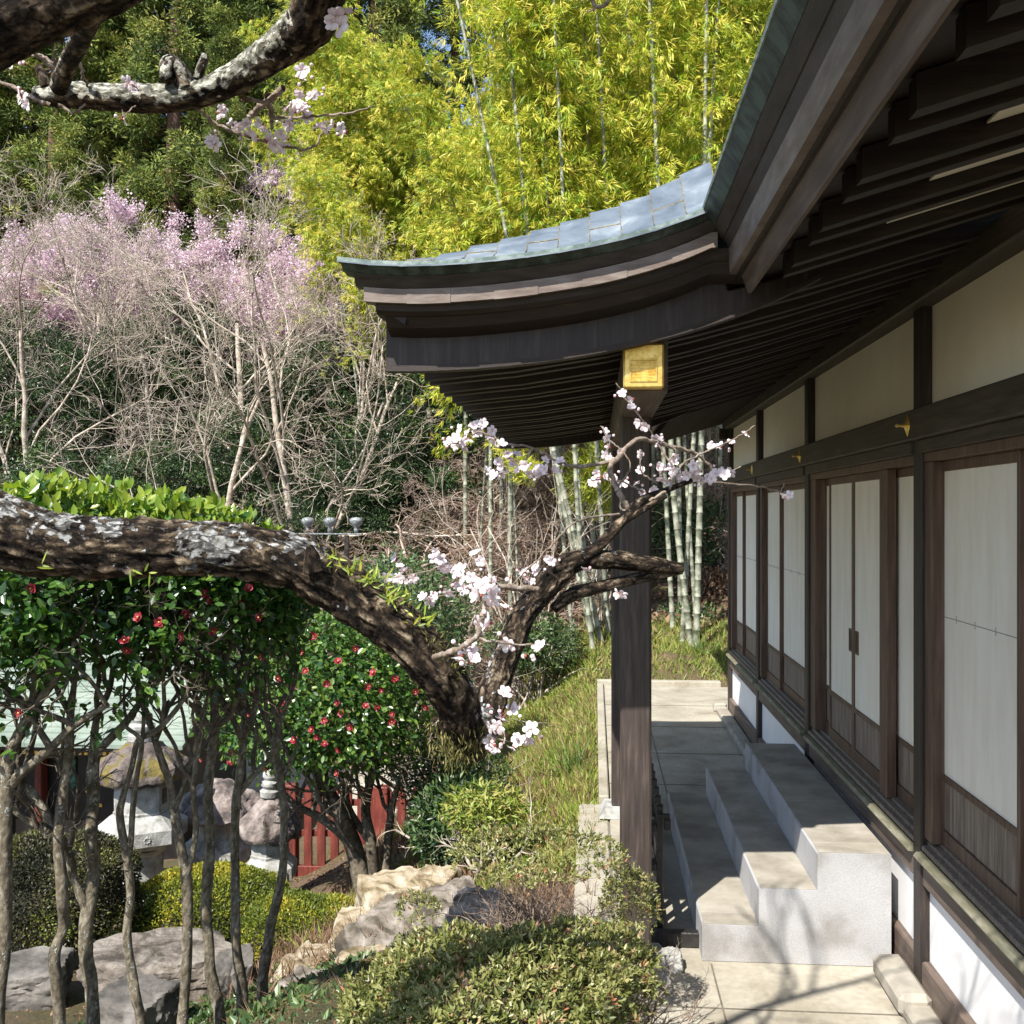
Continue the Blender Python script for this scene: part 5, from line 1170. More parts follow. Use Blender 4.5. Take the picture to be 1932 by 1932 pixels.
def azalea(px, py, d, r, n, label, seed, base=None, bare=.35, leaf=.020, topz=.0, stems=26):
    """py: centre of the leaf dome"""
    c = P(px, py, d); gz = float(T(c[0], c[1])) if base is None else base
    root = empty('azalea_bush', (float(c[0]), float(c[1]), gz), label, 'azalea bush', 'azaleas by the walkway')
    rd = random.Random(seed); out = []; tips = []
    cfg = [dict(kids=4, wob=.22, up=.15, ang=(20, 50), rr=.7, lr=.62, seg=6, flat=.7), dict(kids=4, wob=.25, up=.15, ang=(25, 60), rr=.65, lr=.6, flat=.7), dict(kids=(2, 4), wob=.25, ang=(25, 60), rr=.6, lr=.6, up=.2), dict(wob=.2, up=.2, seg=3)]
    for k in range(stems):
        a = rd.uniform(0, 6.3); q = rd.random()**.5; tgt = np.array([c[0]+math.cos(a)*q*r[0]*.95, c[1]+math.sin(a)*q*r[1]*.95, c[2]+r[2]*(.5-.6*q*q)])
        s_ = np.array([c[0]+rd.gauss(0, r[0]*.15), c[1]+rd.gauss(0, r[1]*.15), gz-.02]); v = tgt-s_; Ld = np.linalg.norm(v)
        grow(rd, out, s_, v/Ld, Ld*.62, .0095, 0, cfg, tips)
    link('branches', fast_tubes('branches', out, M['bark_az'], sides=(6, 5, 4, 3)), root)
    # leaf whorls on the dome
    nw = n//7; dd = nrmz(rng.normal(size=(nw, 3))); dd[:, 2] = np.abs(dd[:, 2])*1.0-.25*rng.random(nw)
    q = (1-.30*rng.random(nw)**1.3)*(1+.16*np.array([mn.noise(Vector(x*3+np.array([seed, 0, 0]))) for x in dd]))
    wp = c+nrmz(dd)*q[:, None]*np.array(r)
    keep = wp[:, 2] > float(T(c[0], c[1]))+.01
    wp = wp[keep]; dd = dd[keep]; nw = len(wp)
    pos = np.repeat(wp, 7, 0)+rng.normal(size=(nw*7, 3))*.004; od = np.repeat(nrmz(dd+np.array([0, 0, .7])), 7, 0)
    ax = nrmz(od*.75+rng.normal(size=(nw*7, 3))*.62)
    rn = np.clip(np.repeat(.5+.22*rng.normal(size=nw), 7)+.12*rng.normal(size=nw*7), 0, 1)
    link('foliage', leaves('foliage', pos, ax, nrmz(od+rng.normal(size=(nw*7, 3))*.3), rng.uniform(.6, 1.25, nw*7)*leaf, leaf*.36, M['lf_azalea'], rnd=rn, oval=True, cup=.1), root)
    return root
M['bark_az'] = pm('azalea_bark', [(.3, (.10, .07, .05)), (.6, (.20, .15, .115)), (.85, (.33, .27, .22))], 20, .85, .3, 90)
azalea(925, 1915, 3.45, (.50, .45, .24), 26000, 'largest azalea, a round green bush filling the bottom foreground', 1, stems=30, leaf=.026)
azalea(1095, 1850, 3.75, (.30, .30, .20), 9000, 'azalea bush hugging the walkway edge right of the largest one', 5, stems=16, leaf=.024)

azalea(1015, 1615, 4.6, (.40, .34, .10), 5200, 'open azalea with a thin green top over bare grey twigs', 2, stems=34, leaf=.020)
azalea(1188, 1722, 4.75, (.14, .15, .22), 3600, 'small upright azalea touching the near porch post', 3, stems=12, leaf=.018)
azalea(790, 1722, 5.0, (.12, .12, .10), 900, 'little azalea sprig between the grey boulders', 4, stems=6, leaf=.018)

def flower_mesh():
    b = MB(); rd = random.Random(3)
    for ring, (nn, op, sz) in enumerate(((5, .35, 1.0), (4, .8, .8))):
        for k in range(nn):
            a = 2*math.pi*(k+.5*ring)/nn+rd.uniform(-.1, .1); o_ = np.array([math.cos(a), math.sin(a), 0]); sd_ = np.array([-math.sin(a), math.cos(a), 0]); up = np.array([0, 0, 1.])
            ou = o_*math.cos(op)+up*math.sin(op); V = []
            for (t, w_, h) in [(.05, .1, 0), (.3, .30, -.03), (.6, .36, .0), (.9, .18, .06)]:
                for s_ in (-1, 0, 1): V.append((ou*t*.5+sd_*w_*.5*s_)*sz+up*(h*.5-.03*(s_ == 0)))
            b.add(V, [(r*3+q, r*3+q+1, r*3+q+4, r*3+q+3) for r in range(3) for q in (0, 1)], rnd=rd.random(), mi=0)
    b.lathe([(.05, 0), (.07, .16), (.05, .20), (.0, .2)], 8, mi=1)
    o = b.build('flower', [M['redfl'], M['yel']], None, smooth=True); me = o.data; bpy.data.objects.remove(o); return me
FLM = flower_mesh()
def add_flower(root, p, size, seed):
    rd = random.Random(seed); o = bpy.data.objects.new('flower', FLM); COL.objects.link(o); o.parent = root; o.matrix_parent_inverse = Matrix.Translation(-root.location)
    q = Vector((rd.gauss(-.1, .4), -1, rd.gauss(.0, .5))).to_track_quat('Z', 'Y')
    o.matrix_basis = Matrix.Translation(Vector(p)) @ q.to_matrix().to_4x4() @ Matrix.Rotation(rd.uniform(0, 6), 4, 'Z') @ Matrix.Scale(size, 4)

# thin stemmed camellias of the foreground: stems measured along their length
CT = [  # depth, [polylines (px, py, radius px)], label
 (3.9, [[(0, 1940, 13), (6, 1800, 13), (8, 1700, 13), (12, 1600, 14), (16, 1500, 14), (20, 1420, 12), (60, 1340, 10), (110, 1270, 8), (150, 1200, 6)], [(16, 1490, 10), (45, 1456, 10), (95, 1410, 9), (140, 1368, 8), (200, 1330, 6)]], 'camellia stem at the left edge of the picture'),
 (4.05, [[(110, 1950, 12), (108, 1860, 12), (104, 1800, 12), (112, 1750, 12), (119, 1700, 12), (118, 1650, 11), (113, 1580, 11), (119, 1500, 10), (130, 1420, 9), (134, 1350, 8), (140, 1290, 6), (150, 1220, 5)], [(112, 1580, 9), (80, 1530, 9), (40, 1478, 8), (5, 1440, 7), (-30, 1380, 6)], [(106, 1570, 7), (70, 1560, 6), (30, 1525, 6), (0, 1480, 5)]], 'camellia with a forked stem second from the left edge'),
 (4.25, [[(180, 1950, 14), (172, 1860, 14), (164, 1800, 14), (163, 1730, 14), (168, 1650, 13), (172, 1580, 12), (174, 1500, 13), (178, 1460, 13), (185, 1420, 9), (230, 1370, 8), (262, 1330, 7), (300, 1280, 6), (325, 1230, 5)], [(163, 1715, 9), (140, 1650, 8), (128, 1610, 8), (112, 1570, 8)], [(176, 1462, 9), (170, 1420, 8), (185, 1350, 7), (205, 1300, 6), (215, 1240, 5)]], 'thickest camellia stem, with a knobbly cut stump at its fork'),
 (4.2, [[(265, 1950, 10), (258, 1880, 10), (247, 1840, 10), (240, 1760, 9), (243, 1690, 9), (238, 1620, 9), (226, 1545, 8), (232, 1510, 7), (246, 1450, 6), (258, 1400, 6), (272, 1390, 6), (305, 1370, 6), (345, 1320, 5), (360, 1280, 4)], [(238, 1640, 7), (246, 1590, 6), (250, 1530, 6), (257, 1470, 5), (268, 1400, 5), (240, 1370, 4), (215, 1340, 4)]], 'slim camellia with two parallel upper stems by the tallest lantern'),
 (4.3, [[(342, 1950, 12), (345, 1880, 11), (350, 1800, 11), (351, 1720, 11), (350, 1660, 11), (342, 1610, 10), (336, 1570, 10), (327, 1530, 10), (318, 1485, 8), (308, 1440, 8), (294, 1395, 7), (270, 1340, 6), (255, 1290, 5)], [(350, 1655, 8), (362, 1610, 6), (368, 1560, 6), (367, 1480, 6), (372, 1400, 5), (380, 1330, 5)], [(330, 1525, 6), (348, 1480, 5), (362, 1430, 5), (375, 1380, 4)]], 'camellia with a narrow V fork in front of the yellow hedge'),
 (4.5, [[(420, 1960, 12), (412, 1900, 12), (398, 1840, 12), (392, 1780, 11), (388, 1720, 11), (392, 1650, 11), (394, 1580, 10), (394, 1500, 10), (396, 1440, 10), (402, 1385, 10), (405, 1330, 8), (398, 1280, 6)], [(402, 1388, 7), (380, 1345, 6), (350, 1320, 5), (320, 1280, 4)], [(404, 1375, 7), (432, 1350, 6), (450, 1310, 5), (470, 1260, 4)]], 'straight camellia stem in front of the middle lantern'),
 (4.65, [[(456, 1890, 12), (456, 1850, 11), (450, 1780, 10), (443, 1700, 10), (440, 1640, 9), (441, 1580, 9), (447, 1510, 9), (454, 1450, 8), (458, 1400, 8), (455, 1340, 6), (440, 1290, 5)], [(450, 1500, 6), (480, 1460, 6), (510, 1430, 5), (530, 1390, 4)], [(458, 1400, 5), (475, 1350, 5), (490, 1290, 4)]], 'camellia stem with mottled pale bark, rooted on the mossy bank'),
 (4.9, [[(496, 1852, 11), (502, 1800, 11), (508, 1750, 10), (520, 1705, 10), (532, 1650, 9), (538, 1590, 8), (536, 1520, 8), (528, 1460, 8), (520, 1415, 8), (524, 1370, 7), (545, 1320, 5), (560, 1270, 4)], [(520, 1412, 6), (505, 1370, 5), (500, 1310, 4), (490, 1260, 4)], [(530, 1470, 4), (548, 1440, 4), (562, 1400, 3)]], 'leaning camellia stem nearest the red fence and rocks')]
rc = random.Random(11)
CROWN = [(20, 1160, 3.85, .27, .26, .50), (95, 1130, 3.95, .24, .26, .48), (170, 1130, 4.1, .24, .28, .46), (245, 1120, 4.15, .22, .28, .43), (320, 1120, 4.2, .22, .28, .40), (395, 1110, 4.4, .22, .28, .37), (462, 1125, 4.55, .21, .26, .35), (535, 1145, 4.8, .20, .26, .31)]
for k, (d, lines, lab) in enumerate(CT):
    b0 = P(*lines[0][0][:2], d); gz = float(T(b0[0], b0[1]))
    root = empty('camellia_tree', (float(b0[0]), float(b0[1]), gz), lab, 'camellia', 'thin stemmed camellias of the foreground row')
    for li, ln in enumerate(lines):
        W = [(*P(c[0], c[1], d+.0*li), c[2]*d/FPX*.93) for c in ln]
        if li == 0 and W[0][2] > gz: W = [(W[0][0], W[0][1], gz-.05, W[0][3]*1.15)]+W
        W = np.array(W); W[1:, 1] += np.array([rc.gauss(0, .012) for _ in range(len(W)-1)])
        n = len(W)*7; S_ = spline(W, n)
        knob = np.array([mn.noise(Vector((i*.9, k*5+li, 0))) for i in range(n)])*.10
        if li == 0 or True:
            o = limb('stem', None, M['plum_c'] if 'plum_c' in M else M.setdefault('plum_c', bark_mat('camellia_bark', [(.30, (.075, .062, .042)), (.44, (.16, .135, .095)), (.54, (.25, .22, .165)), (.66, (.36, .33, .265))], .12, [(.4, (.22, .23, .19)), (.6, (.36, .37, .33))], crack=.0)), root,
                     res=.012, sides=16, amp=.05, world=[(*S_[i, :3], S_[i, 3]*(1+knob[i])) for i in range(0, n, 2)], seed=k*7+li, lich=.12)
    cx, cy, cd, rx, ry, rz = CROWN[k]; c = P(cx, cy, cd)
    # branching from the stem tops into the crown
    out = []; tips = []
    cfg = [dict(kids=4, wob=.2, up=.1, ang=(20, 55), rr=.7, lr=.7, seg=5), dict(kids=3, wob=.2, up=.15, ang=(20, 55), rr=.65, lr=.65), dict(kids=3, wob=.2, up=.1, ang=(20, 55), rr=.65, lr=.6), dict(wob=.2, up=.1, seg=3)]
    rd = random.Random(100+k)
    for ln in lines:
        for (sx, sy, sr) in ln[-3:]:
            s_ = P(sx, sy, d); tgt = c+np.array([rd.gauss(0, rx*.8), rd.gauss(0, ry*.7), rd.uniform(-.5, .5)*rz]); v = tgt-s_; v /= np.linalg.norm(v)
            grow(rd, out, s_, v, rd.uniform(.30, .5), max(.006, sr*d/FPX*.8), 0, cfg, tips)
    link('branches', fast_tubes('branches', out, M['bark_cam'] if 'bark_cam' in M else M.setdefault('bark_cam', pm('camellia_branch_bark', [(.3, (.045, .035, .022)), (.6, (.10, .08, .055)), (.85, (.17, .14, .10))], 30, .9, .4, 120)), sides=(7, 5, 4, 3)), root)
    n = 2000
    pos, dd = shell(n, c, (rx*1.05, ry, rz), .40)
    low = c[2]-rz*.60; cut = (pos[:, 2] > low+.18*rng.random(n)); pos = pos[cut]; dd = dd[cut]
    cn = np.array([mn.noise(Vector(p*4.5)) for p in pos]); keep = (cn > -.18-.25*((pos[:, 2]-low)/(2*rz)))
    pos = pos[keep]; dd = dd[keep]; n = len(pos)
    tp = np.array([t[0] for t in tips]); tt = tp[rng.integers(0, len(tp), 500)]+rng.normal(size=(500, 3))*.02; okt = np.abs((tt-c)/np.array([rx, ry, rz])).max(1) < 1.15; tt = tt[okt]
    pos = np.vstack([pos, tt]); dd = np.vstack([dd, nrmz(tt-c)]); n = len(pos)
    ax = nrmz(dd*.5+rng.normal(size=(n, 3))*.7+np.array([0, -.1, .05])); nn = nrmz(np.array([-.2, -.3, 1.])+rng.normal(size=(n, 3))*.45+dd*.3)
    top = np.clip((pos[:, 2]-(c[2]+rz*.35))/(rz*.4), 0, 1)
    sz = rng.uniform(.036, .058, n)
    link('foliage', leaves('foliage', pos, ax, nn, sz, sz*.52, M['lf_cam'], rnd=np.clip(rng.random(n)*.85+.1*top, 0, 1), oval=True, cup=.10, droop=.12), root)
    # young leaves standing up on the top
    n = 420; pp, d2 = shell(n, c, (rx*1.05, ry, rz), .12); m_ = pp[:, 2] > c[2]+rz*.50; pp = pp[m_]; d2 = d2[m_]; n = len(pp)
    pp = np.repeat(pp, 3, 0)+rng.normal(size=(n*3, 3))*.012; d2 = np.repeat(d2, 3, 0); n *= 3
    sz = rng.uniform(.035, .060, n)
    link('young_leaves', leaves('young_leaves', pp, nrmz(np.array([0, 0, .9])+rng.normal(size=(n, 3))*.5), nrmz(np.array([0, -1., .3])+rng.normal(size=(n, 3))*.5), sz, sz*.55, M['lf_camtop'], oval=True, cup=.15), root)
FRED = [(5, 370, 1168), (5, 350, 1160), (5, 400, 1190), (6, 470, 1110), (5, 388, 1120), (5, 395, 1130), (3, 240, 1225), (2, 134, 1165), (2, 235, 1210), (1, 38, 1345), (6, 455, 1130), (6, 490, 1165), (7, 500, 1185), (2, 120, 1120), (4, 300, 1175), (1, 60, 1110), (3, 262, 1165), (4, 345, 1200)]
cams = [o for o in bpy.data.objects if o.name.startswith('camellia_tree')]
cams.sort(key=lambda o: o.location.x)
for i, (k, x, y) in enumerate(FRED):
    d = CROWN[k][2]-.24; add_flower(cams[k], P(x, y, d), .050, i)
# the round red camellia in the middle distance
def big_camellia():
    d = 8.9; c = P(600, 1320, d); base = P(672, 1655, d-.2); gz = float(T(base[0], base[1]))
    root = empty('camellia_tree', (float(base[0]), float(base[1]), gz), 'large round camellia covered with red flowers above the red fence', 'camellia')
    L = [[(690, 1660, 17), (668, 1600, 17), (645, 1545, 15), (625, 1500, 11), (600, 1440, 8), (570, 1380, 5)], [(668, 1600, 11), (640, 1570, 9), (600, 1540, 8), (560, 1520, 6), (520, 1480, 5)], [(712, 1650, 11), (700, 1590, 11), (690, 1530, 9), (700, 1470, 8), (720, 1420, 5)], [(700, 1590, 8), (660, 1530, 7), (650, 1480, 6)], [(722, 1640, 9), (735, 1560, 8), (745, 1500, 6), (770, 1440, 5)], [(645, 1545, 7), (610, 1520, 6), (580, 1470, 5)]]
    out = []; tips = []; rd = random.Random(8)
    cfg = [dict(kids=4, wob=.2, up=.1, ang=(20, 55), rr=.7, lr=.7), dict(kids=3, wob=.2, up=.1, ang=(20, 55), rr=.65, lr=.65), dict(wob=.2, seg=3)]
    for ln in L:
        W = np.array([(*P(q[0], q[1], d+rd.uniform(-.1, .1)), q[2]*d/FPX) for q in ln]); W[0, 2] = min(W[0, 2], gz+.0) if ln[0][1] > 1635 else W[0, 2]
        S_ = spline(W, 20); out.append((S_[:, :3], S_[:, 3], 0))
        for q in S_[8::3]:
            v = c-q[:3]+np.array([rd.gauss(0, .6), rd.gauss(0, .5), rd.gauss(.2, .4)]); v /= np.linalg.norm(v); grow(rd, out, q[:3], v, .6, .02, 0, cfg, tips)
    link('branches', fast_tubes('branches', out, M['bark_cam'], sides=(10, 7, 5, 4)), root)
    n = 16000; R = np.array([1.04, .85, .82])
    pos, dd = shell(n, c, R, .28); nz = np.array([mn.noise(Vector(x*3.1)) for x in dd]); pos = pos+dd*(nz*.16)[:, None]
    keep = pos[:, 2] > c[2]-R[2]*.80+.3*rng.random(n); pos = pos[keep]; dd = dd[keep]; n = len(pos)
    ax = nrmz(dd*.6+rng.normal(size=(n, 3))*.7+np.array([0, 0, -.25])); sz = rng.uniform(.042, .072, n)
    link('foliage', leaves('foliage', pos, ax, nrmz(dd+np.array([0, 0, .6])+rng.normal(size=(n, 3))*.4), sz, sz*.55, M['lf_cam'], oval=True, cup=.1, droop=.15), root)
    FL = [(577, 1236), (700, 1265), (742, 1278), (692, 1296), (577, 1268), (535, 1330), (650, 1340), (655, 1368), (686, 1332), (709, 1336), (741, 1350), (742, 1365), (808, 1330), (645, 1413), (607, 1360), (634, 1328), (548, 1303), (590, 1371), (602, 1387), (617, 1403), (630, 1460), (432, 1440), (435, 1423), (502, 1445), (381, 1430), (536, 1344), (500, 1240), (455, 1260), (480, 1300), (670, 1220), (720, 1300), (620, 1290), (560, 1400), (520, 1285), (780, 1300), (465, 1350), (590, 1200), (640, 1250)]
    for i, (x, y) in enumerate(FL):
        u_ = ((x-600)/230)**2+((y-1320)/185)**2; dep = d-.86*math.sqrt(max(0, 1-u_*.9))-.06
        add_flower(root, P(x+((i*37)%13)-6, y+((i*53)%11)-5, dep+(.10 if i % 3 == 0 else .02)), .062+.02*((i*29) % 5)/4, 300+i)
big_camellia()

def bush(px, py, d, r, n, mat, label, seed, leaf=.05, ratio=.35, cat='shrub', group='evergreen shrubs', oval=False, name='shrub', p=.35):
    c = P(px, py, d); gz = float(T(c[0], c[1])); root = empty(name, (float(c[0]), float(c[1]), gz), label, cat, group)
    pos, dd = shell(n, c, r, p); nz = np.array([mn.noise(Vector(x*2.7)+Vector((seed, 0, 0))) for x in dd]); pos = pos+dd*(nz*.25*min(r))[:, None]
    pos = pos[pos[:, 2] > T(pos[:, 0], pos[:, 1])-.02]; n = len(pos); dd = nrmz(pos-c)
    ax = nrmz(dd*.5+rng.normal(size=(n, 3))*.7+np.array([0, 0, .1])); sz = rng.uniform(.7, 1.3, n)*leaf
    rn = np.clip(rng.random(n)*.8+.1+.3*nz[:1].mean(), 0, 1)
    link('foliage', leaves('foliage', pos, ax, nrmz(dd+np.array([0, 0, .5])+rng.normal(size=(n, 3))*.5), sz, sz*ratio, mat, rnd=rn, oval=oval), root)
    out = []; tips = []; rd = random.Random(seed); cfg = [dict(kids=4, wob=.2, up=.1, ang=(20, 50), rr=.6, lr=.6), dict(kids=3, wob=.2, ang=(20, 50), lr=.6), dict(wob=.2, seg=3)]
    for k in range(7):
        s_ = np.array([c[0]+rd.gauss(0, r[0]*.2), c[1]+rd.gauss(0, r[1]*.2), gz-.05]); v = c-s_+np.array([rd.gauss(0, r[0]*.6), rd.gauss(0, r[1]*.6), r[2]*.4]); Ln = np.linalg.norm(v); grow(rd, out, s_, v/Ln, Ln*.8, .02, 0, cfg, tips)
    link('branches', fast_tubes('branches', out, M['bark_br'], sides=(6, 5, 4, 3)), root)
    return root
bush(770, 1185, 13.0, (.95, .8, .95), 9000, M['lf_shrub'], 'light green leafy shrub rising behind the bend of the plum limb', 3, .085, .32)
bush(862, 1550, 8.6, (.45, .42, .36), 4400, M['lf_dark'], 'dark leafy shrub in shade right of the red fence', 4, .07, .34)
bush(915, 1530, 7.9, (.34, .28, .20), 1700, M['lf_sasa'], 'yellow green leafy shrub lit by sun above the boulders', 5, .06, .36)
bush(850, 1470, 9.6, (.6, .5, .35), 4200, M['lf_dark'], 'dark green shrub under the drooping end of the plum limb', 6, .06, .30)
bush(1010, 1215, 15.5, (.75, .6, .45), 3200, M['lf_dark'], 'dark low shrub in front of the leaning bamboo stems', 8, .10, .30)
bush(1120, 1235, 17.5, (.9, .6, .4), 3000, M['lf_dark'], 'dark broadleaf undergrowth between the bamboo stems and porch posts', 9, .10, .30)
bush(1305, 1190, 18.0, (.85, .6, .45), 4200, M['lf_dark'], 'dark green undergrowth seen between porch post and hall corner', 10, .10, .34)
bush(1285, 1000, 20.5, (1.0, .8, .9), 5200, M['lf_shrub'], 'mid green shrub behind the bamboo stems right of the porch post', 12, .12, .32)
bush(1340, 1120, 19.5, (.6, .6, .5), 2200, M['lf_dry'], 'reddish brown dry shrub beside the hall corner', 13, .11, .4)

# ground cover
def cover(name, n, sampler, mat, L, W, up, label, cat, oval=False, jit=.5):
    pts = np.array([sampler() for _ in range(n)]); z = T(pts[:, 0], pts[:, 1]); pos = np.column_stack([pts, z-.01])
    ax = nrmz(rng.normal(size=(n, 3))*np.array([jit, jit, .25])+np.array([0, 0, up])); sz = rng.uniform(.6, 1.3, n)*L
    o = link(name, leaves(name, pos, ax, nrmz(rng.normal(size=(n, 3))+np.array([0, -.3, .4])), sz, sz*W, mat, oval=oval, droop=.25)); tag(o, label, cat, kind='stuff'); return o
rs = random.Random(9)
def S_slope():
    while True:
        x = rs.uniform(-2.2, .03); y = rs.uniform(7.2, 15.5)
        if mn.noise(Vector((x*1.3, y*1.3, 3))) > -.32+.25*(-x-.6 if x < -.6 else 0)-(.35 if y > 13 else 0): return (x, y)
cover('bamboo_grass', 17000, S_slope, M['lf_sasa'], .15, .12, 1.0, 'low yellow green bamboo grass covering the slope left of the walkway', 'bamboo grass')
cover('broad_bamboo_grass', 9000, S_slope, M['lf_sasa'], .11, .30, .7, 'broad leaved yellow green bamboo grass in patches on the slope', 'bamboo grass', oval=True, jit=.9)
cover('dry_stalks', 16000, lambda: (rs.uniform(-2.4, .02), rs.uniform(6.5, 15)), M['lf_dry'], .16, .05, 1.1, 'dry brown stalks among the bamboo grass on the slope', 'dry grass')
cover('bank_grass', 11000, lambda: (rs.uniform(-2.5, 4.0), rs.uniform(14.7, 17.5)), M['lf_sasa'], .17, .10, .9, 'bright grass bank behind the far end of the walkway', 'grass')
cover('moss_carpet', 70000, lambda: (rs.uniform(-2.2, -.4), rs.uniform(3.2, 6.4)), M['lf_moss'], .020, .45, .6, 'moss and tiny plants on the bank under the camellias', 'moss', jit=.9)
cover('fallen_twigs', 5000, lambda: (rs.uniform(-2.2, -.5), rs.uniform(3.3, 6.5)), M['lf_dry'], .11, .035, .15, 'thin fallen twigs on the mossy bank under the plum tree', 'fallen twigs', jit=1.2)
cover('low_weeds', 2600, lambda: (rs.gauss(-1.25, .35), rs.gauss(4.6, .6)), M['lf_shrub'], .045, .35, .9, 'small green weeds dotted over the mossy bank', 'weeds', oval=True, jit=1.0)
cover('leaf_litter', 34000, lambda: (rs.uniform(-4.0, -.2), rs.uniform(3.2, 11)), M['lf_dry'], .036, .45, .12, 'fallen brown leaves scattered over the garden slope', 'fallen leaves', jit=1.0)
cover('hill_litter', 30000, lambda: (rs.uniform(-14, 6), rs.uniform(16, 30)), M['lf_dry'], .16, .5, .25, 'brown leaf litter covering the hillside under the trees', 'fallen leaves', jit=1.0)
cover('shade_fill_plants', 16000, lambda: (rs.uniform(-3.4, -1.35), rs.uniform(3.6, 7.2)), M['lf_dark'], .055, .5, .6, 'low dark green plants added to darken the ground between the camellia stems', 'ground cover', oval=True, jit=.9)  # dark leaves added over the lit soil so it reads as shaded ground
def tuft(px, py, d, n, L, label, seed):
    c = P(px, py, d); c[2] = float(T(c[0], c[1])); pos = c+rng.normal(size=(n, 3))*np.array([.09, .09, 0]); ax = nrmz(rng.normal(size=(n, 3))*.55+np.array([0, 0, .9]))
    o = link('grass_tuft', leaves('grass_tuft', pos, ax, np.cross(ax, rng.normal(size=(n, 3))), rng.uniform(.5, 1.2, n)*L, .008, M['lf_blade'], oval=True, droop=.45)); tag(o, label, 'grass tuft', 'arching grass tufts')
M['lf_blade'] = leafmat('grass_blade', [(0, (.06, .13, .02)), (1, (.20, .29, .05))], .45, .3)
tuft(1080, 1412, 10.2, 150, .40, 'arching green grass tuft on the slope beside the kerb', 1)
tuft(1330, 1262, 15.6, 120, .40, 'arching green grass tuft by the bamboo foot near the hall corner', 2)
tuft(655, 1690, 8.0, 70, .22, 'small green grass tuft at the top left of the boulders', 3)

# ================================================================ BAMBOO
def culm_pts(x0, y0, x1, y1, d, H=11, seed=0, r=.045):
    a = P(x0, y0, d); b_ = P(x1, y1, d)
    g = GD(x0, d); dirv = (b_-g); dirv /= dirv[2]
    zs = np.linspace(0, H, 24); rd = random.Random(seed); bend = rd.uniform(-.012, .012)
    return np.array([[g[0]+dirv[0]*z+bend*z*z*.6, g[1]+rd.uniform(-.0, .0)+.0*z, g[2]-.1+z] for z in zs])
def bamboo_obj(pts, r0, mat, root, leafy=True, seed=0, n_spray=420, from_=.40):
    rd = random.Random(seed); k = len(pts); rad = np.linspace(r0, r0*.45, k)
    s = np.concatenate([[0], np.cumsum(np.linalg.norm(np.diff(pts, axis=0), axis=1))]); L = s[-1]
    nodes_ = np.arange(.15, L, .26)+0
    # culm with a raised ring at every node
    ss = np.sort(np.concatenate([nodes_-.014, nodes_-.006, nodes_, nodes_+.006, nodes_+.014, [0, L]])); ss = ss[(ss >= 0) & (ss <= L)]
    pp = np.column_stack([np.interp(ss, s, pts[:, i]) for i in range(3)]); rr = np.interp(ss, s, rad)
    nd = np.min(np.abs(ss[:, None]-nodes_[None]), 1); rr = rr*(1+.14*(nd < .008))
    me = fast_tubes('culm', [(pp, rr, 0)], mat, sides=(12,)); me.materials.append(M['node'])
    segn = ((nd[:-1] < .016) & (nd[1:] < .016)).astype(np.int32); me.polygons.foreach_set('material_index', np.repeat(segn, 12)); o = link('culm', me, root)
    return s, L
def spray_cloud(pts, s, L, seed, n_spray, from_, reach=1.0, per=8, z1=1.02):
    r = np.random.default_rng(seed)
    # branches leave the culm in pairs; sprays hang on them
    nb = 46; q = L*(from_+(z1-from_)*(np.arange(nb)+r.random(nb))/nb); ba = r.random(nb)*2*np.pi; bl_ = reach*(.55+.6*r.random(nb))*(1.15-.55*(q/L-from_)/(1-from_))
    base = np.column_stack([np.interp(np.minimum(q, L), s, pts[:, i]) for i in range(3)])
    out = []; brs = []
    for i in range(nb):
        o = np.array([math.cos(ba[i]), math.sin(ba[i]), 0]); t = np.linspace(0, 1, 5)
        B = base[i]+o*bl_[i]*t[:, None]+np.array([0, 0, 1])*(bl_[i]*(.55*t-.75*t*t))[:, None]; brs.append((B, np.linspace(.010, .003, 5), 1))
        m = max(2, n_spray//nb); tt = .25+.8*r.random(m)
        pos = np.column_stack([np.interp(tt, t, B[:, j]) for j in range(3)])+r.normal(size=(m, 3))*np.array([.13, .13, .10])*reach
        out.append(np.column_stack([pos, np.tile(o, (m, 1))]))
    out = np.vstack(out); m = len(out); pos = np.repeat(out[:, :3], per, 0); od = np.repeat(out[:, 3:], per, 0)
    sd_ = np.repeat(nrmz(od[::per]*.6+r.normal(size=(m, 3))*.5+np.array([0, 0, -.25])), per, 0)
    ax = nrmz(sd_+r.normal(size=(m*per, 3))*.38+np.array([0, 0, -.22])); pos = pos+ax*.02+r.normal(size=pos.shape)*.02
    tone = np.clip(np.repeat(.5+.23*r.normal(size=m), per)+.13*r.normal(size=m*per), 0, 1)
    return pos, ax, tone, brs, r
BPROTO = []
def bamboo_proto(seed, H, r0, lean, label, frm=.42):
    rd = random.Random(seed); root = empty('bamboo', (0, 0, 0), label, 'bamboo', 'bamboo grove behind the porch roof')
    z = np.linspace(0, H, 22); pts = np.column_stack([lean*(z/H)**2*1.2+.05*np.sin(z*.5+seed), .15*np.sin(z*.35+seed)*(z/H), z])
    tb_ = 1.5*(z/H)**6; pts[:, 0] += np.sign(lean+.01)*tb_*.6; pts[:, 2] -= tb_*.25
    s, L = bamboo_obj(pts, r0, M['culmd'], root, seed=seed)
    pos, ax, tone, brs, r = spray_cloud(pts, s, L, seed, 2300, frm, 1.3, 9)
    n = len(pos); sz = r.uniform(.10, .18, n)
    link('foliage', leaves('foliage', pos, ax, nrmz(np.array([-.2, -.6, .8])+r.normal(size=(n, 3))*.5), sz, .023, M['lf_bamboo'], rnd=tone, oval=False, cup=.03, droop=.15), root)
    link('side_branches', fast_tubes('side_branches', brs, M['culmd'], sides=(4, 4)), root)
    return root
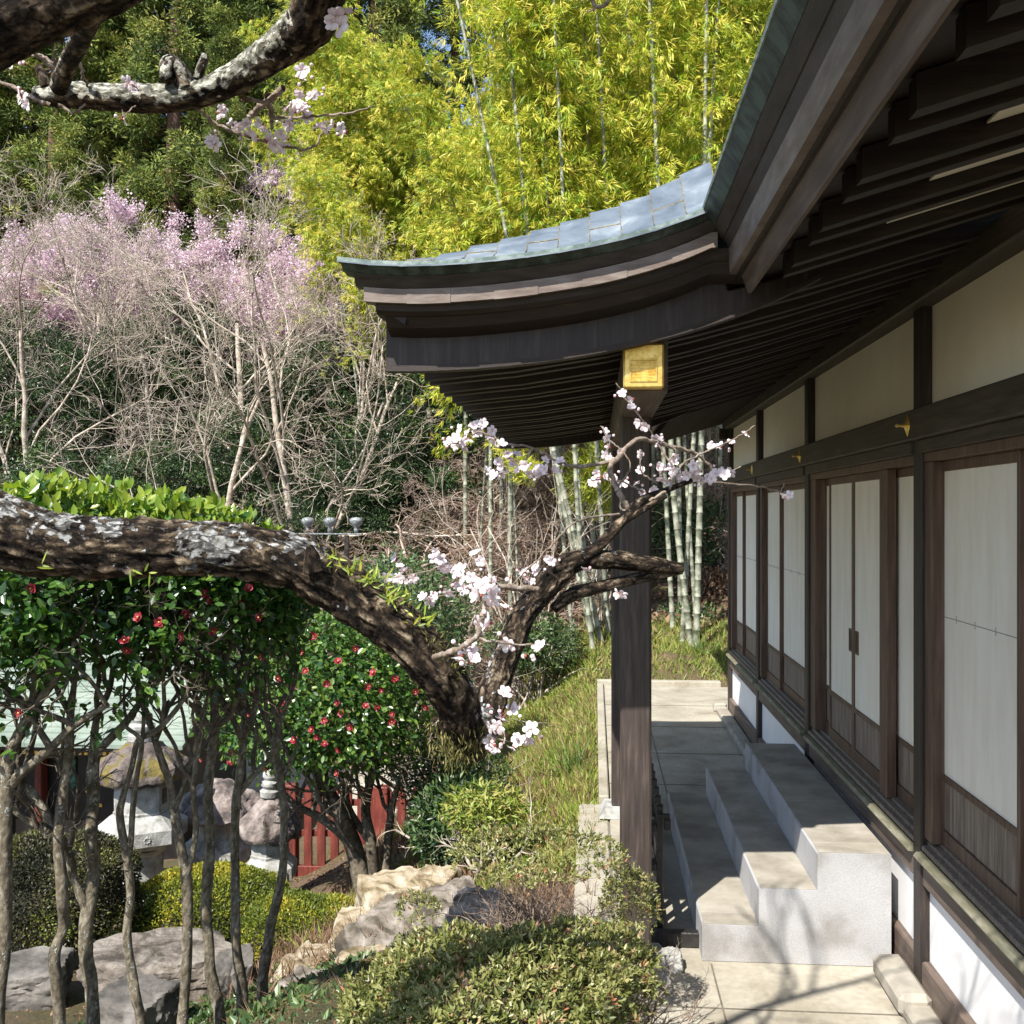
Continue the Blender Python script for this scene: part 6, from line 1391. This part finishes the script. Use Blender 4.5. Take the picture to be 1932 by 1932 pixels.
specs = [(1, 12.5, .045, .9, .42), (2, 11.0, .040, -.8, .45), (3, 13.5, .048, .4, .42), (4, 10.0, .038, -1.1, .45), (5, 13.0, .04, -1.5, .56)]
protos = [bamboo_proto(s_, H, r0, ln, 'x', fr) for (s_, H, r0, ln, fr) in specs]
rg = random.Random(42); used = [False]*5; BLAB = 'tall yellow green bamboo in the dense sunlit grove above the porch roof'
grove = []
for row, (d, n, pa, pb) in enumerate(((18.5, 2, 900, 1000), (19.0, 3, 1370, 1540), (21.5, 9, 860, 1560), (23, 9, 850, 1600), (25.5, 10, 850, 1650), (28.5, 9, 860, 1650), (28, 5, 715, 860), (30.5, 6, 700, 870))):
    for i in range(n):
        grove.append((pa+(pb-pa)*(i+rg.uniform(.1, .9))/n, d+rg.uniform(-.8, .8)))
for (px, d) in grove:
    k = rg.randrange(4) if px > 860 else 4; g = GD(px, d)
    r = protos[k] if not used[k] else copy_tree(protos[k]); used[k] = True
    r.location = (float(g[0]), float(g[1]), float(g[2])-.1); r.rotation_euler = (0, 0, rg.uniform(-.9, .9) if px < 870 else rg.uniform(0, 6.28)); s_ = rg.uniform(.88, 1.12); r.scale = (s_, s_, s_*rg.uniform(.95, 1.08))
    r['label'] = BLAB
# low bamboo plumes at the left edge of the grove
for (px, d, s_, rz, lab) in ((690, 26.0, .86, .3, 'bamboo bending furthest left over the pink blossom trees'), (770, 24.0, .80, .1, 'bamboo plume low above the left tip of the porch roof'), (900, 19.5, .80, 2.6, 'feathery young bamboo above the middle of the porch roof edge'), (980, 18.5, .80, .4, 'feathery young bamboo behind the middle of the porch roof'), (1120, 18.0, .8, 1.0, 'bushy young bamboo behind the right half of the porch roof')):
    r = copy_tree(protos[4]); g = GD(px, d); r.location = (float(g[0]), float(g[1]), float(g[2])); r.rotation_euler = (0, 0, rz); r.scale = (s_, s_, s_); r['label'] = lab
# bare culms seen one by one
CUL = [((1139, 1268), (1046, 845), 16.2, .047, 'culm', 'bamboo stem leaning left, nearest the blossoming plum twigs', 1), ((1084, 1280), (1058, 950), 16.6, .036, 'culmg', 'thin pale bamboo stem left of the leaning one', 2), ((1120, 1276), (1098, 1040), 15.9, .040, 'culmg', 'short looking bamboo stem crossing behind the plum branch', 3),
 ((1149, 1262), (1126, 838), 16.8, .045, 'culmg', 'grey green bamboo stem just left of the far porch post', 4), ((1150, 1230), (1092, 870), 18.5, .036, 'culmg', 'thin dark bamboo stem furthest back left of the posts', 5), ((1270, 1246), (1251, 828), 17.0, .042, 'culmg', 'grey bamboo stem just right of the near porch post', 6),
 ((1306, 1262), (1279, 1000), 16.0, .050, 'culm', 'bright bamboo stem crossing at its foot, right of the post', 7), ((1284, 1235), (1280, 835), 18.0, .045, 'culmg', 'blue grey bamboo stem behind the bright crossing pair', 8), ((1313, 1175), (1296, 910), 17.6, .034, 'culmg', 'dark slim bamboo stem between the crossing pair', 9), ((1313, 1256), (1323, 830), 15.9, .052, 'culm', 'brightest upright bamboo stem beside the hall corner', 10),
 ((1000, 640), (872, 35), 16.4, .045, 'culm', 'long pale bamboo stem slanting through the yellow green foliage', 11), ((1165, 760), (1135, 180), 16.3, .038, 'culmg', 'pale upright bamboo stem among leaves above the porch roof', 12), ((1080, 760), (1040, 300), 16.8, .03, 'culmg', 'thin bamboo stem glimpsed low in the sunlit foliage', 13), ((1325, 520), (1352, 30), 16.2, .04, 'culmg', 'pale bamboo stem close to the roof edge at upper right', 14)]
for (p0, p1, d, r0, mt, lab, sd0) in CUL:
    if p0[1] > 1100: g = GD(p0[0], d); A = np.array(g)
    else: A = None
    b_ = P(p1[0], p1[1], d); a_ = P(p0[0], p0[1], d)
    if A is None:
        v = (b_-a_)/(b_[2]-a_[2]); gz = float(T(a_[0], a_[1])); A = a_+v*(gz-a_[2]); A[1] = a_[1]
    v = (b_-A)/(b_[2]-A[2]); H = 12.0 if p0[1] > 1100 else 13
    z = np.linspace(0, H, 20); rd = random.Random(sd0); top = b_[2]-A[2]
    pts = np.column_stack([A[0]+v[0]*z*(1+.0*z), A[1]+0*z, A[2]-.1+z])
    if p0[1] > 1100: pts[:, 0] = A[0]+v[0]*np.minimum(z, top+.5)+v[0]*.4*np.maximum(0, z-top-.5)
    root = empty('bamboo', tuple(float(q) for q in (A[0], A[1], A[2])), lab, 'bamboo', 'bamboo stems seen one by one')
    s, L = bamboo_obj(pts, r0, M[mt], root, seed=sd0)
    pos, ax, tone, brs, r = spray_cloud(pts, s, L, 60+sd0, 1100 if p0[1] > 1100 else 300, .38 if p0[1] > 1100 else .62, 1.1, 8)
    n = len(pos); sz = r.uniform(.11, .19, n)
    link('foliage', leaves('foliage', pos, ax, nrmz(np.array([0, -.3, 1.])+r.normal(size=(n, 3))*.55), sz, .023, M['lf_bamboo'], rnd=tone, oval=False, cup=.03, droop=.15), root)
bush(1130, 905, 17.2, (.7, .5, .7), 2600, M['lf_bamboo'], 'loose bamboo foliage hanging low left of the porch posts', 21, .16, .13, group='hanging bamboo leaves', name='young_bamboo', cat='bamboo', p=.6)
bush(985, 885, 16.0, (.28, .25, .22), 380, M['lf_bamboo'], 'small bamboo spray under the left end of the porch eave', 22, .15, .13, group='hanging bamboo leaves', name='young_bamboo', cat='bamboo', p=.6)

# ================================================================ WOODS ON THE HILL
def place(r, px, d, sc, rz, lab, dz=-.15):
    g = GD(px, d); r.location = (float(g[0]), float(g[1]), float(g[2])+dz); r.rotation_euler = (0, 0, rz); r.scale = (sc,)*3
    if lab: r['label'] = lab
def cedar_proto(seed, H):
    rd = random.Random(seed); r = np.random.default_rng(seed); root = empty('cedar_tree', (0, 0, 0), 'x', 'cedar', 'cedars on the hilltop')
    z = np.linspace(0, H, 16); me = fast_tubes('trunk', [(np.column_stack([.1*np.sin(z*.3+seed), .1*np.cos(z*.4), z]), np.linspace(.38, .06, 16), 0)], M['bark_cedar'], sides=(12,)); link('trunk', me, root)
    P_ = []; A_ = []; T_ = []; out = []
    nb = 150
    for i in range(nb):
        zz_ = H*(.12+.88*(i+rd.random())/nb); R = (2.3*(1-(zz_/H))**.75+.35)*rd.uniform(.7, 1.15); a = rd.uniform(0, 6.28); o = np.array([math.cos(a), math.sin(a), 0])
        t = np.linspace(0, 1, 5); B = np.array([0, 0, zz_])+o*R*t[:, None]+np.array([0, 0, 1])*(-.35*R*t*(1-t)*2+.1*R*t*t)[:, None]; out.append((B, np.linspace(.05, .012, 5), 2))
        for c_ in range(rd.randint(3, 6)):
            tt = rd.uniform(.45, 1.05); ctr = np.array([np.interp(tt, t, B[:, j]) for j in range(3)])+r.normal(size=3)*.15; cr = rd.uniform(.28, .55)
            m = 70; v = nrmz(r.normal(size=(m, 3))); v[:, 2] = v[:, 2]*.8+.1; P_.append(ctr+v*cr*(r.random(m)**.5)[:, None]); A_.append(nrmz(v+np.array([0, 0, -.1])+r.normal(size=(m, 3))*.4)); tn = rd.gauss(.42, .24); br = rd.random() < .10
            T_.append(np.clip((np.full(m, tn)+r.normal(size=m)*.12+v[:, 2]*.12) if not br else np.full(m, .97), 0, 1))
    pos = np.vstack(P_); n = len(pos)
    link('foliage', leaves('foliage', pos, np.vstack(A_), nrmz(np.vstack(A_)+r.normal(size=(n, 3))*.5+np.array([0, -.2, .3])), r.uniform(.14, .30, n), .065, M['lf_cedar'], rnd=np.concatenate(T_), oval=False), root)
    link('boughs', fast_tubes('boughs', out, M['bark_cedar'], sides=(5, 5, 4)), root); return root
cp = [cedar_proto(1, 21), cedar_proto(2, 18), cedar_proto(3, 24)]
usedc = [False]*3; rg = random.Random(5)
CED = [(-60, 44), (30, 46), (110, 43), (190, 47), (260, 44), (330, 42), (395, 48), (455, 43), (520, 46), (585, 42), (645, 45), (705, 43), (60, 56), (230, 58), (480, 57), (620, 55), (760, 50), (860, 52), (1000, 50), (1150, 53), (1300, 50), (1450, 52), (140, 37), (420, 37.5), (610, 37)]
for i, (px, d) in enumerate(CED):
    k = i % 3; r = cp[k] if not usedc[k] else copy_tree(cp[k]); usedc[k] = True
    lab = 'tall dark green cedar in the row along the top of the hill' if px < 720 else 'tall cedar standing behind the bamboo grove'
    if i >= 22: lab = 'nearer bushy cedar on the slope just above the pink trees'
    place(r, px, d, rg.uniform(.85, 1.1)*(.62 if i >= 22 else 1), rg.uniform(0, 6), lab)
    if i >= 22: r['group'] = 'nearer cedars'
    elif px >= 720: r['group'] = 'cedars behind the bamboo'
def broad_proto(seed, H, R, mat, name='evergreen_tree', cat='evergreen tree', leaf=.13):
    rd = random.Random(seed); r = np.random.default_rng(seed); root = empty(name, (0, 0, 0), 'x', cat, 'dark evergreens of the hillside')
    out = []; tips = []; cfg = [dict(kids=7, wob=.08, up=.2, ang=(30, 60), rr=.5, lr=.5, seg=8, **{'from': .3}), dict(kids=5, wob=.15, up=.1, ang=(25, 55), rr=.6, lr=.6), dict(kids=4, wob=.2, ang=(25, 55), rr=.6, lr=.55), dict(wob=.2, seg=3)]
    grow(rd, out, (0, 0, -.2), (0, 0, 1), H*.75, .14, 0, cfg, tips)
    link('trunk', fast_tubes('trunk', out[:1], M['bark_g'], sides=(10, 6, 4, 3)), root); link('branches', fast_tubes('branches', out[1:], M['bark_g'], sides=(10, 6, 4, 3)), root)
    P_ = []; D_ = []; T_ = []
    for k in range(90):
        d_ = nrmz(r.normal(size=3)); q = rd.uniform(.35, 1); ctr = np.array([0, 0, H*.58])+d_*q*np.array([R, R, H*.46]); cr = rd.uniform(.3, .65); m = 190; v = nrmz(r.normal(size=(m, 3)))
        P_.append(ctr+v*cr*(r.random(m)**.4)[:, None]*np.array([1, 1, .7])); D_.append(v); T_.append(np.clip(rd.gauss(.4, .15)+.22*r.normal(size=m), 0, 1))
    pos = np.vstack(P_); dd = np.vstack(D_); n = len(pos); sz = r.uniform(.7, 1.3, n)*leaf
    link('foliage', leaves('foliage', pos, nrmz(dd*.6+r.normal(size=(n, 3))*.6+np.array([0, 0, -.2])), nrmz(dd+np.array([0, 0, .5])+r.normal(size=(n, 3))*.5), sz, sz*.36, mat, rnd=np.concatenate(T_), oval=False), root); return root
ep = [broad_proto(11, 7.5, 2.0, M['lf_dark']), broad_proto(12, 6.5, 2.2, M['lf_dark'])]
ue = [False]*2
EV = [(20, 28), (110, 27), (185, 26.5), (270, 28), (350, 27), (430, 28), (505, 27), (580, 28), (650, 27.5), (720, 28.5), (-60, 27), (760, 23.5), (835, 24), (690, 24.5), (210, 22.5), (90, 23), (330, 23.5), (590, 23), (450, 24), (850, 31), (940, 32), (1250, 31), (1350, 33), (1150, 34), (1050, 33)]
for i, (px, d) in enumerate(EV):
    k = i % 2; r = ep[k] if not ue[k] else copy_tree(ep[k]); ue[k] = True; place(r, px, d, (rg.uniform(.60, .74) if d < 25 else rg.uniform(.74, .92)) if px < 800 else rg.uniform(.8, 1.1), rg.uniform(0, 6), 'dark glossy evergreen behind the bare twigs in the middle of the hillside' if px < 800 else 'dark evergreen deep in the wood behind the bamboo stems')
    if px >= 800: r['group'] = 'evergreens behind the bamboo stems'
# bare trees
def bare_proto(seed, cfg, H, r0, mat, name, cat, group, multi=1):
    rd = random.Random(seed); root = empty(name, (0, 0, 0), 'x', cat, group); out = []; tips = []
    for m in range(multi):
        a = rd.uniform(0, 6.3); v = np.array([math.cos(a)*.25*(m > 0), math.sin(a)*.25*(m > 0), 1.]); v /= np.linalg.norm(v); grow(rd, out, (rd.gauss(0, .05)*m, rd.gauss(0, .05)*m, -.2), v, H*rd.uniform(.85, 1.05), r0*(1 if m == 0 else .8), 0, cfg, tips)
    n0 = [q for q in out if q[2] == 0]; n1 = [q for q in out if q[2] > 0]
    link('trunk', fast_tubes('trunk', n0, mat, sides=(9, 6, 4, 3)), root); link('branches', fast_tubes('branches', n1, mat, sides=(9, 6, 4, 3, 3, 3), minr=.0036), root)
    return root, tips
TALL = [dict(kids=6, wob=.10, up=.25, ang=(22, 50), rr=.5, lr=.66, seg=9, taper=.35, **{'from': .28}), dict(kids=6, wob=.16, up=.25, ang=(22, 55), rr=.5, lr=.62, seg=6), dict(kids=5, wob=.2, up=.15, ang=(25, 60), rr=.55, lr=.62, seg=5), dict(kids=5, wob=.22, up=.1, ang=(25, 65), rr=.6, lr=.62, seg=4), dict(wob=.25, up=.1, seg=3)]
MAPLE = [dict(kids=6, wob=.16, up=-.1, ang=(40, 75), rr=.6, lr=.8, seg=7, taper=.5, flat=.5, kup=.12, **{'from': .35}), dict(kids=7, wob=.20, up=0, ang=(25, 60), rr=.6, lr=.6, seg=6, flat=.35), dict(kids=6, wob=.22, up=0, ang=(25, 60), rr=.6, lr=.6, seg=5, flat=.35), dict(kids=5, wob=.25, up=.05, ang=(25, 60), rr=.65, lr=.55, seg=4, flat=.5), dict(wob=.25, up=.1, seg=3)]
BG = 'bare grey trees of the hillside'; MG = 'bare spreading maples of the hillside'
bp_ = [bare_proto(21, TALL, 5.6, .10, M['bark_br'], 'bare_tree', 'bare tree', BG, 1)[0], bare_proto(22, TALL, 5.2, .09, M['bark_br'], 'bare_tree', 'bare tree', BG, 2)[0], bare_proto(23, TALL, 6.0, .10, M['bark_br'], 'bare_tree', 'bare tree', BG, 1)[0]]
ORD = ['first', 'second', 'third', 'fourth', 'fifth', 'sixth', 'seventh', 'eighth', 'ninth', 'tenth', 'eleventh', 'twelfth', 'thirteenth', 'fourteenth', 'fifteenth']
BT_ = sorted([(-30, 26), (75, 24.5), (160, 27), (285, 25.5), (405, 23), (480, 24.5), (540, 22), (660, 25.5), (225, 29)])
ub = [False]*3
for i, (px, d) in enumerate(BT_):
    k = i % 3; r = bp_[k] if not ub[k] else copy_tree(bp_[k]); ub[k] = True; place(r, px, d, rg.uniform(1.15, 1.5), rg.uniform(0, 6), 'leafless grey tree on the hillside, %s from the left of its row' % ORD[i])
mp_ = [bare_proto(31, MAPLE, 2.6, .11, M['bark_pk'], 'bare_maple', 'bare tree', MG, 2)[0], bare_proto(32, MAPLE, 2.3, .10, M['bark_pk'], 'bare_maple', 'bare tree', MG, 2)[0]]
MP = sorted([(60, 20), (200, 21), (345, 19.5), (470, 21), (600, 20.5), (730, 20.5), (850, 21.5), (960, 23)])
um = [False]*2
for i, (px, d) in enumerate(MP):
    k = i % 2; r = mp_[k] if not um[k] else copy_tree(mp_[k]); um[k] = True; place(r, px, d, rg.uniform(.95, 1.2), rg.uniform(0, 6), 'low spreading maple with bare pinkish twigs, %s from the left of its row' % ORD[i], dz=.2)
# pink blossoming trees
def pink_proto(seed, H):
    r = np.random.default_rng(seed); rd = random.Random(seed)
    root, tips = bare_proto(seed, [dict(kids=8, wob=.12, up=.1, ang=(30, 65), rr=.55, lr=.6, seg=8, **{'from': .3}), dict(kids=6, wob=.18, ang=(25, 55), rr=.6, lr=.6, seg=6), dict(kids=5, wob=.2, ang=(25, 55), rr=.6, lr=.6, seg=5), dict(wob=.2, seg=4)], H, .13, M['bark_g'], 'pink_blossom_tree', 'blossoming tree', 'pink blossoming trees on the hillside')
    tp = np.array([t[0] for t in tips]); n = 15000; idx = r.integers(0, len(tp), n); back = np.array([t[1] for t in tips])[idx]
    pos = tp[idx]-back*r.uniform(0, .6, (n, 1))+r.normal(size=(n, 3))*.085
    sz = r.uniform(.04, .085, n); tone = np.clip(r.random(n)*.6+.4*((pos[:, 2]-pos[:, 2].min())/np.ptp(pos[:, 2])), 0, 1)
    link('blossom', leaves('blossom', pos, nrmz(r.normal(size=(n, 3))), nrmz(r.normal(size=(n, 3))), sz, sz*.9, M['pinkb'], rnd=tone, oval=False), root); return root
pp_ = [pink_proto(41, 4.6), pink_proto(42, 4.2)]
PK = sorted([(185, 36), (355, 36), (-30, 34), (50, 33), (130, 35), (215, 34), (305, 35), (400, 35), (480, 34.5), (555, 34), (625, 33), (700, 32), (760, 31), (610, 37)])
up_ = [False]*2
for i, (px, d) in enumerate(PK):
    k = i % 2; r = pp_[k] if not up_[k] else copy_tree(pp_[k]); up_[k] = True; place(r, px, d, rg.uniform(1.48, 1.62) if px > 590 else rg.uniform(1.28, 1.36) if px < 60 else rg.uniform(1.12, 1.28), rg.uniform(0, 6), 'pink blossoming tree on the hillside, %s from the left of the band' % ORD[i])
# brown brushwood at the foot of the hill
def brush_proto(seed, mat):
    rd = random.Random(seed); r = np.random.default_rng(seed); root = empty('brushwood', (0, 0, 0), 'x', 'shrub', 'brown brushwood at the foot of the hill'); out = []; tips = []
    cfg = [dict(kids=6, wob=.14, up=0, ang=(30, 70), rr=.55, lr=.6, seg=6, flat=.5, **{'from': .2}), dict(kids=5, wob=.2, ang=(25, 60), rr=.6, lr=.6, flat=.4), dict(kids=4, wob=.2, ang=(25, 60), lr=.6, flat=.4), dict(wob=.2, seg=3)]
    for k in range(6):
        a = rd.uniform(0, 6.3); v = np.array([math.cos(a)*.3, math.sin(a)*.3, 1]); v /= np.linalg.norm(v); grow(rd, out, (rd.gauss(0, .3), rd.gauss(0, .3), -.1), v, 2.2, .028, 0, cfg, tips)
    link('branches', fast_tubes('branches', out, M['bark_pk'], sides=(6, 4, 3, 3), minr=.005), root)
    tp = np.array([t[0] for t in tips]); n = 5200; idx = r.integers(0, len(tp), n); pos = tp[idx]+r.normal(size=(n, 3))*np.array([.16, .16, .05]); sz = r.uniform(.03, .065, n)
    link('dry_leaves', leaves('dry_leaves', pos, nrmz(r.normal(size=(n, 3))*np.array([1, 1, .3])+np.array([0, 0, -.3])), nrmz(r.normal(size=(n, 3))*.5+np.array([0, 0, 1])), sz, sz*.6, mat, oval=False), root); return root
qp = [brush_proto(51, M['lf_dry']), brush_proto(52, M['lf_gold']), brush_proto(53, M['lf_dry'])]
uq = [False]*3
BR = sorted([(560, 21), (640, 19), (700, 22), (760, 18.5), (820, 21.5), (880, 19), (930, 17.5), (985, 21), (1040, 19), (900, 24), (1000, 25.5), (800, 25.5), (700, 26), (1100, 22), (1180, 24), (1240, 21.5), (1300, 23), (1350, 20.5), (500, 23), (610, 24.5), (1090, 26.5), (1290, 27)])
for i, (px, d) in enumerate(BR):
    k = (i*7) % 3; r = qp[k] if not uq[k] else copy_tree(qp[k]); uq[k] = True; place(r, px, d, rg.uniform(.8, 1.2), rg.uniform(0, 6), 'tangled brown brushwood with dry leaves under the wood behind the porch')
